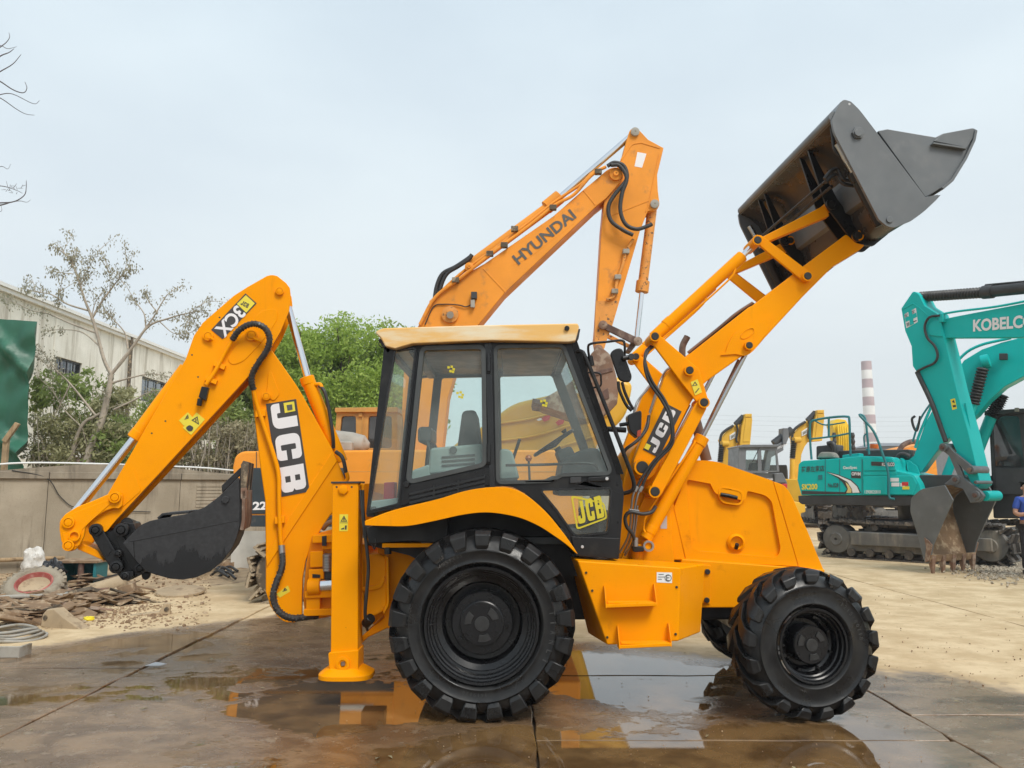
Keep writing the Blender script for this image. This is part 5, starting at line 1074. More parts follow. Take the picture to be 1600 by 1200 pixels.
# the plate is read upside down: letters run from lower right to upper left
text_on('model_lettering', '3CX', zp(964, 186, DY - .008), zp(848, 312, DY - .008), zp(1018, 236, DY - .008), 'white_print', mp_, .03, off=.0)
glyphs('badge_lettering', 'JCB', zp(985, 186, DY - .008), zp(1022, 205, DY - .008), zp(996, 165, DY - .008), 'dark_print', mp_, .001)
# big boom logo
Z3 = lambda pts: zq(340, 480, .26667, pts)
bl_ = sheet_px('logo_plate', Z3([(283, 567), (460, 538), (540, 1080), (370, 1112)]), BO - .002, 'dark_print', bo, .003)
def z3(x, y): return U3(*Z3([(x, y)])[0], BO - .006)
# letters read downwards: baseline on the left, tops to the right
glyphs('logo_lettering', 'JCB', z3(308, 572), z3(378, 1092), z3(452, 548), 'white_print', bl_, .002)
sheet_px('logo_square', Z3([(386, 562), (448, 552), (456, 608), (394, 620)]), BO - .006, 'yellow_print', bl_, .004)
sheet_px('badge_mark', Z3([(404, 574), (436, 569), (440, 600), (410, 606)]), BO - .011, 'char_print', bl_, .002)
frame()
# ---- king post, slew ram and sideshift frame between boom and stabiliser
kp = plate('king_post', [(478, 880), (487, 838), (500, 832), (522, 826), (540, 826), (540, 960), (476, 962), (473, 930)], 1.02, 1.22, 'orange_dark', JC, .010)
for (x0, y0, x1, y1, ya) in ((488, 836, 522, 848, .96), (484, 862, 505, 886, .97), (482, 890, 506, 905, .96), (476, 924, 520, 934, .95), (478, 934, 500, 955, .97), (474, 952, 520, 962, .96), (503, 848, 525, 858, .99)):
    plate('king_post_lug', [(x0, y0), (x1, y0 - 1), (x1, y1), (x0, y1 + 1)], ya, 1.05, 'orange', kp, .008)
plate('casting_slot', [(488, 897), (500, 898), (500, 903), (488, 903)], .952, .97, 'mudguard', kp, .002); plate('casting_slot', [(503, 838), (510, 837), (510, 853), (503, 853)], .95, .965, 'mudguard', kp, .002)
MB().cyl(U3(499, 915, .98), U3(525, 913, .98), .055).build('slew_ram_rod', 'chrome', kp); MB().cyl(U3(482, 917, .98), U3(502, 916, .98), .075).build('slew_ram_eye', 'orange', kp, .01)
for k in range(6): MB().lathe([(.03, -.02), (.05, -.01), (.05, .01), (.03, .02)], U3(513, 868 + k * 4.4, .99), (0, 0, 1), 14).build('relief_valve', 'steel', kp)
plate('valve_block', [(506, 886), (522, 886), (522, 905), (506, 905)], .98, 1.1, 'dark_metal', kp, .008)
plate('slide_frame', [(538, 850), (572, 850), (572, 975), (538, 975)], .62, 2.0, 'orange', JC, .012)
hose('slew_hose', [(505, 826, 1.1), (512, 818, 1.05), (522, 814, 1.0)], .022, 'steel', JC)
tk2 = plate('hydraulic_tank', [(564, 868, 8), (590, 865, 10), (604, 871, 8), (606, 946, 10), (598, 957, 8), (572, 970, 6), (564, 966)], .62, 1.4, 'orange', JC, .035, seg=4)
plate('tank_belt', [(564, 917), (592, 914, 8), (600, 900), (602, 905), (595, 921, 8), (564, 924)], .605, .63, 'orange', tk2, .006)
plate('rear_bulkhead', [(588, 845), (690, 845), (690, 1000), (640, 985), (604, 982), (575, 996), (565, 1006), (565, 994), (600, 965)], .72, 1.7, 'orange', JC, .01)
plate('bulkhead_rim', [(600, 868), (607, 870, 4), (608, 945, 4), (600, 960), (598, 955), (604, 942), (603, 874)], .60, .63, 'orange', JC, .004)
SY = .45
sl = plate('stabiliser', [(519, 754), (560, 754), (559, 1022), (516.5, 1022)], SY, SY + .20, 'orange', JC, .008)
plate('stabiliser_cap', [(517, 752.5), (562, 752), (562, 755), (517, 755.5)], SY - .01, SY + .22, 'dark_metal', sl, .002)
fs = plate('foot_sleeve', [(512.5, 1020, 3), (560, 1016, 2), (559.5, 1053), (515, 1054)], SY - .02, SY + .22, 'orange', sl, .008)
q = U3(540, 1060, SY + .1); pd = MB()
ring_ = []
for k in range(32):
    a = 2 * math.pi * k / 32; rx, ry = .215, .19; e = 3.2
    ring_.append((math.copysign(abs(math.cos(a)) ** (2 / e), math.cos(a)) * rx, math.copysign(abs(math.sin(a)) ** (2 / e), math.sin(a)) * ry))
zb = U(540, 1067, SY - .12)[1]
n = 32; pd.add([(q.x + a + .01, SY + .1 + b, zb) for a, b in ring_] + [(q.x + a + .01, SY + .1 + b, zb + .035) for a, b in ring_] + [(q.x + a * .62, SY + .1 + b * .7, zb + .085) for a, b in ring_], [tuple(range(n)), tuple(range(2 * n, 3 * n))] + [(j * n + k, j * n + (k + 1) % n, (j + 1) * n + (k + 1) % n, (j + 1) * n + k) for j in range(2) for k in range(n)])
pd.build('stabiliser_foot', 'orange', sl, .008)
MB().lathe([(.055, -.01), (.055, .018), (.032, .02), (.028, .012), (.02, .012), (.018, .0), (.001, 0)], U3(536, 1037, SY - .02), (0, -1, 0), 26).build('foot_bolt', 'orange', sl)
plate('bolt_square', [(533, 1034.5), (538.5, 1034), (539, 1040), (533.5, 1040.5)], SY - .045, SY - .03, 'rust', sl, .001)
MB().lathe([(.040, -.01), (.040, .02), (.030, .024), (.001, .024)], U3(537, 765, SY), (0, -1, 0), 6).build('cap_bolt', 'orange', sl)
for px in (526, 549.5): pin('small_hole', px, 761, SY - .001, .009, 'bolt', sl, y1=SY + .003, n=10)
wl = sheet_px('warning_label', [(530.5, 803.5), (544, 803.5), (543.5, 830), (530, 830)], SY, 'yellow_print', sl, .003)
MB().holed(XZ([(532, 815), (537.5, 805.5), (542.5, 815)], SY - .004), [XZ([(534, 814), (537.4, 808), (540.6, 814)], SY - .004)], SY - .005, SY - .004).build('warning_triangle', 'dark_print', wl)
sheet_px('warning_sign', [(536.5, 809.5), (538.5, 809.5), (538.2, 813.4), (536.8, 813.4)], SY - .004, 'dark_print', wl); sheet_px('warning_pictogram', [(539, 821), (542, 821), (541.5, 827.5), (539, 827.5)], SY - .003, 'dark_print', wl); sheet_px('warning_rule', [(531, 816.6), (543.5, 816.6), (543.5, 817.2), (531, 817.2)], SY - .003, 'dark_print', wl); sheet_px('warning_pictogram', [(533, 826), (538, 824), (538, 827), (533, 827.5)], SY - .003, 'dark_print', wl)
hose('stabiliser_pipe', [(559, 762, SY + .05), (564, 757, SY + .05), (567, 763, SY + .05), (566, 800, SY + .06)], .012, 'orange', sl)
for k in range(2): hose('stabiliser_hose', [(563 + 4 * k, 766, SY + .03), (566 + 2 * k, 800, SY + .0), (569 + 2 * k, 830, SY - .02), (573 + k, 860, SY - .03), (575 + k, 890, SY - .03), (572 + k, 930, SY - .02), (570 + k, 960, SY + .02), (574, 985, SY + .1)], .011, 'rubber_hose', sl, 6, 8)
hose('loose_wire', [(577, 838, .42), (584, 850, .38), (588, 842, .36), (585, 858, .38), (580, 845, .4)], .006, 'rubber_hose', JC)
MB().prism([(a, b) for a, b in XZ([(519, 754), (560, 754), (559, 1022), (516.5, 1022)], SY)], 1.85, 2.05).build('far_stabiliser', 'orange', JC, .008)
MB().cyl(U3(571, 975, .55), U3(580, 965, .5), .04, n=12).build('ram_cap', 'black', JC, .006)
# ================================================================== excavator helpers
def tracks(root, xf, L, h, wid, y0, mat='track', frame='frame_grey', nsh=44, part='crawler_track'):
    """local x along the track (centred), y from y0 outward, z up"""
    r = h / 2; Ls = L - h; per = 2 * Ls + 2 * math.pi * r
    fr = MB(xf).prism([(-Ls / 2, h * .2), (Ls / 2, h * .2), (Ls / 2 + .1, h * .5), (Ls / 2 - .05, h * .72), (-Ls / 2 + .05, h * .72), (-Ls / 2 - .1, h * .5)], y0 + wid * .12, y0 + wid * .85).build(part, frame, root, .03)
    for x in (-Ls / 2, Ls / 2):
        MB(xf).lathe([(.03, -.02), (.14, -.03), (.16, 0), (r * .72, .02), (r * .78, .06), (r * .78, wid * .8), (.03, wid * .8)], (x, y0 + .04, r), (0, 1, 0), 24).build('drive_wheel', frame, fr)
    for k in range(7):
        x = -Ls / 2 + Ls * (k + .8) / 7.6; MB(xf).cyl((x, y0 + .03, h * .17), (x, y0 + wid * .9, h * .17), h * .11, n=14).build('roller', 'track', fr, .008)
    for x in (-Ls * .22, Ls * .25): MB(xf).cyl((x, y0 + .06, h * .82), (x, y0 + wid * .8, h * .82), h * .08, n=12).build('carrier_roller', 'track', fr, .008)
    sl = per / nsh; sm = MB(); sm.box((0, wid / 2, 0), (sl * .94, wid, .035)); sm.box((-sl * .35, wid / 2, .04), (.03, wid, .05)); sm.box((0, wid / 2, .03), (.025, wid, .04)); sm.box((sl * .1, wid * .5, -.05), (sl * .9, wid * .34, .08))
    me = shared(sm, 'track_shoe', mat)
    for k in range(nsh):
        s = (k + .5) * sl
        if s < Ls: p = (-Ls / 2 + s, .02); an = math.pi
        elif s < Ls + math.pi * r: a = (s - Ls) / r; p = (Ls / 2 + math.sin(a) * (r - .02), r - math.cos(a) * (r - .02)); an = math.pi - a
        elif s < 2 * Ls + math.pi * r: q = s - Ls - math.pi * r; p = (Ls / 2 - q, h - .02 - .05 * math.sin(math.pi * q / Ls)); an = 0
        else: a = (s - 2 * Ls - math.pi * r) / r; p = (-Ls / 2 - math.sin(a) * (r - .02), r + math.cos(a) * (r - .02)); an = -a
        inst('track_shoe', me, fr, xf @ Matrix.Translation((p[0], y0, p[1])) @ Matrix.Rotation(-an, 4, 'Y'))
    return fr
def planar(nm, pts, p0, d, n, t0, t1, mat, par, bev=.015):       # outline measured on its near face, thickness along n
    P0 = Vector((p0[0], p0[1], 0)) + n * t0
    P = [UP(a, b, (P0.x, P0.y), d) for a, b in rp(pts)]; return MB().prism3(P, n * (t1 - t0)).build(nm, mat, par, bev)
def pcyl(nm, a, b, p0, d, n, t, r, mat, par, r1=None):
    P0 = Vector((p0[0], p0[1], 0)) + n * t; return MB().cyl(UP(*a, (P0.x, P0.y), d), UP(*b, (P0.x, P0.y), d), r, r1, n=18).build(nm, mat, par, .006)
def bellows(nm, a, b, p0, d, n, t, r, par, k=12):
    P0 = Vector((p0[0], p0[1], 0)) + n * t; A = UP(*a, (P0.x, P0.y), d); B = UP(*b, (P0.x, P0.y), d); L = (B - A).length; pr = []
    for i in range(k): pr += [(r * .72, L * i / k), (r, L * (i + .5) / k)]
    pr.append((r * .72, L)); return MB().lathe(pr, A, (B - A), 16).build(nm, 'rubber_hose', par, 0, 25)
XA = (1, 0); YN = Vector((0, 1, 0))
# ================================================================== worn orange excavator right behind the backhoe loader
HP = (-2.0, 7.4)
HE = thing('crawler_excavator', (-2.0, 7.5, 0), 'worn orange crawler excavator with folded boom behind the backhoe loader', 'excavator')
def hp(nm, pts, y0, y1, mat, par=HE, bev=.015, **k): return MB().prism(XZ(pts, y0), y0, y1).build(nm, mat, par, bev, **k)
xt0 = U(385, 900, 6.0)[0]
xfT = Matrix.Translation((xt0 + 2.15, 6.0, 0)); tracks(HE, xfT, 4.3, .88, .6, 0, 'track_dust', 'dust_dark', 40); tracks(HE, Matrix.Translation((xt0 + 2.15, 8.35, 0)), 4.3, .88, .6, 0, 'track_dust', 'dust_dark', 40)
MB().box((xt0 + 2.1, 7.45, .75), (2.2, 2.2, .5)).build('undercarriage', 'dust_dark', HE, .03); MB().cyl((xt0 + 2.1, 7.45, .9), (xt0 + 2.1, 7.45, 1.2), .7, n=32).build('slew_ring', 'dark_metal', HE)
body = hp('house', [(363, 730), (367, 712, 8), (378, 705, 8), (600, 703), (900, 703, 10), (905, 822), (383, 822, 6), (370, 800)], 6.25, 8.95, 'hy_orange', HE, .05, seg=3)
hp('rear_panel', [(384, 731, 2), (540, 731), (540, 803), (384, 803)], 6.235, 6.26, 'hy_black', body, .008); hp('rear_skirt', [(384, 805), (620, 805), (620, 823, 4), (388, 823, 6)], 6.23, 6.3, 'hy_black', body, .01)
hp('panel_seam', [(400, 706), (401.2, 706), (401.2, 731), (400, 731)], 6.244, 6.26, 'dust_dark', body, 0); hp('panel_seam', [(520, 736.4), (900, 736.4), (900, 737.4), (520, 737.4)], 6.244, 6.26, 'hy_brown', body, 0); hp('panel_seam', [(520, 777), (590, 777), (590, 778), (520, 778)], 6.244, 6.26, 'hy_brown', body, 0)
hp('side_box', [(540, 738), (620, 738), (620, 800), (540, 800)], 6.238, 6.26, 'hy_orange', body, .006); hp('lower_sill', [(540, 778), (590, 778), (590, 786), (540, 786)], 6.22, 6.24, 'white_sheet', body, .004)
text_px('model_number', '22', (395, 797), (417, 796.5), (395, 784), 6.23, 'white_print', body, .04)
mf = MB().lathe([(.02, -.55), (.17, -.5), (.19, -.3), (.19, .1), (.16, .3), (.05, .4), (.02, .4)], U3(540, 692, 7.2), (1, 0, -.12), 18).build('silencer', 'dust_grey', HE); MB().box(U3(530, 698, 7.1), (.5, .4, .16)).build('silencer_plate', 'dust_grey', HE, .03)
hc = MB().holed(XZ([(526, 643), (620, 643), (620, 704), (521, 704)], 7.9), [XZ([(534, 650, 5), (556, 650, 5), (556, 686, 5), (530, 686, 5)], 7.9), XZ([(576, 650, 5), (612, 650, 5), (612, 700, 5), (574, 700, 5)], 7.9)], 7.9, 7.96).build('operator_cab', 'hy_brown', HE, .008)
MB().prism(XZ([(526, 643), (620, 643), (620, 704), (521, 704)], 7.9), 7.98, 8.9).build('cab_body', 'hy_brown', hc, .02)
MB().prism(XZ([(529, 649), (616, 649), (616, 702), (526, 702)], 7.9), 7.962, 7.975).build('cab_pane', 'dark_glass', hc, 0)
hp('cab_roof', [(523, 637, 2), (622, 636, 2), (622, 644), (523, 644)], 7.82, 9.0, 'hy_brown', hc, .01); hp('cab_strip', [(566, 646), (568, 646), (568, 704), (566, 704)], 7.88, 7.9, 'hy_brown', hc, .002); hp('cab_hinge', [(560, 645), (566, 645), (566, 651), (560, 651)], 7.86, 7.9, 'hy_brown', hc, .004)
BH = 7.2
bmH = [(648, 520), (672, 473), (712, 437), (757, 412), (864, 338), (912, 296), (928, 283), (950, 264, 6), (962, 260, 6), (974, 266, 6), (975, 278, 6), (947, 310), (933, 321), (789, 457), (747, 508), (722, 545), (700, 620), (688, 730), (635, 730), (628, 640), (632, 560)]
bh_ = hp('boom', bmH, BH, BH + .5, 'hy_orange', HE, .012)
hp('boom_swage', zq(640, 190, .26667, [(590, 850, 20), (880, 530), (940, 480, 20), (1000, 490, 20), (995, 540), (960, 600), (700, 800)]), BH - .004, BH, 'hy_orange', bh_, .003); hp('boom_seam', zq(640, 190, .26667, [(428, 862), (436, 858), (566, 998), (560, 1002)]), BH - .008, BH, 'hy_orange', bh_, .004); hp('boom_seam', zq(640, 190, .26667, [(1016, 404), (1022, 400), (1092, 485), (1086, 490)]), BH - .008, BH, 'hy_orange', bh_, .004)
ZH = lambda pts: zq(640, 190, .26667, pts)
for px, py, r_ in ((1207, 312, .10), (238, 1133, .13), (350, 855, .07)):
    MB().lathe([(r_ * 1.1, -.03), (r_ * 1.1, .05), (r_ * .5, .06), (r_ * .45, .09), (.01, .09)], U3(*ZH([(px, py)])[0], BH), (0, -1, 0), 22).build('boom_pin', 'hy_orange' if r_ != .13 else 'hy_worn', bh_)
MB().cyl(U3(*ZH([(238, 1133)])[0], BH - .08), U3(*ZH([(238, 1133)])[0], BH - .12), .06).build('pin_cap', 'dust_grey', bh_)
o_, r_, u_v = ZH([(640, 842)])[0], ZH([(980, 562)])[0], ZH([(598, 790)])[0]
text_px('boom_lettering', 'HYUNDAI', o_, r_, u_v, BH - .008, 'char_print', bh_, .025, .004)
lmp = MB().box(U3(*ZH([(378, 1020)])[0], BH - .06), (.10, .1, .12)).build('boom_lamp', 'dark_metal', bh_, .01); MB().box(U3(*ZH([(370, 1068)])[0], BH - .05), (.07, .08, .14)).build('lamp_bracket', 'dust_grey', bh_, .01)
hose('lamp_wire', [ZH([(90, 1190)])[0] + (BH - .02,), ZH([(140, 1085)])[0] + (BH - .02,), ZH([(200, 1070)])[0] + (BH - .02,), ZH([(290, 1075)])[0] + (BH - .03,), ZH([(330, 1085)])[0] + (BH - .03,), ZH([(365, 1070)])[0] + (BH - .04,)], .010, 'rubber_hose', bh_)
arH = [(984, 203, 4), (992, 198, 5), (999, 203, 4), (1013, 218), (1037, 231), (1027, 273), (1028, 297), (1031, 321, 4), (1024, 328, 3), (1012, 330), (1000, 361), (957, 508), (948, 532), (944, 546, 3), (932, 546, 3), (929, 530), (931, 507), (940, 355), (944, 315), (955, 280), (972, 245), (978, 222)]
AH = BH + .06
am = hp('dipper_arm', arH, AH, AH + .36, 'hy_orange', HE, .012)
hp('arm_end_plate', [(931, 470), (966, 470), (957, 508), (948, 532), (944, 546, 3), (932, 546, 3), (929, 530), (930, 500)], AH - .006, AH, 'hy_worn', am, .003); hp('arm_seam', ZH([(1170, 548), (1410, 455), (1412, 462), (1172, 556)]), AH - .008, AH, 'hy_orange', am, .003); hp('arm_swage', ZH([(1235, 220), (1300, 125, 20), (1360, 118), (1470, 150), (1465, 158), (1358, 126, 6), (1305, 133, 20), (1243, 226)]), AH - .01, AH, 'hy_orange', am, .004)
hp('arm_edge', ZH([(1460, 190), (1466, 190), (1400, 500), (1385, 530), (1380, 526), (1394, 498)]), AH - .012, AH, 'hy_orange', am, .003)
hp('arm_sticker', ZH([(1335, 178), (1388, 188), (1362, 270), (1318, 262)]), AH - .003, AH, 'white_print', am, 0)
for px, py, r_ in ((1320, 64, .075), (1434, 486, .075)): MB().lathe([(r_, -.02), (r_, .05), (r_ * .6, .06), (.01, .06)], U3(*ZH([(px, py)])[0], AH), (0, -1, 0), 20).build('arm_pin', 'dust_grey', am)
def rc(nm, a, b, Y, r_, mat, par, z=ZH): return MB().cyl(U3(*z([a])[0], Y), U3(*z([b])[0], Y), r_, n=18).build(nm, mat, par, .008)
YR = BH + .24
ra = rc('arm_ram_barrel', (345, 850), (865, 465), YR, .095, 'hy_orange', bh_); rc('arm_ram_rod', (860, 462), (1290, 90), YR, .055, 'chrome', ra); rc('arm_ram_gland', (800, 505), (880, 440), YR, .125, 'hy_orange', ra)
rb_ = rc('bucket_ram_barrel', (1420, 520), (1362, 985), YR, .085, 'hy_worn', am); rc('bucket_ram_rod', (1362, 980), (1330, 1270), YR, .045, 'chrome', rb_); rc('bucket_ram_gland', (1368, 935), (1360, 1000), YR, .115, 'hy_worn', rb_)
hose('arm_pipe', [ZH([q])[0] + (BH - .05,) for q in ((60, 1190), (150, 1030), (300, 915), (470, 780), (700, 610), (850, 490), (960, 430), (1050, 330), (1100, 290), (1150, 265))], .030, 'hy_orange', bh_); hose('arm_pipe', [ZH([q])[0] + (BH + .02,) for q in ((120, 1060), (300, 890), (480, 760), (700, 590), (850, 470), (1000, 370), (1060, 310), (1110, 280))], .026, 'hy_orange', bh_)
for q in ((270, 930), (470, 775), (555, 725), (615, 630), (840, 505), (1105, 295)): MB().box(U3(*ZH([q])[0], BH - .05), (.12, .1, .09)).build('pipe_clamp', 'dust_dark', bh_, .01)
for k in range(2):
    hose('boom_hose', [ZH([q])[0] + (BH + .1,) for q in ((145 + 25 * k, 1050), (160 + 25 * k, 960), (195 + 25 * k, 890), (270 + 12 * k, 850), (345, 800 + 8 * k), (365, 780))], .036, 'rubber_hose', bh_)
hose('arm_hose', [ZH([q])[0] + (BH - .1,) for q in ((1160, 260), (1200, 240), (1250, 255), (1272, 300), (1265, 350), (1200, 430), (1165, 500), (1180, 580), (1250, 635), (1310, 665))], .036, 'rubber_hose', am); hose('arm_hose', [ZH([q])[0] + (BH - .12,) for q in ((1180, 255), (1230, 260), (1272, 330), (1245, 420), (1235, 520), (1265, 600), (1330, 630), (1400, 610), (1420, 600))], .036, 'rubber_hose', am)
hose('dipper_pipe', [ZH([q])[0] + (AH - .04,) for q in ((1310, 690), (1270, 760), (1245, 850), (1220, 920), (1200, 1000), (1190, 1030), (1155, 1045))], .028, 'hy_worn', am)
for q in ((1268, 762), (1220, 912), (1202, 995)): MB().box(U3(*ZH([q])[0], AH - .05), (.11, .1, .08)).build('pipe_clamp', 'dust_grey', am, .01)
ZL = lambda pts: zq(900, 420, .2, pts)
lk = hp('bucket_link', ZL([(185, 455, 10), (195, 415, 16), (225, 418, 10), (500, 545, 14), (505, 585, 12), (470, 598, 12), (300, 510)]), AH - .05, AH - .0, 'rust_dark', HE, .01)
hp('bucket_tie', ZL([(250, 505), (440, 600), (430, 625), (245, 540)]), AH + .36, AH + .42, 'hy_worn', lk, .01); hp('bucket_tie', ZL([(440, 560), (500, 560), (430, 650), (395, 640)]), AH + .05, AH + .3, 'rust_dark', lk, .01)
for q in ((210, 440), (482, 567), (175, 628)): MB().lathe([(.075, -.02), (.075, .03), (.05, .04), (.01, .04)], U3(*ZL([q])[0], AH - .05), (0, -1, 0), 18).build('link_pin', 'rust', lk)
bkH = hp('digging_bucket', ZL([(120, 660, 10), (180, 600, 20), (230, 635, 12), (268, 668, 16), (312, 820), (336, 930, 12), (322, 1055, 12), (255, 1128), (200, 1155), (60, 1180), (-260, 1075, 30), (-290, 1035, 14), (-60, 900, 40), (60, 790)]), AH - .35, AH + .75, 'rust', HE, .04)
hp('bucket_wear_plate', ZL([(200, 960), (250, 930), (262, 1010), (215, 1030)]), AH - .37, AH - .34, 'rust_dark', bkH, .01); hp('bucket_rim', ZL([(110, 810), (280, 770), (290, 800), (118, 845)]), AH - .37, AH - .34, 'rust_dark', bkH, .012)
for k in range(5): MB().prism(XZ(ZL([(-240, 1030), (-340, 1010 + 3 * k), (-330, 1050 + 3 * k), (-230, 1075)]), AH - .35), AH - .35 + .23 * k, AH - .25 + .23 * k).build('bucket_tooth', 'rust_dark', bkH, .01)
# ================================================================== yellow machine hood seen through the cab panes
WLd = thing('wheel_loader', U3(880, 762, 8.6), 'yellow wheel loader with ribbed hood seen through the backhoe cab windows', 'loader'); WLd.location.z = 0
def hull(y, pts): return [Vector((*U(a, b, 9.6)[:1], y, U(a, b, 9.6)[1])) for a, b in pts]
hd_ = MB().prism(XZ([(770, 655, 20), (800, 630, 30), (880, 612, 30), (960, 585, 20), (990, 598, 10), (980, 650, 20), (935, 690), (905, 800), (700, 800), (700, 700, 20)], 9.4), 9.4, 11.2).build('engine_hood', 'cat_yellow', WLd, .12, seg=4)
for k in range(4):
    z0 = 650 + 28 * k; P = cr([U3(778 - 10 * k, z0 + 12, 9.37), U3(830, z0 + 4, 9.36), U3(880, z0 - 10, 9.36), U3(950, z0 - 30, 9.37)]); MB().tube(P, .022, 6).build('hood_rib', 'cat_yellow', hd_)
for px, py in ((853, 654), (875, 660)): sheet_px('hood_mark', [(px - 7, py), (px - 2, py - 4), (px + 8, py - 6), (px + 5, py + 2), (px - 3, py + 5)], 9.33, 'red_print', hd_); 
sheet_px('hood_mark', [(838, 656), (844, 653), (848, 655), (842, 658)], 9.33, 'white_print', hd_)
for x in (U(760, 800, 9.6)[0], U(930, 800, 9.6)[0]):
    for y in (9.3, 10.9): MB().lathe([(.1, 0), (.32, .02), (.36, 0), (.60, .0), (.66, .08), (.66, .3), (.6, .4), (.1, .4)], (x, y, .66), (0, 1, 0), 32).build('tyre', 'rubber', WLd)
MB().box((U(845, 800, 10.2)[0], 10.3, .9), (1.9, 1.2, .5)).build('chassis', 'cat_yellow', WLd, .04)
# ================================================================== teal excavator standing on the right
KD = Vector((.77, -.64)).normalized(); KN = Vector((-KD.y, KD.x, 0)); KP = (7.38, 14.4); d = (KD.x, KD.y); kn = KN   # kn points away from the camera
KE = thing('crawler_excavator', (9.4, 14.0, 0), 'teal crawler excavator with grey stripe on its tail and roof railings', 'excavator')
def kp_(nm, pts, t0, t1, mat, par=KE, bev=.02): return planar(nm, pts, KP, d, kn, t0, t1, mat, par, bev)
Z5 = lambda pts: zq(1240, 660, .2, pts)
kb_ = kp_('house', Z5([(28, 450, 10), (38, 325, 10), (66, 300, 20), (250, 288), (370, 280), (530, 262, 10), (780, 270, 30), (804, 378), (940, 408, 20), (986, 480, 20), (1010, 570), (60, 570)]), 0, 2.7, 'teal')
kp_('lower_skirt', Z5([(34, 572), (1040, 572), (1040, 650), (740, 655), (60, 640, 16), (38, 620, 10)]), .01, 2.69, 'dark_metal', kb_)
for x in (248, 360, 535, 735): kp_('door_seam', Z5([(x - 3, 285 if x < 600 else 415), (x + 3, 285 if x < 600 else 415), (x + 3, 566), (x - 3, 566)]), -.004, .002, 'teal_dark', kb_, 0)
kp_('door_panel', Z5([(545, 420, 20), (728, 420, 10), (728, 562), (545, 562)]), -.02, .0, 'teal', kb_, .01); kp_('side_locker', Z5([(745, 415, 10), (930, 415, 20), (965, 480, 10), (930, 565), (745, 565)]), -.03, .0, 'teal', kb_, .02); kp_('engine_cover', Z5([(540, 275, 20), (775, 282, 20), (800, 375, 6), (545, 378)]), -.025, 0, 'teal', kb_, .03); kp_('cover_lip', Z5([(545, 384), (805, 384), (806, 412), (545, 412)]), -.015, 0, 'teal', kb_, .01)
kp_('lock_plate', Z5([(192, 412), (224, 410), (224, 445), (192, 446)]), -.015, 0, 'teal_dark', kb_, .004); kp_('stripe', Z5([(64, 534), (410, 545), (410, 562), (64, 562)]), -.006, .0, 'dark_print', kb_, 0)
kp_('stripe_dark', Z5([(255, 384), (350, 408), (450, 448), (500, 495), (528, 552), (390, 556), (418, 520), (380, 465), (345, 435)]), -.007, 0, 'dark_metal', kb_, 0); kp_('stripe_silver', Z5([(262, 390), (350, 414), (445, 455), (494, 500), (516, 548), (460, 550), (455, 520), (420, 465), (350, 425)]), -.010, 0, 'grey_print', kb_, 0); kp_('stripe_gold', Z5([(405, 465), (430, 490), (452, 525), (450, 550), (412, 550), (424, 520)]), -.013, 0, 'gold_print', kb_, 0)
kp_('badge_plate', Z5([(606, 306, 6), (788, 312, 10), (788, 344, 10), (606, 338, 6)]), -.030, 0, 'dark_print', kb_, 0); kp_('badge_plate', Z5([(450, 380), (525, 384), (525, 438), (450, 434)]), -.007, 0, 'dark_print', kb_, 0)
def ktext(nm, s, bl, br_, tl, t, mat, par, bold): 
    P0 = Vector((KP[0], KP[1], 0)) + kn * t; return text_on(nm, s, *[UP(*Z5([q])[0], (P0.x, P0.y), d) for q in (bl, br_, tl)], mat, par, bold, .0)
ktext('owner_lettering', '荷原左家店', (60, 392), (240, 382), (60, 345), -.012, 'dark_print', kb_, .012); ktext('model_lettering', 'SK200', (64, 526), (186, 524), (64, 482), -.012, 'yellow_print', kb_, .03); ktext('maker_lettering', 'KOBELCO', (690, 342), (788, 342), (690, 314), -.036, 'white_print', kb_, .035); ktext('series_lettering', 'GeoSpec', (386, 372), (496, 370), (386, 342), -.012, 'grey_print', kb_, .02); ktext('badge_lettering', 'OFVM', (453, 415), (523, 417), (453, 388), -.012, 'white_print', kb_, .03); ktext('unit_lettering', 'No.028', (268, 508), (350, 508), (268, 474), -.012, 'dark_print', kb_, .02); ktext('phone_lettering', '13908020810', (556, 556), (680, 556), (556, 530), -.026, 'grey_print', kb_, .01)
for (x0, y0, x1, y1, m_) in ((756, 434, 822, 462, 'white_print'), (764, 470, 826, 500, 'white_print'), (834, 475, 870, 500, 'white_print'), (846, 466, 895, 495, 'red_print'), (850, 500, 904, 524, 'yellow_print')): kp_('sticker', Z5([(x0, y0), (x1, y0), (x1, y1), (x0, y1)]), -.036 - (.004 if 'red' in m_ or 'yel' in m_ else 0), -.03, m_, kb_, 0)
# deck equipment, railings, pipe stack
def kh(nm, pts, r_, mat, par=KE, t=0.3, n=5, seg=8):
    P0 = Vector((KP[0], KP[1], 0)) + kn * t; return MB().tube(cr([UP(a, b, (P0.x, P0.y), d) for a, b in pts], n), r_, seg).build(nm, mat, par, 0, 60)
kh('railing', [(1268, 718), (1266, 690), (1266, 662), (1275, 656), (1300, 652), (1323, 651), (1327, 656), (1328, 690), (1329, 712)], .03, 'teal_dark'); kh('railing_bar', [(1266, 686), (1300, 682), (1327, 677)], .024, 'teal_dark'); kh('railing_post', [(1295, 653), (1295, 682)], .03, 'teal_dark'); kh('railing_bar', [(1274, 658), (1290, 664), (1320, 660)], .02, 'teal_dark', t=1.0)
kh('grab_handle', [(1358, 710), (1356, 690), (1352, 655), (1345, 648), (1342, 649)], .028, 'teal_dark'); kh('grab_handle', [(1351, 698), (1350, 682), (1355, 680), (1357, 700), (1353, 703)], .02, 'teal_dark'); kh('access_rail', [(1343, 649), (1365, 674), (1380, 712), (1388, 740), (1389, 775), (1398, 780)], .030, 'teal_dark', t=-.1, n=4)
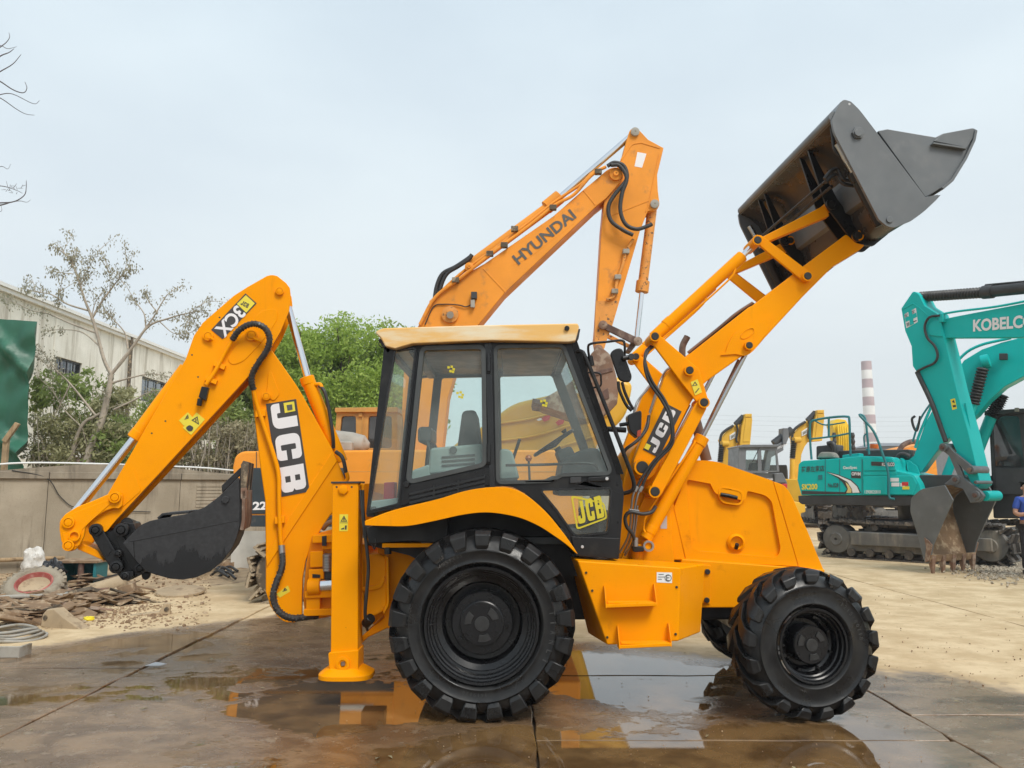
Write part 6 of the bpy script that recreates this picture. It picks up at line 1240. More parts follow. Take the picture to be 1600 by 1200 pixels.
kp_('air_filter', [(1275, 697, 3), (1305, 694, 3), (1305, 716), (1275, 718)], .9, 1.6, 'dark_metal', KE, .06); kh('breather_pipe', [(1293, 694), (1300, 693), (1304, 700), (1304, 710)], .07, 'rubber_hose', t=.8); kp_('deck_box', [(1310, 704), (1420, 702), (1420, 716), (1310, 716)], 1.0, 2.4, 'dark_metal', KE, .03); kp_('filter_dome', [(1275, 716), (1281, 706, 4), (1300, 706, 6), (1306, 716)], .4, .8, 'dust_grey', KE, .05)
kp_('cooler_cap', [(1316, 711), (1342, 708), (1342, 716), (1316, 718)], .4, .8, 'teal', KE, .02); pcyl('beacon', (1366, 701), (1366, 694), KP, d, kn, 2.4, .11, 'orange_lens', KE); kh('deck_hose', [(1402, 722), (1404, 713), (1412, 710), (1422, 714)], .06, 'rubber_hose', t=.6)
kc = Vector((KP[0], KP[1], 0)) + Vector((KD.x, KD.y, 0)) * 2.6 + kn * 1.35
ang = math.atan2(KD.y, KD.x) + R(-6); xk = Matrix.Translation((kc.x, kc.y, 0)) @ Matrix.Rotation(ang, 4, 'Z')
tracks(KE, xk, 4.3, .92, .6, -1.55, 'track', 'frame_grey', 44); tracks(KE, xk, 4.3, .92, .6, .95, 'track', 'frame_grey', 44)
MB(xk).box((0, 0, .75), (2.0, 2.0, .4)).build('undercarriage', 'dark_metal', KE, .04); MB(xk).cyl((0, 0, .8), (0, 0, 1.3), .7, n=28).build('slew_ring', 'dark_metal', KE)
MB(xk).prism([(-1.3, .34), (1.75, .34), (1.75, .62), (-1.3, .66)], -1.6, -1.5).build('track_guard', 'frame_grey', KE, .02)
# boom of this machine
bt_ = 1.1
k1 = kp_('boom', [(1414, 722, 6), (1428, 712), (1446, 660), (1480, 600), (1506, 563), (1534, 546), (1565, 535), (1600, 526), (1680, 505), (1690, 560), (1640, 574), (1600, 588), (1570, 604), (1545, 626), (1527, 648), (1474, 692), (1440, 738, 4), (1418, 738, 6)], bt_, bt_ + .5, 'teal')
pcyl('boom_foot_pin', (1419, 730), (1419.5, 730), KP, d, kn, bt_ - .1, .12, 'teal', k1); pcyl('ram_boss', (1534, 566), (1546, 563), KP, d, kn, bt_ - .15, .16, 'teal', k1)
bellows('ram_boot', (1536, 575), (1521, 632), KP, d, kn, bt_ - .25, .14, k1); pcyl('boom_ram', (1521, 630), (1478, 745), KP, d, kn, bt_ - .25, .10, 'teal', k1); bellows('ram_boot', (1566, 616), (1549, 652), KP, d, kn, bt_ + .75, .17, k1); pcyl('boom_ram', (1549, 650), (1510, 750), KP, d, kn, bt_ + .75, .13, 'teal', k1)
kp_('boom_lamp', [(1561, 552), (1574, 552), (1574, 562), (1561, 562)], bt_ - .15, bt_ - .05, 'dark_metal', k1, .01); kh('boom_pipe', [(1430, 700), (1440, 670), (1470, 605), (1500, 560), (1530, 540), (1580, 528)], .035, 'teal', k1, bt_ + .0); kh('boom_pipe', [(1426, 690), (1438, 655), (1460, 622)], .025, 'teal_dark', k1, bt_ - .05); kh('boom_hose', [(1438, 650), (1433, 672), (1428, 668), (1425, 655), (1430, 650)], .03, 'rubber_hose', k1, bt_ - .05)
cb = kp_('operator_cab', [(1545, 660, 10), (1562, 642, 10), (1630, 640, 10), (1640, 810), (1552, 810)], 1.9, 2.75, 'dark_metal', KE, .04); kp_('cab_pane', [(1552, 664, 6), (1566, 650, 6), (1592, 650, 6), (1600, 728), (1556, 728)], 1.885, 1.9, 'dark_glass', cb, 0); kp_('cab_visor', [(1538, 642), (1600, 638), (1600, 645), (1538, 649)], 1.75, 1.9, 'dark_metal', cb, .01); kp_('cab_lamp', [(1585, 637), (1592, 637), (1592, 643), (1585, 643)], 1.7, 1.8, 'dust_grey', cb, .01)
gd = kp_('cab_guard', [(1556, 732), (1612, 732), (1612, 772), (1556, 772)], 1.7, 1.72, 'dark_metal', cb, .005)
kp_('front_deck', [(1436, 742), (1530, 742), (1530, 790), (1440, 790)], .4, 2.4, 'dark_metal', KE, .03); kp_('boom_bracket', [(1404, 742), (1404, 728, 8), (1416, 716, 8), (1432, 728), (1440, 748)], bt_ - .12, bt_ - .04, 'teal', KE, .01)
# ================================================================== second teal excavator: reaches in from the right, body outside the picture
QD = Vector((.45, -.89)).normalized(); qd = (QD.x, QD.y); QN = Vector((-QD.y, QD.x, 0)); QP = (8.95, 10.2)
QE = thing('crawler_excavator', (11.8, 4.6, 0), 'teal excavator reaching in from the right edge with its dark open bucket lowered', 'excavator')
def qp(nm, pts, t0, t1, mat, par=QE, bev=.012): return planar(nm, pts, QP, qd, QN, t0, t1, mat, par, bev)
qa = qp('dipper_arm', [(1427, 454, 5), (1436, 460, 3), (1445, 478), (1464, 490), (1475, 528), (1482, 556), (1495, 611), (1513, 676), (1532, 757), (1524, 764), (1517, 755), (1487, 690), (1471, 660), (1442, 593), (1432, 581, 4), (1426, 572), (1424, 541), (1414, 517), (1408, 482, 2)], 0, .38, 'teal')
qp('arm_swage', zq(1400, 420, .21667, [(38, 290), (120, 245, 10), (170, 280), (240, 340), (236, 346), (165, 290), (122, 254, 10), (42, 298)]), -.012, 0, 'teal', qa, .004)
for dt in (.10, .19, .28): qp('arm_rail', [(1506.5, 630), (1509, 630), (1531.5, 752), (1529, 752)], dt, dt + .02, 'teal', qa, 0)
qb = qp('boom', [(1458, 528), (1460, 506, 5), (1467, 500), (1495, 494), (1600, 474), (1720, 450), (1740, 540), (1700, 532), (1600, 527)], .06, .32, 'teal')
P0q = Vector((QP[0], QP[1], 0)) + QN * .06
text_on('boom_lettering', 'KOBELCO', *[UP(a, b, (P0q.x, P0q.y), qd) for a, b in ((1521, 518.5), (1617, 511), (1521, 499.5))], 'white_print', qb, .035, .012)
qp('boom_joint', [(1448, 512, 5), (1456, 502, 5), (1470, 500), (1472, 526), (1452, 524, 5)], -.03, .0, 'teal', qb, .01); qp('pipe_block', [(1466, 490), (1473, 490), (1473, 503), (1466, 503)], -.05, .05, 'teal', qb, .01)
bellows('arm_ram_boot', (1437, 464), (1538, 457), QP, qd, QN, .19, .115, qa, 22); qr = pcyl('arm_ram', (1535, 457), (1680, 442), QP, qd, QN, .19, .115, 'dark_metal', qa); pcyl('arm_ram_gland', (1536, 457), (1552, 455.5), QP, qd, QN, .19, .135, 'dark_metal', qa)
def qh(nm, pts, r_, mat, t, par): 
    P0 = Vector((QP[0], QP[1], 0)) + QN * t; return MB().tube(cr([UP(a, b, (P0.x, P0.y), qd) for a, b in pts], 6), r_, 8).build(nm, mat, par, 0, 60)
qh('ram_pipe', [(1540, 446), (1545, 445), (1600, 440), (1680, 432)], .022, 'dark_metal', .19, qa); qh('boom_pipe', [(1470, 491), (1500, 486), (1550, 480), (1600, 471), (1700, 450)], .024, 'teal', .0, qb); qh('arm_hose', [(1468, 493), (1452, 496), (1445, 510), (1449, 528), (1460, 540), (1465, 555), (1460, 567), (1445, 574), (1433, 580)], .026, 'rubber_hose', -.06, qa); qh('ram_pipe', [(1433, 581), (1440, 596), (1456, 630), (1470, 668), (1478, 690)], .05, 'dark_metal', -.02, qa)
qp('arm_sign', [(1413, 491, 1), (1431, 481, 1), (1434, 503, 1), (1416, 513, 1)], -.004, 0, 'white_print', qa, 0)
qp('sign_cross', [(1419, 487), (1424.5, 484.3), (1425.6, 491), (1431.5, 488.5), (1432.6, 495), (1426.7, 498), (1428, 506), (1422, 509), (1421, 500.6), (1415, 503), (1414, 496.4), (1420, 494)], -.008, 0, 'teal', qa, 0)
for ch_, (x, y) in (('安', (1413.6, 497)), ('全', (1424.8, 490.5)), ('第', (1416.6, 511)), ('一', (1427.5, 503.5))):
    P0 = Vector((QP[0], QP[1], 0)) + QN * -.01; text_on('sign_lettering', ch_, *[UP(a, b, (P0.x, P0.y), qd) for a, b in ((x, y), (x + 5, y - 2.2), (x - .8, y - (6 if ch_ != '一' else 1.2)))], 'dark_print', qa, 0, 0)
Z6 = lambda pts: zq(1400, 660, .21667, pts)
sg = qp('warning_label', zq(1400, 420, .21667, [(392, 942), (424, 934), (438, 1008), (406, 1018)]), -.004, 0, 'yellow_print', qa, 0); qp('warning_mark', zq(1400, 420, .21667, [(402, 960), (416, 945), (424, 968)]), -.008, -.004, 'dark_print', sg, 0); qp('warning_mark', zq(1400, 420, .21667, [(408, 985), (430, 980), (432, 996), (412, 1000)]), -.008, -.004, 'dark_print', sg, 0)
lk = qp('bucket_link', Z6([(305, 180, 16), (330, 150, 16), (365, 155, 10), (420, 215), (545, 315, 16), (560, 350, 14), (530, 375, 14), (490, 345), (450, 300), (500, 420), (460, 420), (380, 240)]), -.10, -.03, 'bucket_steel', QE, .012); qp('bucket_ear', Z6([(345, 445), (400, 400), (430, 375, 14), (470, 390), (600, 490, 20), (635, 530, 20), (600, 575, 14), (535, 580), (480, 480)]), -.12, -.04, 'bucket_steel', QE, .012)
for q in ((335, 180), (532, 342), (425, 412), (570, 525), (572, 432)):
    P0 = Vector((QP[0], QP[1], 0)) + QN * -.16; c_ = UP(*Z6([q])[0], (P0.x, P0.y), qd); r_ = .085 if q != (572, 432) else .035
    MB().cyl(c_, c_ + QN * .5, r_, n=18).build('link_pin', 'bucket_steel', lk, .01); MB().cyl(c_ - QN * .03, c_, r_ * .5, n=12).build('pin_cap', 'rust_dark', lk, .005)
qcy = [UP(*Z6([q])[0], QP, qd) for q in ((640, 530),)]; MB().cyl(qcy[0] - QN * .0, qcy[0] + QN * .42, .10, n=20).build('bucket_pivot', 'teal', qa, .01)
T0, T1 = -.46, .95
sp_ = Z6([(100, 640, 20), (108, 545, 20), (180, 480, 30), (350, 452, 10), (410, 560), (345, 700), (268, 880), (240, 1010), (215, 1020), (195, 985), (160, 830)])
qk = qp('digging_bucket', sp_, T0, T0 + .04, 'bucket_steel', QE, .008)
P0 = Vector((QP[0], QP[1], 0)) + QN * T0; PP = [UP(a, b, (P0.x, P0.y), qd) for a, b in rp(sp_)]
MB().prism3([p + QN * (T1 - T0 - .04) for p in PP], QN * .04).build('bucket_far_side', 'bucket_steel', qk, .008)
curve = [UP(a, b, (P0.x, P0.y), qd) for a, b in rp(Z6([(410, 565), (350, 452), (180, 478, 60), (104, 545, 60), (100, 640, 60), (160, 835), (215, 1015), (245, 1030)]))][1:-1]
m = len(curve); V = [p + QN * .04 for p in curve] + [p + QN * (T1 - T0 - .04) for p in curve]; MB().add(V, [(i, i + 1, m + i + 1, m + i) for i in range(m - 1)]).build('bucket_shell', 'dust_brown', qk, 0, 50)
tip = UP(*Z6([(228, 1005)])[0], (P0.x, P0.y), qd); up_ = Vector((0, 0, 1)); qd3 = Vector((QD.x, QD.y, 0))
MB().prism3([tip + QN * .0 + up_ * .0, tip + QN * (T1 - T0), tip + QN * (T1 - T0) + up_ * .14 + qd3 * .05, tip + up_ * .14 + qd3 * .05], qd3 * .05).build('bucket_lip', 'dust_brown', qk, .006)
for k in range(5):
    b0 = tip + QN * (.02 + k * (T1 - T0 - .14) / 4); MB().add([b0 + up_ * .10 - qd3 * .02, b0 + QN * .12 + up_ * .10 - qd3 * .02, b0 + QN * .12 + up_ * .12 + qd3 * .1, b0 + up_ * .12 + qd3 * .1, b0 + QN * .03 - up_ * .24 + qd3 * .02, b0 + QN * .10 - up_ * .24 + qd3 * .02, b0 + QN * .10 - up_ * .24 + qd3 * .06, b0 + QN * .03 - up_ * .24 + qd3 * .06], [(0, 1, 2, 3), (7, 6, 5, 4), (0, 4, 5, 1), (1, 5, 6, 2), (2, 6, 7, 3), (3, 7, 4, 0)]).build('bucket_tooth', 'rust', qk, .01)
for t in (T0 - .04, T1): MB().prism3([UP(a, b, (P0.x, P0.y), qd) + QN * (t - T0) for a, b in Z6([(210, 830), (240, 850), (268, 885), (240, 1000), (215, 1010), (225, 900)])], QN * .04).build('side_cutter', 'rust', qk, .008)
# its body, outside the picture
bc = Vector((QP[0], QP[1], 0)) + qd3 * 6.3 + QN * .19; ang = math.atan2(-QD.y, -QD.x); xq = Matrix.Translation((bc.x, bc.y, 0)) @ Matrix.Rotation(ang, 4, 'Z')
MB(xq).prism([(-2.7, 1.1), (1.9, 1.1), (1.9, 1.7), (-.2, 2.0), (-2.7, 2.2)], -1.35, 1.35).build('house', 'teal', QE, .05); MB(xq).prism([(.1, 1.2), (1.8, 1.2), (1.8, 2.3), (1.5, 2.95), (.1, 2.95)], .35, 1.3).build('operator_cab', 'dark_metal', QE, .05)
tracks(QE, xq, 4.3, .92, .6, -1.5, 'track', 'frame_grey', 40); tracks(QE, xq, 4.3, .92, .6, .9, 'track', 'frame_grey', 40); MB(xq).box((0, 0, .8), (1.8, 2, .6)).build('undercarriage', 'dark_metal', QE, .03)
fb = Vector((bc.x, bc.y, 0)) - qd3 * 1.2; pe = UP(1725, 495, (P0q.x, P0q.y), qd) + QN * .13; MB().tube([fb + Vector((0, 0, 1.6)), fb.lerp(pe, .6) + Vector((0, 0, 1.5)), pe], .22, 8).build('boom_root', 'teal', QE)
# ================================================================== far yellow excavators and the grey one
def far_exc(dx, dy, Y, label, mat, nm='crawler_excavator', grp='yellow excavators parked behind'):
    q = U3(1140 + dx, 762, Y); e = thing(nm, (q.x, Y + .5, 0), label, 'excavator', grp); Z4 = lambda pts: [(q_[0] + dx, q_[1] + dy) + tuple(q_[2:]) for q_ in zq(1110, 620, .15, pts)]
    f = lambda n_, pts, y0, y1, m_=mat, par=e, bv=.03: MB().prism(XZ(Z4(pts), Y), Y + y0, Y + y1).build(n_, m_, par, bv)
    bm = f('boom', [(110, 445, 10), (180, 350, 10), (265, 290, 10), (310, 275), (306, 470), (240, 560, 20), (205, 650), (190, 1000), (110, 1000), (130, 560), (125, 480)], .1, .6); am_ = f('dipper_arm', [(352, 182), (422, 182), (432, 240), (408, 500), (300, 508), (318, 320), (345, 230)], -.1, .5); f('arm_cap', [(350, 180), (424, 178), (424, 215), (350, 215)], -.14, .54, mat, am_); f('arm_panel', [(362, 225), (424, 228), (400, 470), (330, 470)], -.13, -.1, mat, am_)
    for a_, b_, y in (((112, 500), (95, 690), -.1), ((245, 530), (225, 690), .8)):
        A = U3(*Z4([a_])[0], Y); B = U3(*Z4([b_])[0], Y); A.y = B.y = Y + y; L = (B - A).length; pr = []
        for i in range(10): pr += [(.10, L * i / 10), (.145, L * (i + .5) / 10)]
        MB().lathe(pr, A, (B - A), 14).build('ram_boot', 'rubber_hose', bm, 0, 25); MB().cyl(B, B - Vector((.1, 0, 2.6)), .11, n=14).build('boom_ram', mat, bm)
    A = U3(*Z4([(345, 205)])[0], Y + .2); B = U3(*Z4([(262, 290)])[0], Y + .2); MB().cyl(A, B, .13, n=14).build('arm_ram', 'dark_metal', bm); MB().cyl(U3(*Z4([(115, 490)])[0], Y - .15), U3(*Z4([(180, 488)])[0], Y - .05), .14, n=14).build('ram_boss', mat, bm)
    f('boom_sign', [(205, 400), (265, 360), (262, 425), (208, 450)], .06, .1, 'grey_print', bm, 0)
    o1, r1, u1 = [U3(*Z4([p_])[0], Y + .05) for p_ in ((212, 438), (258, 412), (211, 405))]; text_on('sign_lettering', 'SANY', o1, r1, u1, 'char_print', bm, .03, .02)
    hose('boom_hose', [Z4([p_])[0] + (Y,) for p_ in ((100, 500), (112, 400), (165, 345), (240, 300))], .06, 'rubber_hose', bm); hose('boom_hose', [Z4([p_])[0] + (Y,) for p_ in ((270, 290), (285, 350), (270, 440), (280, 480))], .05, 'rubber_hose', bm)
    x0 = U(1150 + dx, 762, Y)[0]; xf = Matrix.Translation((x0, Y + 1.6, 0)) @ Matrix.Rotation(R(70), 4, 'Z'); hs = MB(xf).prism([(-2.6, 1.1), (1.9, 1.1), (1.9, 1.8), (-2.6, 2.1)], -1.35, 1.35).build('house', mat, e, .05); MB(xf).prism([(.1, 1.2), (1.8, 1.2), (1.8, 2.6), (.1, 2.8)], .35, 1.3).build('operator_cab', 'dark_metal', e, .05)
    tracks(e, xf, 4.2, .9, .6, -1.5, 'track', 'frame_grey', 30); tracks(e, xf, 4.2, .9, .6, .9, 'track', 'frame_grey', 30); return e
far_exc(0, 0, 30, 'yellow excavator with white boom sign left of the grey cab', 'cat_yellow'); far_exc(112.5, -6, 30.5, 'yellow excavator with white boom sign between the grey cab and teal railings', 'cat_yellow')
# third yellow boom, seen end on
q = U3(1317, 762, 34); e3 = thing('crawler_excavator', (q.x, 34, 0), 'bright yellow excavator boom with many pipes behind the teal railings', 'excavator', 'yellow excavators parked behind')
f = lambda n_, pts, y0, y1, m_='bright_yellow', par=e3, bv=.03: MB().prism(XZ(pts, 34), 34 + y0, 34 + y1).build(n_, m_, par, bv)
b3 = f('boom', [(1300, 662, 2), (1308, 654, 3), (1322, 656, 3), (1328, 668), (1330, 760), (1306, 760), (1308, 690)], 0, .8)
for k in range(5): MB().tube(cr([U3(1309 + 3.6 * k, 664 + k, 33.9), U3(1311 + 3.4 * k, 685, 33.8), U3(1310 + 3.8 * k, 712, 33.9)]), .045, 8).build('boom_pipe', 'bright_yellow', b3)
for px in (1303, 1332):
    A = U3(px, 676, 33.8); pr = []
    for i in range(8): pr += [(.07, .3 * i), (.11, .3 * i + .15)]
    MB().lathe(pr, A, (0, 0, -1), 12).build('ram_boot', 'rubber_hose', b3, 0, 25)
xf = Matrix.Translation((q.x, 36, 0)) @ Matrix.Rotation(R(90), 4, 'Z'); MB(xf).prism([(-2.6, 1.1), (1.9, 1.1), (1.9, 1.8), (-2.6, 2.1)], -1.35, 1.35).build('house', 'bright_yellow', e3, .05); tracks(e3, xf, 4.2, .9, .6, -1.5, 'track', 'frame_grey', 24); tracks(e3, xf, 4.2, .9, .6, .9, 'track', 'frame_grey', 24)
# grey excavator
GY = 26; q = U3(1190, 762, GY); eg = thing('crawler_excavator', (q.x, GY + 1, 0), 'dark grey excavator whose square glazed cab faces the yard', 'excavator')
ZG = lambda pts: zq(1110, 620, .15, pts); f = lambda n_, pts, y0, y1, m_='grey_paint', par=eg, bv=.02: MB().prism(XZ(ZG(pts), GY), GY + y0, GY + y1).build(n_, m_, par, bv)
gc = MB().holed(XZ(ZG([(340, 520, 6), (690, 512, 6), (720, 780), (340, 800)]), GY), [XZ(ZG([(372, 560, 8), (492, 558, 4), (496, 770, 4), (365, 768, 8)]), GY), XZ(ZG([(530, 558, 4), (678, 562, 8), (692, 770, 8), (534, 770, 4)]), GY)], GY, GY + .06).build('operator_cab', 'grey_paint', eg, .01)
MB().prism(XZ(ZG([(368, 556), (682, 556), (695, 772), (362, 772)]), GY), GY + .02, GY + .03).build('cab_pane', 'far_glass', gc, 0); f('cab_roof', [(290, 515, 6), (340, 500), (695, 498, 6), (700, 522), (300, 530)], -.1, 1.7, 'grey_paint', gc); f('cab_side', [(298, 525), (340, 525), (345, 780), (290, 760)], .0, 1.6, 'grey_paint', gc); f('cab_back', [(340, 640), (700, 640), (720, 790), (340, 790)], 1.4, 1.5, 'grey_print', gc); f('seat', [(470, 680, 14), (555, 680, 14), (565, 770), (460, 770)], .6, .9, 'dark_metal', gc); f('wiper', [(505, 530), (512, 530), (440, 680), (432, 680)], -.03, -.01, 'dark_metal', gc, 0)
f('far_post', [(600, 600), (640, 600), (640, 770), (580, 770)], 1.3, 1.4, 'red_plastic', gc)
f('house', [(250, 800), (780, 790, 10), (830, 900), (830, 1250), (250, 1250)], .3, 3.5); f('engine_lid', [(680, 800), (770, 790), (815, 895), (690, 895)], .2, .3); text_on('tail_lettering', 'YUCHAI', *[U3(*ZG([p_])[0], GY + .18) for p_ in ((560, 870), (650, 868), (560, 848))], 'white_print', eg, .02)
f('tail_lamp', [(765, 905), (820, 905), (820, 950), (765, 950)], .2, .3, 'red_plastic')
gb = f('boom', [(680, 540), (830, 455), (850, 470), (850, 545), (720, 620), (700, 760), (640, 760)], 1.0, 1.4); MB().cyl(U3(*ZG([(660, 490)])[0], GY + 1.2), U3(*ZG([(850, 345)])[0], GY + 1.2), .17, n=12).build('arm_ram', 'dark_metal', gb); f('dipper_arm', [(838, 308), (892, 308), (900, 400), (870, 480), (832, 480)], .9, 1.5, 'grey_paint', gb); text_on('boom_lettering', 'HYUNDAI', *[U3(*ZG([p_])[0], GY + .98) for p_ in ((700, 550), (800, 500), (700, 525))], 'white_print', gb, .025)
xf = Matrix.Translation((q.x, GY + 2, 0)) @ Matrix.Rotation(R(90), 4, 'Z'); tracks(eg, xf, 4.2, .9, .6, -1.5, 'track', 'frame_grey', 24); tracks(eg, xf, 4.2, .9, .6, .9, 'track', 'frame_grey', 24)
# orange machine tucked far right
OY = 32; q = U3(1428, 762, OY); eo = thing('crawler_excavator', (q.x, OY + 1, 0), 'orange excavator deck just showing behind the teal boom', 'excavator')
f = lambda n_, pts, y0, y1, m_='hy_orange', par=eo, bv=.03: MB().prism(XZ(pts, OY), OY + y0, OY + y1).build(n_, m_, par, bv)
f('house', [(1385, 712), (1395, 705, 3), (1425, 698), (1460, 690), (1470, 790), (1385, 790)], 0, 2.6); f('deck_rail', [(1400, 704), (1440, 700), (1440, 703), (1400, 707)], -.1, 0); hose('deck_pipe', [(1405, 704, OY), (1412, 695, OY), (1425, 690, OY), (1440, 692, OY)], .12, 'rust_dark', eo)
xf = Matrix.Translation((q.x, OY + 1.4, 0)); tracks(eo, xf, 4.2, .9, .6, -1.5, 'track', 'frame_grey', 24); tracks(eo, xf, 4.2, .9, .6, .9, 'track', 'frame_grey', 24)
# yellow frame end seen beside the nose of the backhoe loader
yf = thing('machine_counterweight', U3(1255, 800, 24), 'yellow counterweight end just right of the backhoe nose', 'counterweight'); yf.location.z = 0
MB().prism(XZ([(1240, 783, 2), (1258, 786, 3), (1259, 800, 2), (1252, 802), (1252, 850), (1240, 850)], 23), 23, 25).build('casting', 'cat_yellow', yf, .05)
# ================================================================== scrap and rubble by the wall
rs = random.Random(17)
def rough_block(mb, c, dims, seed, M3=None, jit=.15):
    r_ = random.Random(seed); V = []
    for x in (-1, 1):
        for y in (-1, 1):
            for z in (-1, 1): V.append(Vector((x * dims[0] / 2 * (1 + r_.uniform(-jit, jit)), y * dims[1] / 2 * (1 + r_.uniform(-jit, jit)), z * dims[2] / 2 * (1 + r_.uniform(-jit, jit)))))
    m = M3 if M3 is not None else Matrix.Rotation(r_.uniform(0, 6.3), 3, Vector((r_.uniform(-1, 1), r_.uniform(-1, 1), r_.uniform(-1, 1))).normalized())
    mb.add([m @ v + Vector(c) for v in V], [(0, 1, 3, 2), (4, 6, 7, 5), (0, 4, 5, 1), (2, 3, 7, 6), (0, 2, 6, 4), (1, 5, 7, 3)])
# low heap of earth
nx, ny = 60, 44; V = []; Fc = []
def heap(x, y):
    p = Vector((x, y, 0)); s = (x + 7.0) * wd.x + (y - 6.5) * wd.y; o = (x - WA.x) * wn.x + (y - WA.y) * wn.y
    e = max(0, min(1, (4.6 - o) / 2.6)) * max(0, min(1, (-3.7 - x) / 1.2)); e = e * e * (3 - 2 * e)
    return e * (.10 + .10 * mnoise.noise(Vector((x * .9, y * .9, 3))) + .05 * mnoise.noise(Vector((x * 3, y * 3, 7))) + .02 * mnoise.noise(Vector((x * 9, y * 9, 1)))) - .015 * (1 - e)
for i in range(nx + 1):
    for j in range(ny + 1): x = -11.5 + 8.2 * i / nx; y = 2.2 + 10 * j / ny; V.append((x, y, heap(x, y)))
for i in range(nx):
    for j in range(ny): a = i * (ny + 1) + j; Fc.append((a, a + ny + 1, a + ny + 2, a + 1))
tag(MB().add(V, Fc).build('dirt', 'earth_heap', None, 0, 80), 'dusty earth heaped along the foot of the wall', 'dirt', kind='stuff')
def hz(x, y): return max(0, heap(x, y))
rub = MB()
for k in range(2200):
    g_ = G(rs.uniform(-10, 330), rs.uniform(905, 985)) if k % 3 else G(rs.gauss(190, 45), rs.gauss(960, 10))
    if g_.x > -3.9: continue
    s_ = rs.uniform(.012, .036) * (1 if rs.random() < .9 else 1.7); rough_block(rub, (g_.x, g_.y, hz(g_.x, g_.y) + s_ * .25), (s_, s_ * rs.uniform(.5, 1), s_ * rs.uniform(.4, .8)), k)
tag(rub.build('rubble', 'dust_brown', None, 0, 0), 'small brown stones and chips scattered over the earth by the wall', 'rubble', kind='stuff')
def on(px, py): g_ = G(px, py); g_.z = hz(g_.x, g_.y); return g_
# scrap tyre
c = on(42, 941); st_ = thing('tyre_scrap', c, 'dusty scrap tyre with red rim lying against the wall', 'tyre'); axt = Vector((.12, -.50, .86)).normalized(); cc = c + Vector((0, .15, .25))
Rt = .40; MB().lathe([(.24, -.02), (.25, .02), (.30, .06), (.36, .055), (.40, .01), (.415, -.06), (.40, -.15), (.34, -.18), (.25, -.16)], cc, axt, 48).build('casing', 'tyre_dusty', st_, 0, 60); MB().lathe([(.262, .03), (.24, .04), (.225, .0), (.215, -.03)], cc, axt, 36).build('rim', 'rim_red', st_, 0, 40); MB().lathe([(.216, -.03), (.17, -.05), (.001, -.05)], cc, axt, 36).build('rim_centre', 'dust', st_, 0, 40)
lg = MB(); u = axt.orthogonal().normalized(); v = axt.cross(u)
for i in range(26):
    for sgn in (0, 1):
        a = 2 * math.pi * (i + .5 * sgn) / 26; e = u * math.cos(a) + v * math.sin(a); tn = axt.cross(e); b = cc + axt * (-.02 if not sgn else -.11)
        m3 = Matrix((tn, e, axt)).transposed() @ Matrix.Rotation(.5 * (1 if sgn else -1), 3, 'Y'); lg.box(b + e * .415, (.05, .05, .09), M=m3)
lg.build('tread_lugs', 'tyre_dusty', st_, .004)
def blob(name, c, rad, mat, label, cat, seed, amp=.22, sc=2.2, n=20):
    V = []; Fc = []; m = n
    for i in range(n + 1):
        for j in range(2 * n):
            t = math.pi * i / n; p = 2 * math.pi * j / (2 * n); d_ = Vector((math.sin(t) * math.cos(p), math.sin(t) * math.sin(p), math.cos(t)))
            q = 1 + amp * mnoise.noise(d_ * sc + Vector((seed, 0, 0))) + amp * .5 * (abs(mnoise.noise(d_ * sc * 2.7 + Vector((0, seed, 0)))) - .3); V.append(Vector(c) + Vector((d_.x * rad[0], d_.y * rad[1], max(-.75, d_.z) * rad[2])) * q)
    for i in range(n):
        for j in range(2 * n): a = i * 2 * n + j; b = i * 2 * n + (j + 1) % (2 * n); Fc.append((a, b, b + 2 * n, a + 2 * n))
    return tag(MB().add(V, Fc).build(name, mat, None, 0, 35), label, cat)
c = on(50, 905); blob('sack', c + Vector((0, .0, .22)), (.22, .17, .25), 'sack', 'crumpled white plastic sack leaning on the wall above the scrap tyre', 'sack', 3.1, .42, 1.6); blob('sack', on(55, 915) + Vector((.02, -.05, .06)), (.16, .14, .13), 'dust', 'small straw-coloured sack squashed under the white sack', 'sack', 8.1)
c = on(76, 925); blob('refuse_bag', c + Vector((0, .05, .18)), (.20, .17, .26), 'black_bag', 'crumpled black refuse bag beside the white sack', 'bag', 5.2, .38, 3.2)
# steel bench
c = on(105, 925); bn = thing('steel_bench', c, 'old green steel bench with rusty post standing against the wall', 'bench'); b0 = c + Vector((0, .35, 0))
MB().box(b0 + Vector((0, .1, .42)), (.72, .5, .045)).build('bench_top', 'dust_brown', bn, .006); MB().cyl(b0 + Vector((.06, -.08, .0)), b0 + Vector((.06, -.08, .4)), .05, n=14).build('post', 'rust_dark', bn); MB().box(b0 + Vector((-.28, .1, .2)), (.05, .4, .4)).build('side_panel', 'teal_dark', bn, .005); MB().box(b0 + Vector((.30, .1, .2)), (.05, .4, .4)).build('side_panel', 'teal_dark', bn, .005); MB().box(b0 + Vector((0, .3, .2)), (.6, .03, .38)).build('back_panel', 'teal_dark', bn, .005); MB().cyl(b0 + Vector((.06, -.08, 0)), b0 + Vector((.06, -.08, .03)), .09, n=14).build('post_foot', 'rust_dark', bn)
def tube_thing(name, pts, r_, mat, label, cat, n=8, group=None): return tag(MB().tube(cr(pts, 6), r_, n).build(name, mat, None, 0, 60), label, cat, group)
tube_thing('timber_pole', [on(100, 885) + Vector((0, 1.2, .62)), on(118, 880) + Vector((0, 1.1, .82)), on(134, 876) + Vector((0, 1.0, 1.0))], .035, 'wood', 'pale round pole propped on the steel bench', 'pole')
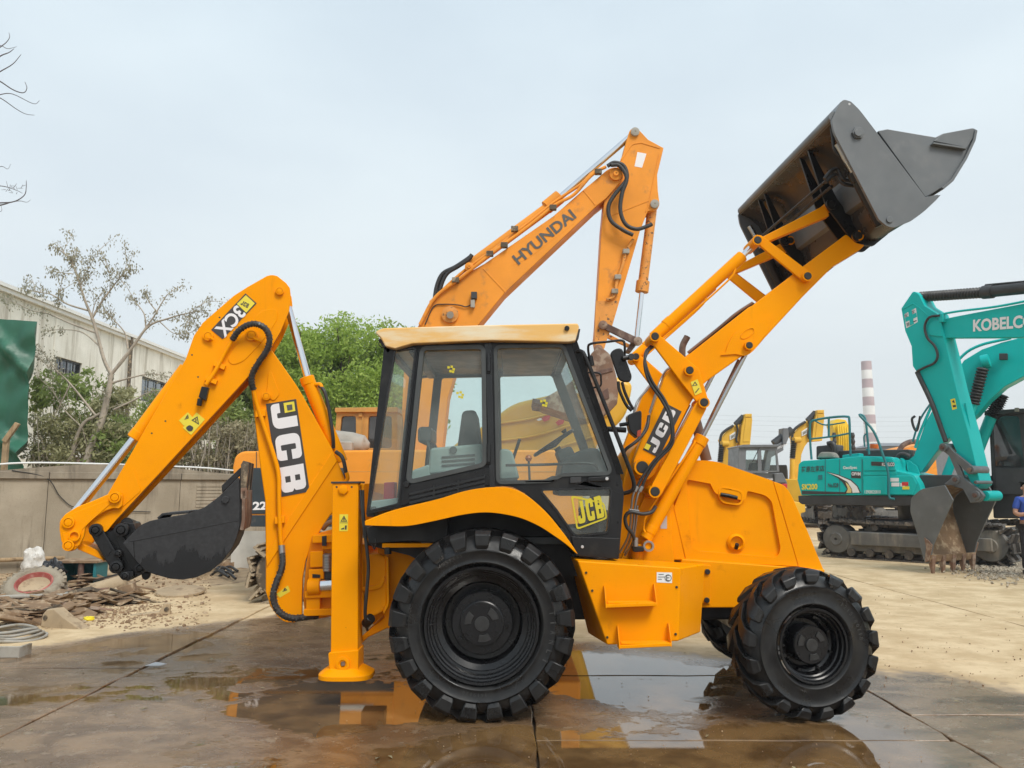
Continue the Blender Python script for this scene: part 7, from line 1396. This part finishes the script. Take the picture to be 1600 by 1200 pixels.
c = on(137, 918); tag(MB().prism3([c + Vector((-.09, .3, 0)), c + Vector((.06, .3, 0)), c + Vector((.09, .55, .58)), c + Vector((-.02, .55, .6))], (0, .05, 0)).build('plank', 'wood', None, .006), 'rough upright wooden plank under the orange bucket tie link', 'plank')
tube_thing('wall_pipe', [wp(5.2, .35, .12) + Vector((0, 0, .0)), wp(6.8, .36, .12), wp(8.0, .34, .12)], .04, 'wood', 'pale pipe running along the foot of the wall behind the tyre', 'pipe')
# dusty fuel tank
c = on(157, 932); ft_ = thing('fuel_tank', c, 'dust-covered long steel tank lying in the scrap below the black hitch', 'tank'); dx = Vector((.92, .3, .16)).normalized()
MB().tube([c + dx * -.30 + Vector((0, .1, .10)), c + dx * -.28 + Vector((0, .1, .10)), c + dx * .18 + Vector((0, .1, .13)), c + dx * .30 + Vector((0, .1, .14)), c + dx * .33 + Vector((0, .1, .14))], [.08, .12, .135, .13, .08], 12).build('shell', 'dust', ft_, 0, 40); MB().cyl(c + Vector((-.36, 0, .07)), c + Vector((-.2, .05, .1)), .045, n=12).build('neck', 'dust_brown', ft_); MB().box(c + Vector((-.05, .25, .27)), (.42, .03, .03), M=Matrix.Rotation(-.25, 3, 'Y')).build('strap', 'rubber_hose', ft_)
# bucket tooth lying on the ground
c = on(92, 984); th_ = thing('bucket_tooth', c, 'large dusty excavator bucket tooth lying point down to the right', 'tooth'); xt_ = Matrix.Translation(c + Vector((0, .1, .0))) @ Matrix.Rotation(R(-14), 4, 'Z')
MB(xt_).prism([(-.27, .02), (-.25, .17), (-.19, .23), (-.09, .24), (.05, .15), (.33, .01), (.30, -.01), (-.15, .0)], -.08, .09).build('wedge', 'dust', th_, .02, seg=3); MB(xt_).cyl((-.2, -.09, .13), (-.2, -.075, .13), .03, n=14).build('pin_hole', 'dust_dark', th_)
# hose coil
c = on(12, 1003); hc_ = thing('hose_coil', c, 'coil of grey hose lying at the left edge of the yard', 'hose')
for k in range(4):
    r_ = .34 - .035 * k; P = [c + Vector((-.06 + math.cos(a) * (r_ + .05), .12 + math.sin(a) * r_ * .9, .03 + .03 * k + .012 * math.sin(3 * a + k))) for a in np.linspace(0, 2 * math.pi, 40)]; MB().tube(P, .016, 8).build('hose_turn', 'dust_grey', hc_, 0, 60)
c = on(12, 1030); ib = thing('iron_channel', c, 'short dusty iron channel section at the left edge below the hose coil', 'steel channel'); MB().box(c + Vector((-.1, .1, .015)), (.42, .22, .03)).build('web', 'dust_grey', ib, .006); MB().box(c + Vector((-.1, .0, .07)), (.42, .03, .11)).build('flange', 'dust_grey', ib, .006); MB().box(c + Vector((.1, .1, .06)), (.03, .22, .12)).build('end_plate', 'dust_grey', ib, .006)
# flat disc and wheels
c = on(276, 932); dk = thing('steel_disc', c, 'flat dusty notched steel disc lying below the digging bucket', 'disc'); MB().lathe([(.001, .07), (.30, .075), (.36, .06), (.365, .03), (.33, .0)], c + Vector((0, .15, .02)), (.02, -.12, 1), 40).build('plate', 'dust', dk, 0, 40)
for k in range(22):
    a = 2 * math.pi * k / 22; MB().box(c + Vector((math.cos(a) * .365, .15 + math.sin(a) * .365, .06 + .04 * math.sin(a))), (.04, .05, .03), rz=a).build('notch_tooth', 'dust', dk, .004)
def flywheel(px, py, r_, ax_v, label, mat, h=.12, lift=None):
    c = on(px, py); t = thing('flywheel', c, label, 'wheel part', 'rusty wheel parts by the wall'); cc = c + Vector((0, 0, (r_ * .8 if lift is None else lift)))
    MB().lathe([(.06, h * .3), (r_ * .35, h * .3), (r_ * .4, h * .5), (r_ * .6, h * .5), (r_ * .66, h * .2), (r_ * .85, h * .25), (r_ * .9, h * .5), (r_, h * .5), (r_, -h * .5), (r_ * .5, -h * .5)], cc, ax_v, 36).build('disc', mat, t, 0, 35); u_ = Vector(ax_v).normalized().orthogonal().normalized(); v_ = Vector(ax_v).normalized().cross(u_)
    for k in range(8): a = k * math.pi / 4; q = cc + (u_ * math.cos(a) + v_ * math.sin(a)) * r_ * .76 + Vector(ax_v).normalized() * h * .2; MB().cyl(q, q + Vector(ax_v).normalized() * .02, .018, n=8).build('bolt', 'dark_metal', t)
flywheel(392, 884, .24, (-.15, -.95, .3), 'rusty bolted wheel plate leaning beside the orange excavator track', 'rust', .14); flywheel(368, 880, .27, (-.2, -.5, .85), 'rusty brown pulley tilted behind the bolted wheel plate', 'rust_dark', .2, .3); flywheel(348, 896, .26, (0, -.1, 1), 'thick dusty drum lying flat right of the digging bucket', 'dust_brown', .16, .1); flywheel(418, 876, .2, (.1, -.8, .5), 'small rusty wheel half hidden behind the boom', 'rust', .12); flywheel(355, 874, .26, (.1, -.3, .9), 'rusty ring behind the dusty drum under the bucket lip', 'rust', .14, .42)
hb_ = thing('hose_bundle', on(348, 906), 'bundle of short black rubber hoses on the ground right of the bucket', 'hose')
for k in range(7): c = on(335 + 4 * k, 902 + (k % 3) * 3); MB().tube(cr([c + Vector((-.2, .1, .03)), c + Vector((-.05, .02 * k, .08 + .02 * (k % 3))), c + Vector((.22, -.1 - .02 * k, .03))]), .025, 8).build('hose', 'rubber_hose', hb_, 0, 60)
# broom straw heap, bracket, small finds
sh_ = thing('straw_bundle', on(312, 905), 'tangle of dry straw on the ground behind the steel disc', 'straw'); sb_ = MB()
for k in range(120): c = on(312 + rs.gauss(0, 9), 906 + rs.gauss(0, 3)); sb_.tube([c + Vector((0, 0, .02)), c + Vector((rs.uniform(-.25, .25), rs.uniform(-.1, .1), rs.uniform(.03, .28)))], .004, 4)
so = sb_.build('stalks', 'dust', sh_, 0, 0); so['kind'] = 'stuff'
c = on(236, 962); bc_ = thing('steel_bracket', c, 'dusty forked steel bracket lying apart from the scrap heap', 'bracket'); xb_ = Matrix.Translation(c) @ Matrix.Rotation(R(20), 4, 'Z'); MB(xb_).prism([(-.26, .02), (.1, .05), (.16, .16), (.24, .15), (.24, .0), (-.26, 0)], -.05, .07).build('arm', 'dust', bc_, .012); MB(xb_).cyl((.19, -.06, .08), (.19, -.052, .08), .03, n=12).build('eye', 'dust_dark', bc_)
blob('wrapper', on(139, 971) + Vector((0, 0, .03)), (.07, .05, .035), 'yellow_wrapper', 'small bright yellow wrapper on the rubble', 'litter', 2.2, .5, 4, 10)
# flat scrap: plates, offcuts, pipes (each its own object)
WHERE = ('beside the scrap tyre tread', 'in front of the steel bench', 'left of the bucket tooth', 'above the bucket tooth', 'under the black hitch', 'next to the yellow wrapper', 'against the brown block', 'behind the hose coil')
SPOT = ((70, 948), (110, 936), (48, 968), (95, 958), (190, 925), (128, 962), (205, 944), (30, 978))
heapm = MB(); cnt = 0
for k in range(190):
    kind = k % 2
    if k < 16: px, py = SPOT[k // 2]; px += 10 * kind
    else: px = rs.uniform(-5, 215); py = rs.uniform(930, 978) if px < 120 else rs.uniform(916, 948)
    c = on(px, py); yaw = rs.uniform(-.6, .6)
    m3 = Matrix.Rotation(yaw, 3, 'Z') @ Matrix.Rotation(rs.uniform(-.35, .35), 3, 'Y') @ Matrix.Rotation(rs.uniform(-.4, .3), 3, 'X')
    mt = ('dust', 'rust', 'dust_dark', 'dust_brown')[(k // 2) % 4]; wd_ = ('sandy', 'rusty', 'dark', 'brown')[(k // 2) % 4]
    mb = MB() if k < 16 else heapm
    if kind == 0: rough_block(mb, c + Vector((0, 0, .05 + rs.uniform(0, .09))), (rs.uniform(.2, .45), rs.uniform(.15, .28), .02), k + 900, m3, .25)
    else: rough_block(mb, c + Vector((0, 0, .05 + rs.uniform(0, .08))), (rs.uniform(.35, .8), .05, .03), k + 900, m3, .2)
    if k < 16: tag(mb.build(('scrap_plate', 'scrap_bar')[kind], mt, None, .004), wd_ + (' bent steel plate ', ' length of flat bar ')[kind] + WHERE[k // 2], ('steel plate', 'flat bar')[kind], ('scrap plates by the wall', 'scrap bars by the wall')[kind])
tag(heapm.build('debris', 'dust_brown', None, .003, 0), 'tangled mass of small dusty metal offcuts along the wall foot', 'debris', kind='stuff')
c = on(183, 943); mb = MB(); rough_block(mb, c + Vector((0, .1, .13)), (.44, .24, .2), 5, Matrix.Rotation(.15, 3, 'Z') @ Matrix.Rotation(-.35, 3, 'Y'), .1); tag(mb.build('wooden_block', 'dust_brown', None, .01), 'big brown squared block in the scrap heap below the hitch', 'block')
c = on(166, 945); tag(MB().cyl(c + Vector((-.09, 0, .05)), c + Vector((.1, .12, .2)), .05, n=14).build('pipe_stub', 'dust', None, .006), 'short ribbed pipe stub leaning on the brown block', 'pipe')
c = on(110, 940); mb = MB(); rough_block(mb, c + Vector((0, .1, .10)), (.6, .3, .06), 6, Matrix.Rotation(-.2, 3, 'Y') @ Matrix.Rotation(-.3, 3, 'X'), .2); tag(mb.build('steel_sheet', 'dust_dark', None, .006), 'dark bent steel sheet jutting out beside the scrap tyre', 'steel sheet')
tube_thing('scrap_pipe', [on(30, 962) + Vector((-.6, .1, .08)), on(40, 962) + Vector((-.1, .1, .10)), on(62, 962) + Vector((.05, .05, .09))], .04, 'dust', 'long dusty pipe pointing right in front of the scrap tyre', 'pipe'); tube_thing('scrap_pipe', [on(205, 925) + Vector((-.3, .2, .1)), on(225, 928), on(240, 925) + Vector((.2, .2, .06))], .04, 'dust', 'dusty pipe running towards the steel disc', 'pipe'); tube_thing('scrap_pipe', [on(8, 955) + Vector((-.3, .2, .15)), on(20, 953) + Vector((0, .1, .17)), on(70, 948) + Vector((.1, .2, .13)), on(82, 943) + Vector((.1, .2, .12))], .03, 'dust_grey', 'curved grey pipe just in front of the tyre tread', 'pipe')
c = on(8, 985); mb = MB(); rough_block(mb, c + Vector((-.1, .15, .12)), (.7, .35, .05), 9, Matrix.Rotation(-.35, 3, 'X') @ Matrix.Rotation(.15, 3, 'Y'), .15); tag(mb.build('leather_flap', 'dust_brown', None, .01), 'broad brown sheet behind the hose coil at the left edge', 'steel sheet')
# pole and rubber strip on the wall, white cloth behind the bucket
tube_thing('leaning_pole', [wp(10.9, 1.45, .10), wp(11.2, 1.0, .2), wp(11.45, .1, .5)], .035, 'rust', 'thin rusty pole leaning on the wall above the digging bucket', 'pole')
tag(MB().add([wp(12.05, 1.75, .04), wp(12.32, 1.78, .05), wp(12.42, 1.0, .08), wp(12.25, .95, .05), wp(12.02, 1.0, .04), wp(12.18, 1.4, .12)], [(0, 5, 4), (0, 1, 5), (1, 2, 5), (5, 2, 3), (5, 3, 4)]).build('rubber_strip', 'rubber_hose', None, 0, 0), 'black rubber strip hanging on the wall left of the bucket lip', 'rubber strip')
cl_ = []; Fc = []; c = U3(395, 838, 10.2)
for i in range(15):
    for j in range(9): u_ = i / 14; v_ = j / 8; cl_.append((c.x - .42 + .84 * u_ * (1 + .2 * (1 - v_)), 10.2 + .07 * math.sin(9 * u_) * (1.2 - v_) + .3 * (1 - v_) * math.sin(3 * u_), .5 + .85 * v_))
for i in range(14):
    for j in range(8): a = i * 9 + j; Fc.append((a, a + 9, a + 10, a + 1))
tag(MB().add([(x, y, z - .5) for x, y, z in cl_], Fc).build('white_tarpaulin', 'white_sheet', None, 0, 80), 'pale draped sheet between the digging bucket and the boom', 'tarpaulin')
# small things on the wet slabs
c = G(243, 1042); tag(MB().prism3([c + Vector((-.09, -.03, .012)), c + Vector((-.02, .05, .03)), c + Vector((.09, .04, .015)), c + Vector((.06, -.03, .012))], (0, 0, .008)).build('tin_scrap', 'light_grey', None, .002), 'small curled grey tin scrap on the wet slab', 'scrap')
LV = [(50, 1140), (105, 1020), (70, 1052), (130, 1052), (118, 1006), (590, 1185), (610, 1183), (232, 998), (330, 1030), (410, 1075), (225, 1108), (240, 1078), (465, 1080), (1270, 1042), (1468, 1094), (1495, 1096), (1070, 1020), (1105, 1150), (1240, 1200), (180, 1116), (1335, 1036)]
lfm = shared(MB().add([(-.03, 0, 0), (0, .014, .008), (.035, .002, .002), (.004, -.014, .010)], [(0, 1, 2, 3)]), 'fallen_leaf', 'leaf_dry')
for k, (px, py) in enumerate(LV):
    g_ = G(px, py, .012); o = bpy.data.objects.new('fallen_leaf', lfm); C.objects.link(o); o.location = g_; o.rotation_euler = (rs.uniform(-.2, .2), rs.uniform(-.2, .2), rs.uniform(0, 6.3)); s_ = rs.uniform(.5, 1.1); o.scale = (s_, s_, s_); tag(o, 'tiny dry leaf fallen on the wet concrete slabs', 'leaf', 'fallen leaves on the yard')
pb = MB()
for k in range(260):
    g_ = G(rs.uniform(0, 1600), rs.uniform(1000, 1199)); s_ = rs.uniform(.003, .009); rough_block(pb, (g_.x, g_.y, .012), (s_, s_, s_ * .6), k)
for k in range(120):
    g_ = G(rs.uniform(1290, 1600), rs.uniform(890, 1080)); s_ = rs.uniform(.005, .014); rough_block(pb, (g_.x, g_.y, .012), (s_, s_, s_ * .6), k)
tag(pb.build('grit', 'dust_brown', None, 0, 0), 'loose grit specks scattered over the concrete yard', 'grit', kind='stuff')
# gravel heap under the teal machines
gv = MB()
for k in range(4200):
    g_ = G(1590 + rs.gauss(0, 45), min(925, max(868, rs.gauss(886, 9)))); s_ = rs.uniform(.012, .045); rough_block(gv, (g_.x, g_.y, rs.uniform(0, .03) + .01), (s_, s_, s_ * .7), k)
tag(gv.build('gravel', 'gravel', None, 0, 0), 'grey gravel spread under the lowered teal bucket', 'gravel', kind='stuff')
# ================================================================== person at the right edge, arms folded
PY = 9.6; pc = U3(1603, 762, PY); PX = pc.x; pz = .06
pr_ = thing('person', (PX, PY, pz), 'person in blue short-sleeved shirt and dark trousers with folded arms beside the teal bucket', 'person')
def skin(name, verts, edges, rad, mat, parent, root=0, sub=2):
    me = bpy.data.meshes.new(name); me.from_pydata([Vector(v) for v in verts], edges, []); ob = bpy.data.objects.new(name, me); C.objects.link(ob); ob.parent = parent
    sk = ob.modifiers.new('skin', 'SKIN'); sk.use_smooth_shade = True; ss = ob.modifiers.new('sub', 'SUBSURF'); ss.levels = sub; ss.render_levels = sub
    if not me.skin_vertices: 
        bm = bmesh.new(); bm.from_mesh(me); bm.verts.layers.skin.verify(); bm.to_mesh(me); bm.free()
    for i, r_ in enumerate(rad): me.skin_vertices[0].data[i].radius = (r_ if hasattr(r_, '__len__') else (r_, r_)); me.skin_vertices[0].data[i].use_root = (i == root)
    me.materials.append(M[mat]); return ob
v = [(0, 0, .95), (0, 0, 1.12), (0, 0, 1.30), (0, 0, 1.43), (0, -.01, 1.50), (0, -.02, 1.58), (0, -.02, 1.66), (0, -.01, 1.73),
     (-.10, 0, .88), (-.11, -.01, .50), (-.12, .0, .08), (-.13, -.14, .04), (.10, 0, .88), (.11, -.01, .50), (.12, 0, .08), (.13, -.14, .04),
     (-.17, 0, 1.42), (-.25, .01, 1.17), (-.22, -.08, 1.13), (-.02, -.19, 1.17), (.06, -.20, 1.19), (.17, 0, 1.42), (.25, .01, 1.17), (.22, -.09, 1.13), (.04, -.22, 1.13), (-.05, -.23, 1.14)]
e = [(0, 1), (1, 2), (2, 3), (3, 4), (4, 5), (5, 6), (6, 7), (0, 8), (8, 9), (9, 10), (10, 11), (0, 12), (12, 13), (13, 14), (14, 15), (3, 16), (16, 17), (17, 18), (18, 19), (19, 20), (3, 21), (21, 22), (22, 23), (23, 24), (24, 25)]
rad = [.13, .13, .14, .10, .055, .07, .085, .06, .085, .06, .045, .04, .085, .06, .045, .04, .06, .048, .045, .034, .03, .06, .048, .045, .034, .03]
skin('body', v, e, rad, 'skin', pr_)
vs_ = [(0, 0, .93), (0, 0, 1.12), (0, 0, 1.30), (0, 0, 1.42), (0, -.01, 1.47), (-.17, 0, 1.42), (-.245, .01, 1.22), (.17, 0, 1.42), (.245, .01, 1.22)]
skin('shirt', vs_, [(0, 1), (1, 2), (2, 3), (3, 4), (3, 5), (5, 6), (3, 7), (7, 8)], [(.17, .135), (.165, .135), (.175, .145), (.12, .11), .068, .075, .066, .075, .066], 'shirt_blue', pr_)
vt = [(0, 0, .95), (-.10, 0, .86), (-.11, -.01, .50), (-.12, 0, .08), (.10, 0, .86), (.11, -.01, .50), (.12, 0, .08)]
skin('trousers', vt, [(0, 1), (1, 2), (2, 3), (0, 4), (4, 5), (5, 6)], [.15, .10, .08, .07, .10, .08, .07], 'trousers', pr_)
skin('hair', [(0, .0, 1.68), (0, .0, 1.745), (0, .04, 1.70)], [(0, 1), (0, 2)], [.085, .075, .07], 'hair', pr_)
for sx in (-1, 1):
    MB().lathe([(.001, -.012), (.009, -.008), (.012, 0), (.009, .008), (.001, .012)], Vector((PX, PY, pz)) + Vector((sx * .032, -.098, 1.655)), (0, -1, 0), 10).build('eye', 'dark_print', pr_)
    blob_ = MB().lathe([(.001, -.03), (.018, -.015), (.02, .01), (.001, .03)], Vector((PX, PY, pz)) + Vector((sx * .085, .0, 1.64)), (0, 0, 1), 8).build('ear', 'skin', pr_); MB().box(Vector((PX, PY, pz)) + Vector((sx * .13, -.08, .045)), (.10, .27, .09)).build('shoe', 'dark_print', pr_, .03)
    for k in range(4):   # fingers resting on the other arm
        b = Vector((PX, PY, pz)) + Vector((sx * .09, -.235, 1.185 - .02 * k if sx > 0 else 1.15 - .018 * k)); MB().tube(cr([b, b + Vector((sx * .03, -.012, 0)), b + Vector((sx * (.06 - .006 * abs(k - 1)), .01, -.004))]), [.009] * 13, 6).build('finger', 'skin', pr_, 0, 60)
MB().tube([Vector((PX, PY - .10, pz + 1.645)), Vector((PX, PY - .122, pz + 1.615)), Vector((PX, PY - .10, pz + 1.61))], [.008, .014, .012], 8).build('nose', 'skin', pr_, 0, 60); MB().tube([Vector((PX - .022, PY - .094, pz + 1.578)), Vector((PX, PY - .102, pz + 1.576)), Vector((PX + .022, PY - .094, pz + 1.578))], .006, 6).build('mouth', 'tail_red', pr_, 0, 60)
# ================================================================== thin spring haze over the whole yard
hm = bpy.data.materials.new('haze_air'); hm.use_nodes = True; ht = hm.node_tree; ht.nodes.clear()
hv = ht.nodes.new('ShaderNodeVolumePrincipled'); hv.inputs['Color'].default_value = (.93, .96, 1, 1); hv.inputs['Density'].default_value = .0009; hv.inputs['Anisotropy'].default_value = .1
ho = ht.nodes.new('ShaderNodeOutputMaterial'); ht.links.new(hv.outputs[0], ho.inputs['Volume']); M['haze_air'] = hm
hz_ = MB().box((40, 160, 28), (420, 380, 58)).build('haze', 'haze_air', None, 0, 0); hz_['kind'] = 'stuff'; hz_['label'] = 'thin pale spring haze in the air over the yard'; hz_['category'] = 'haze'
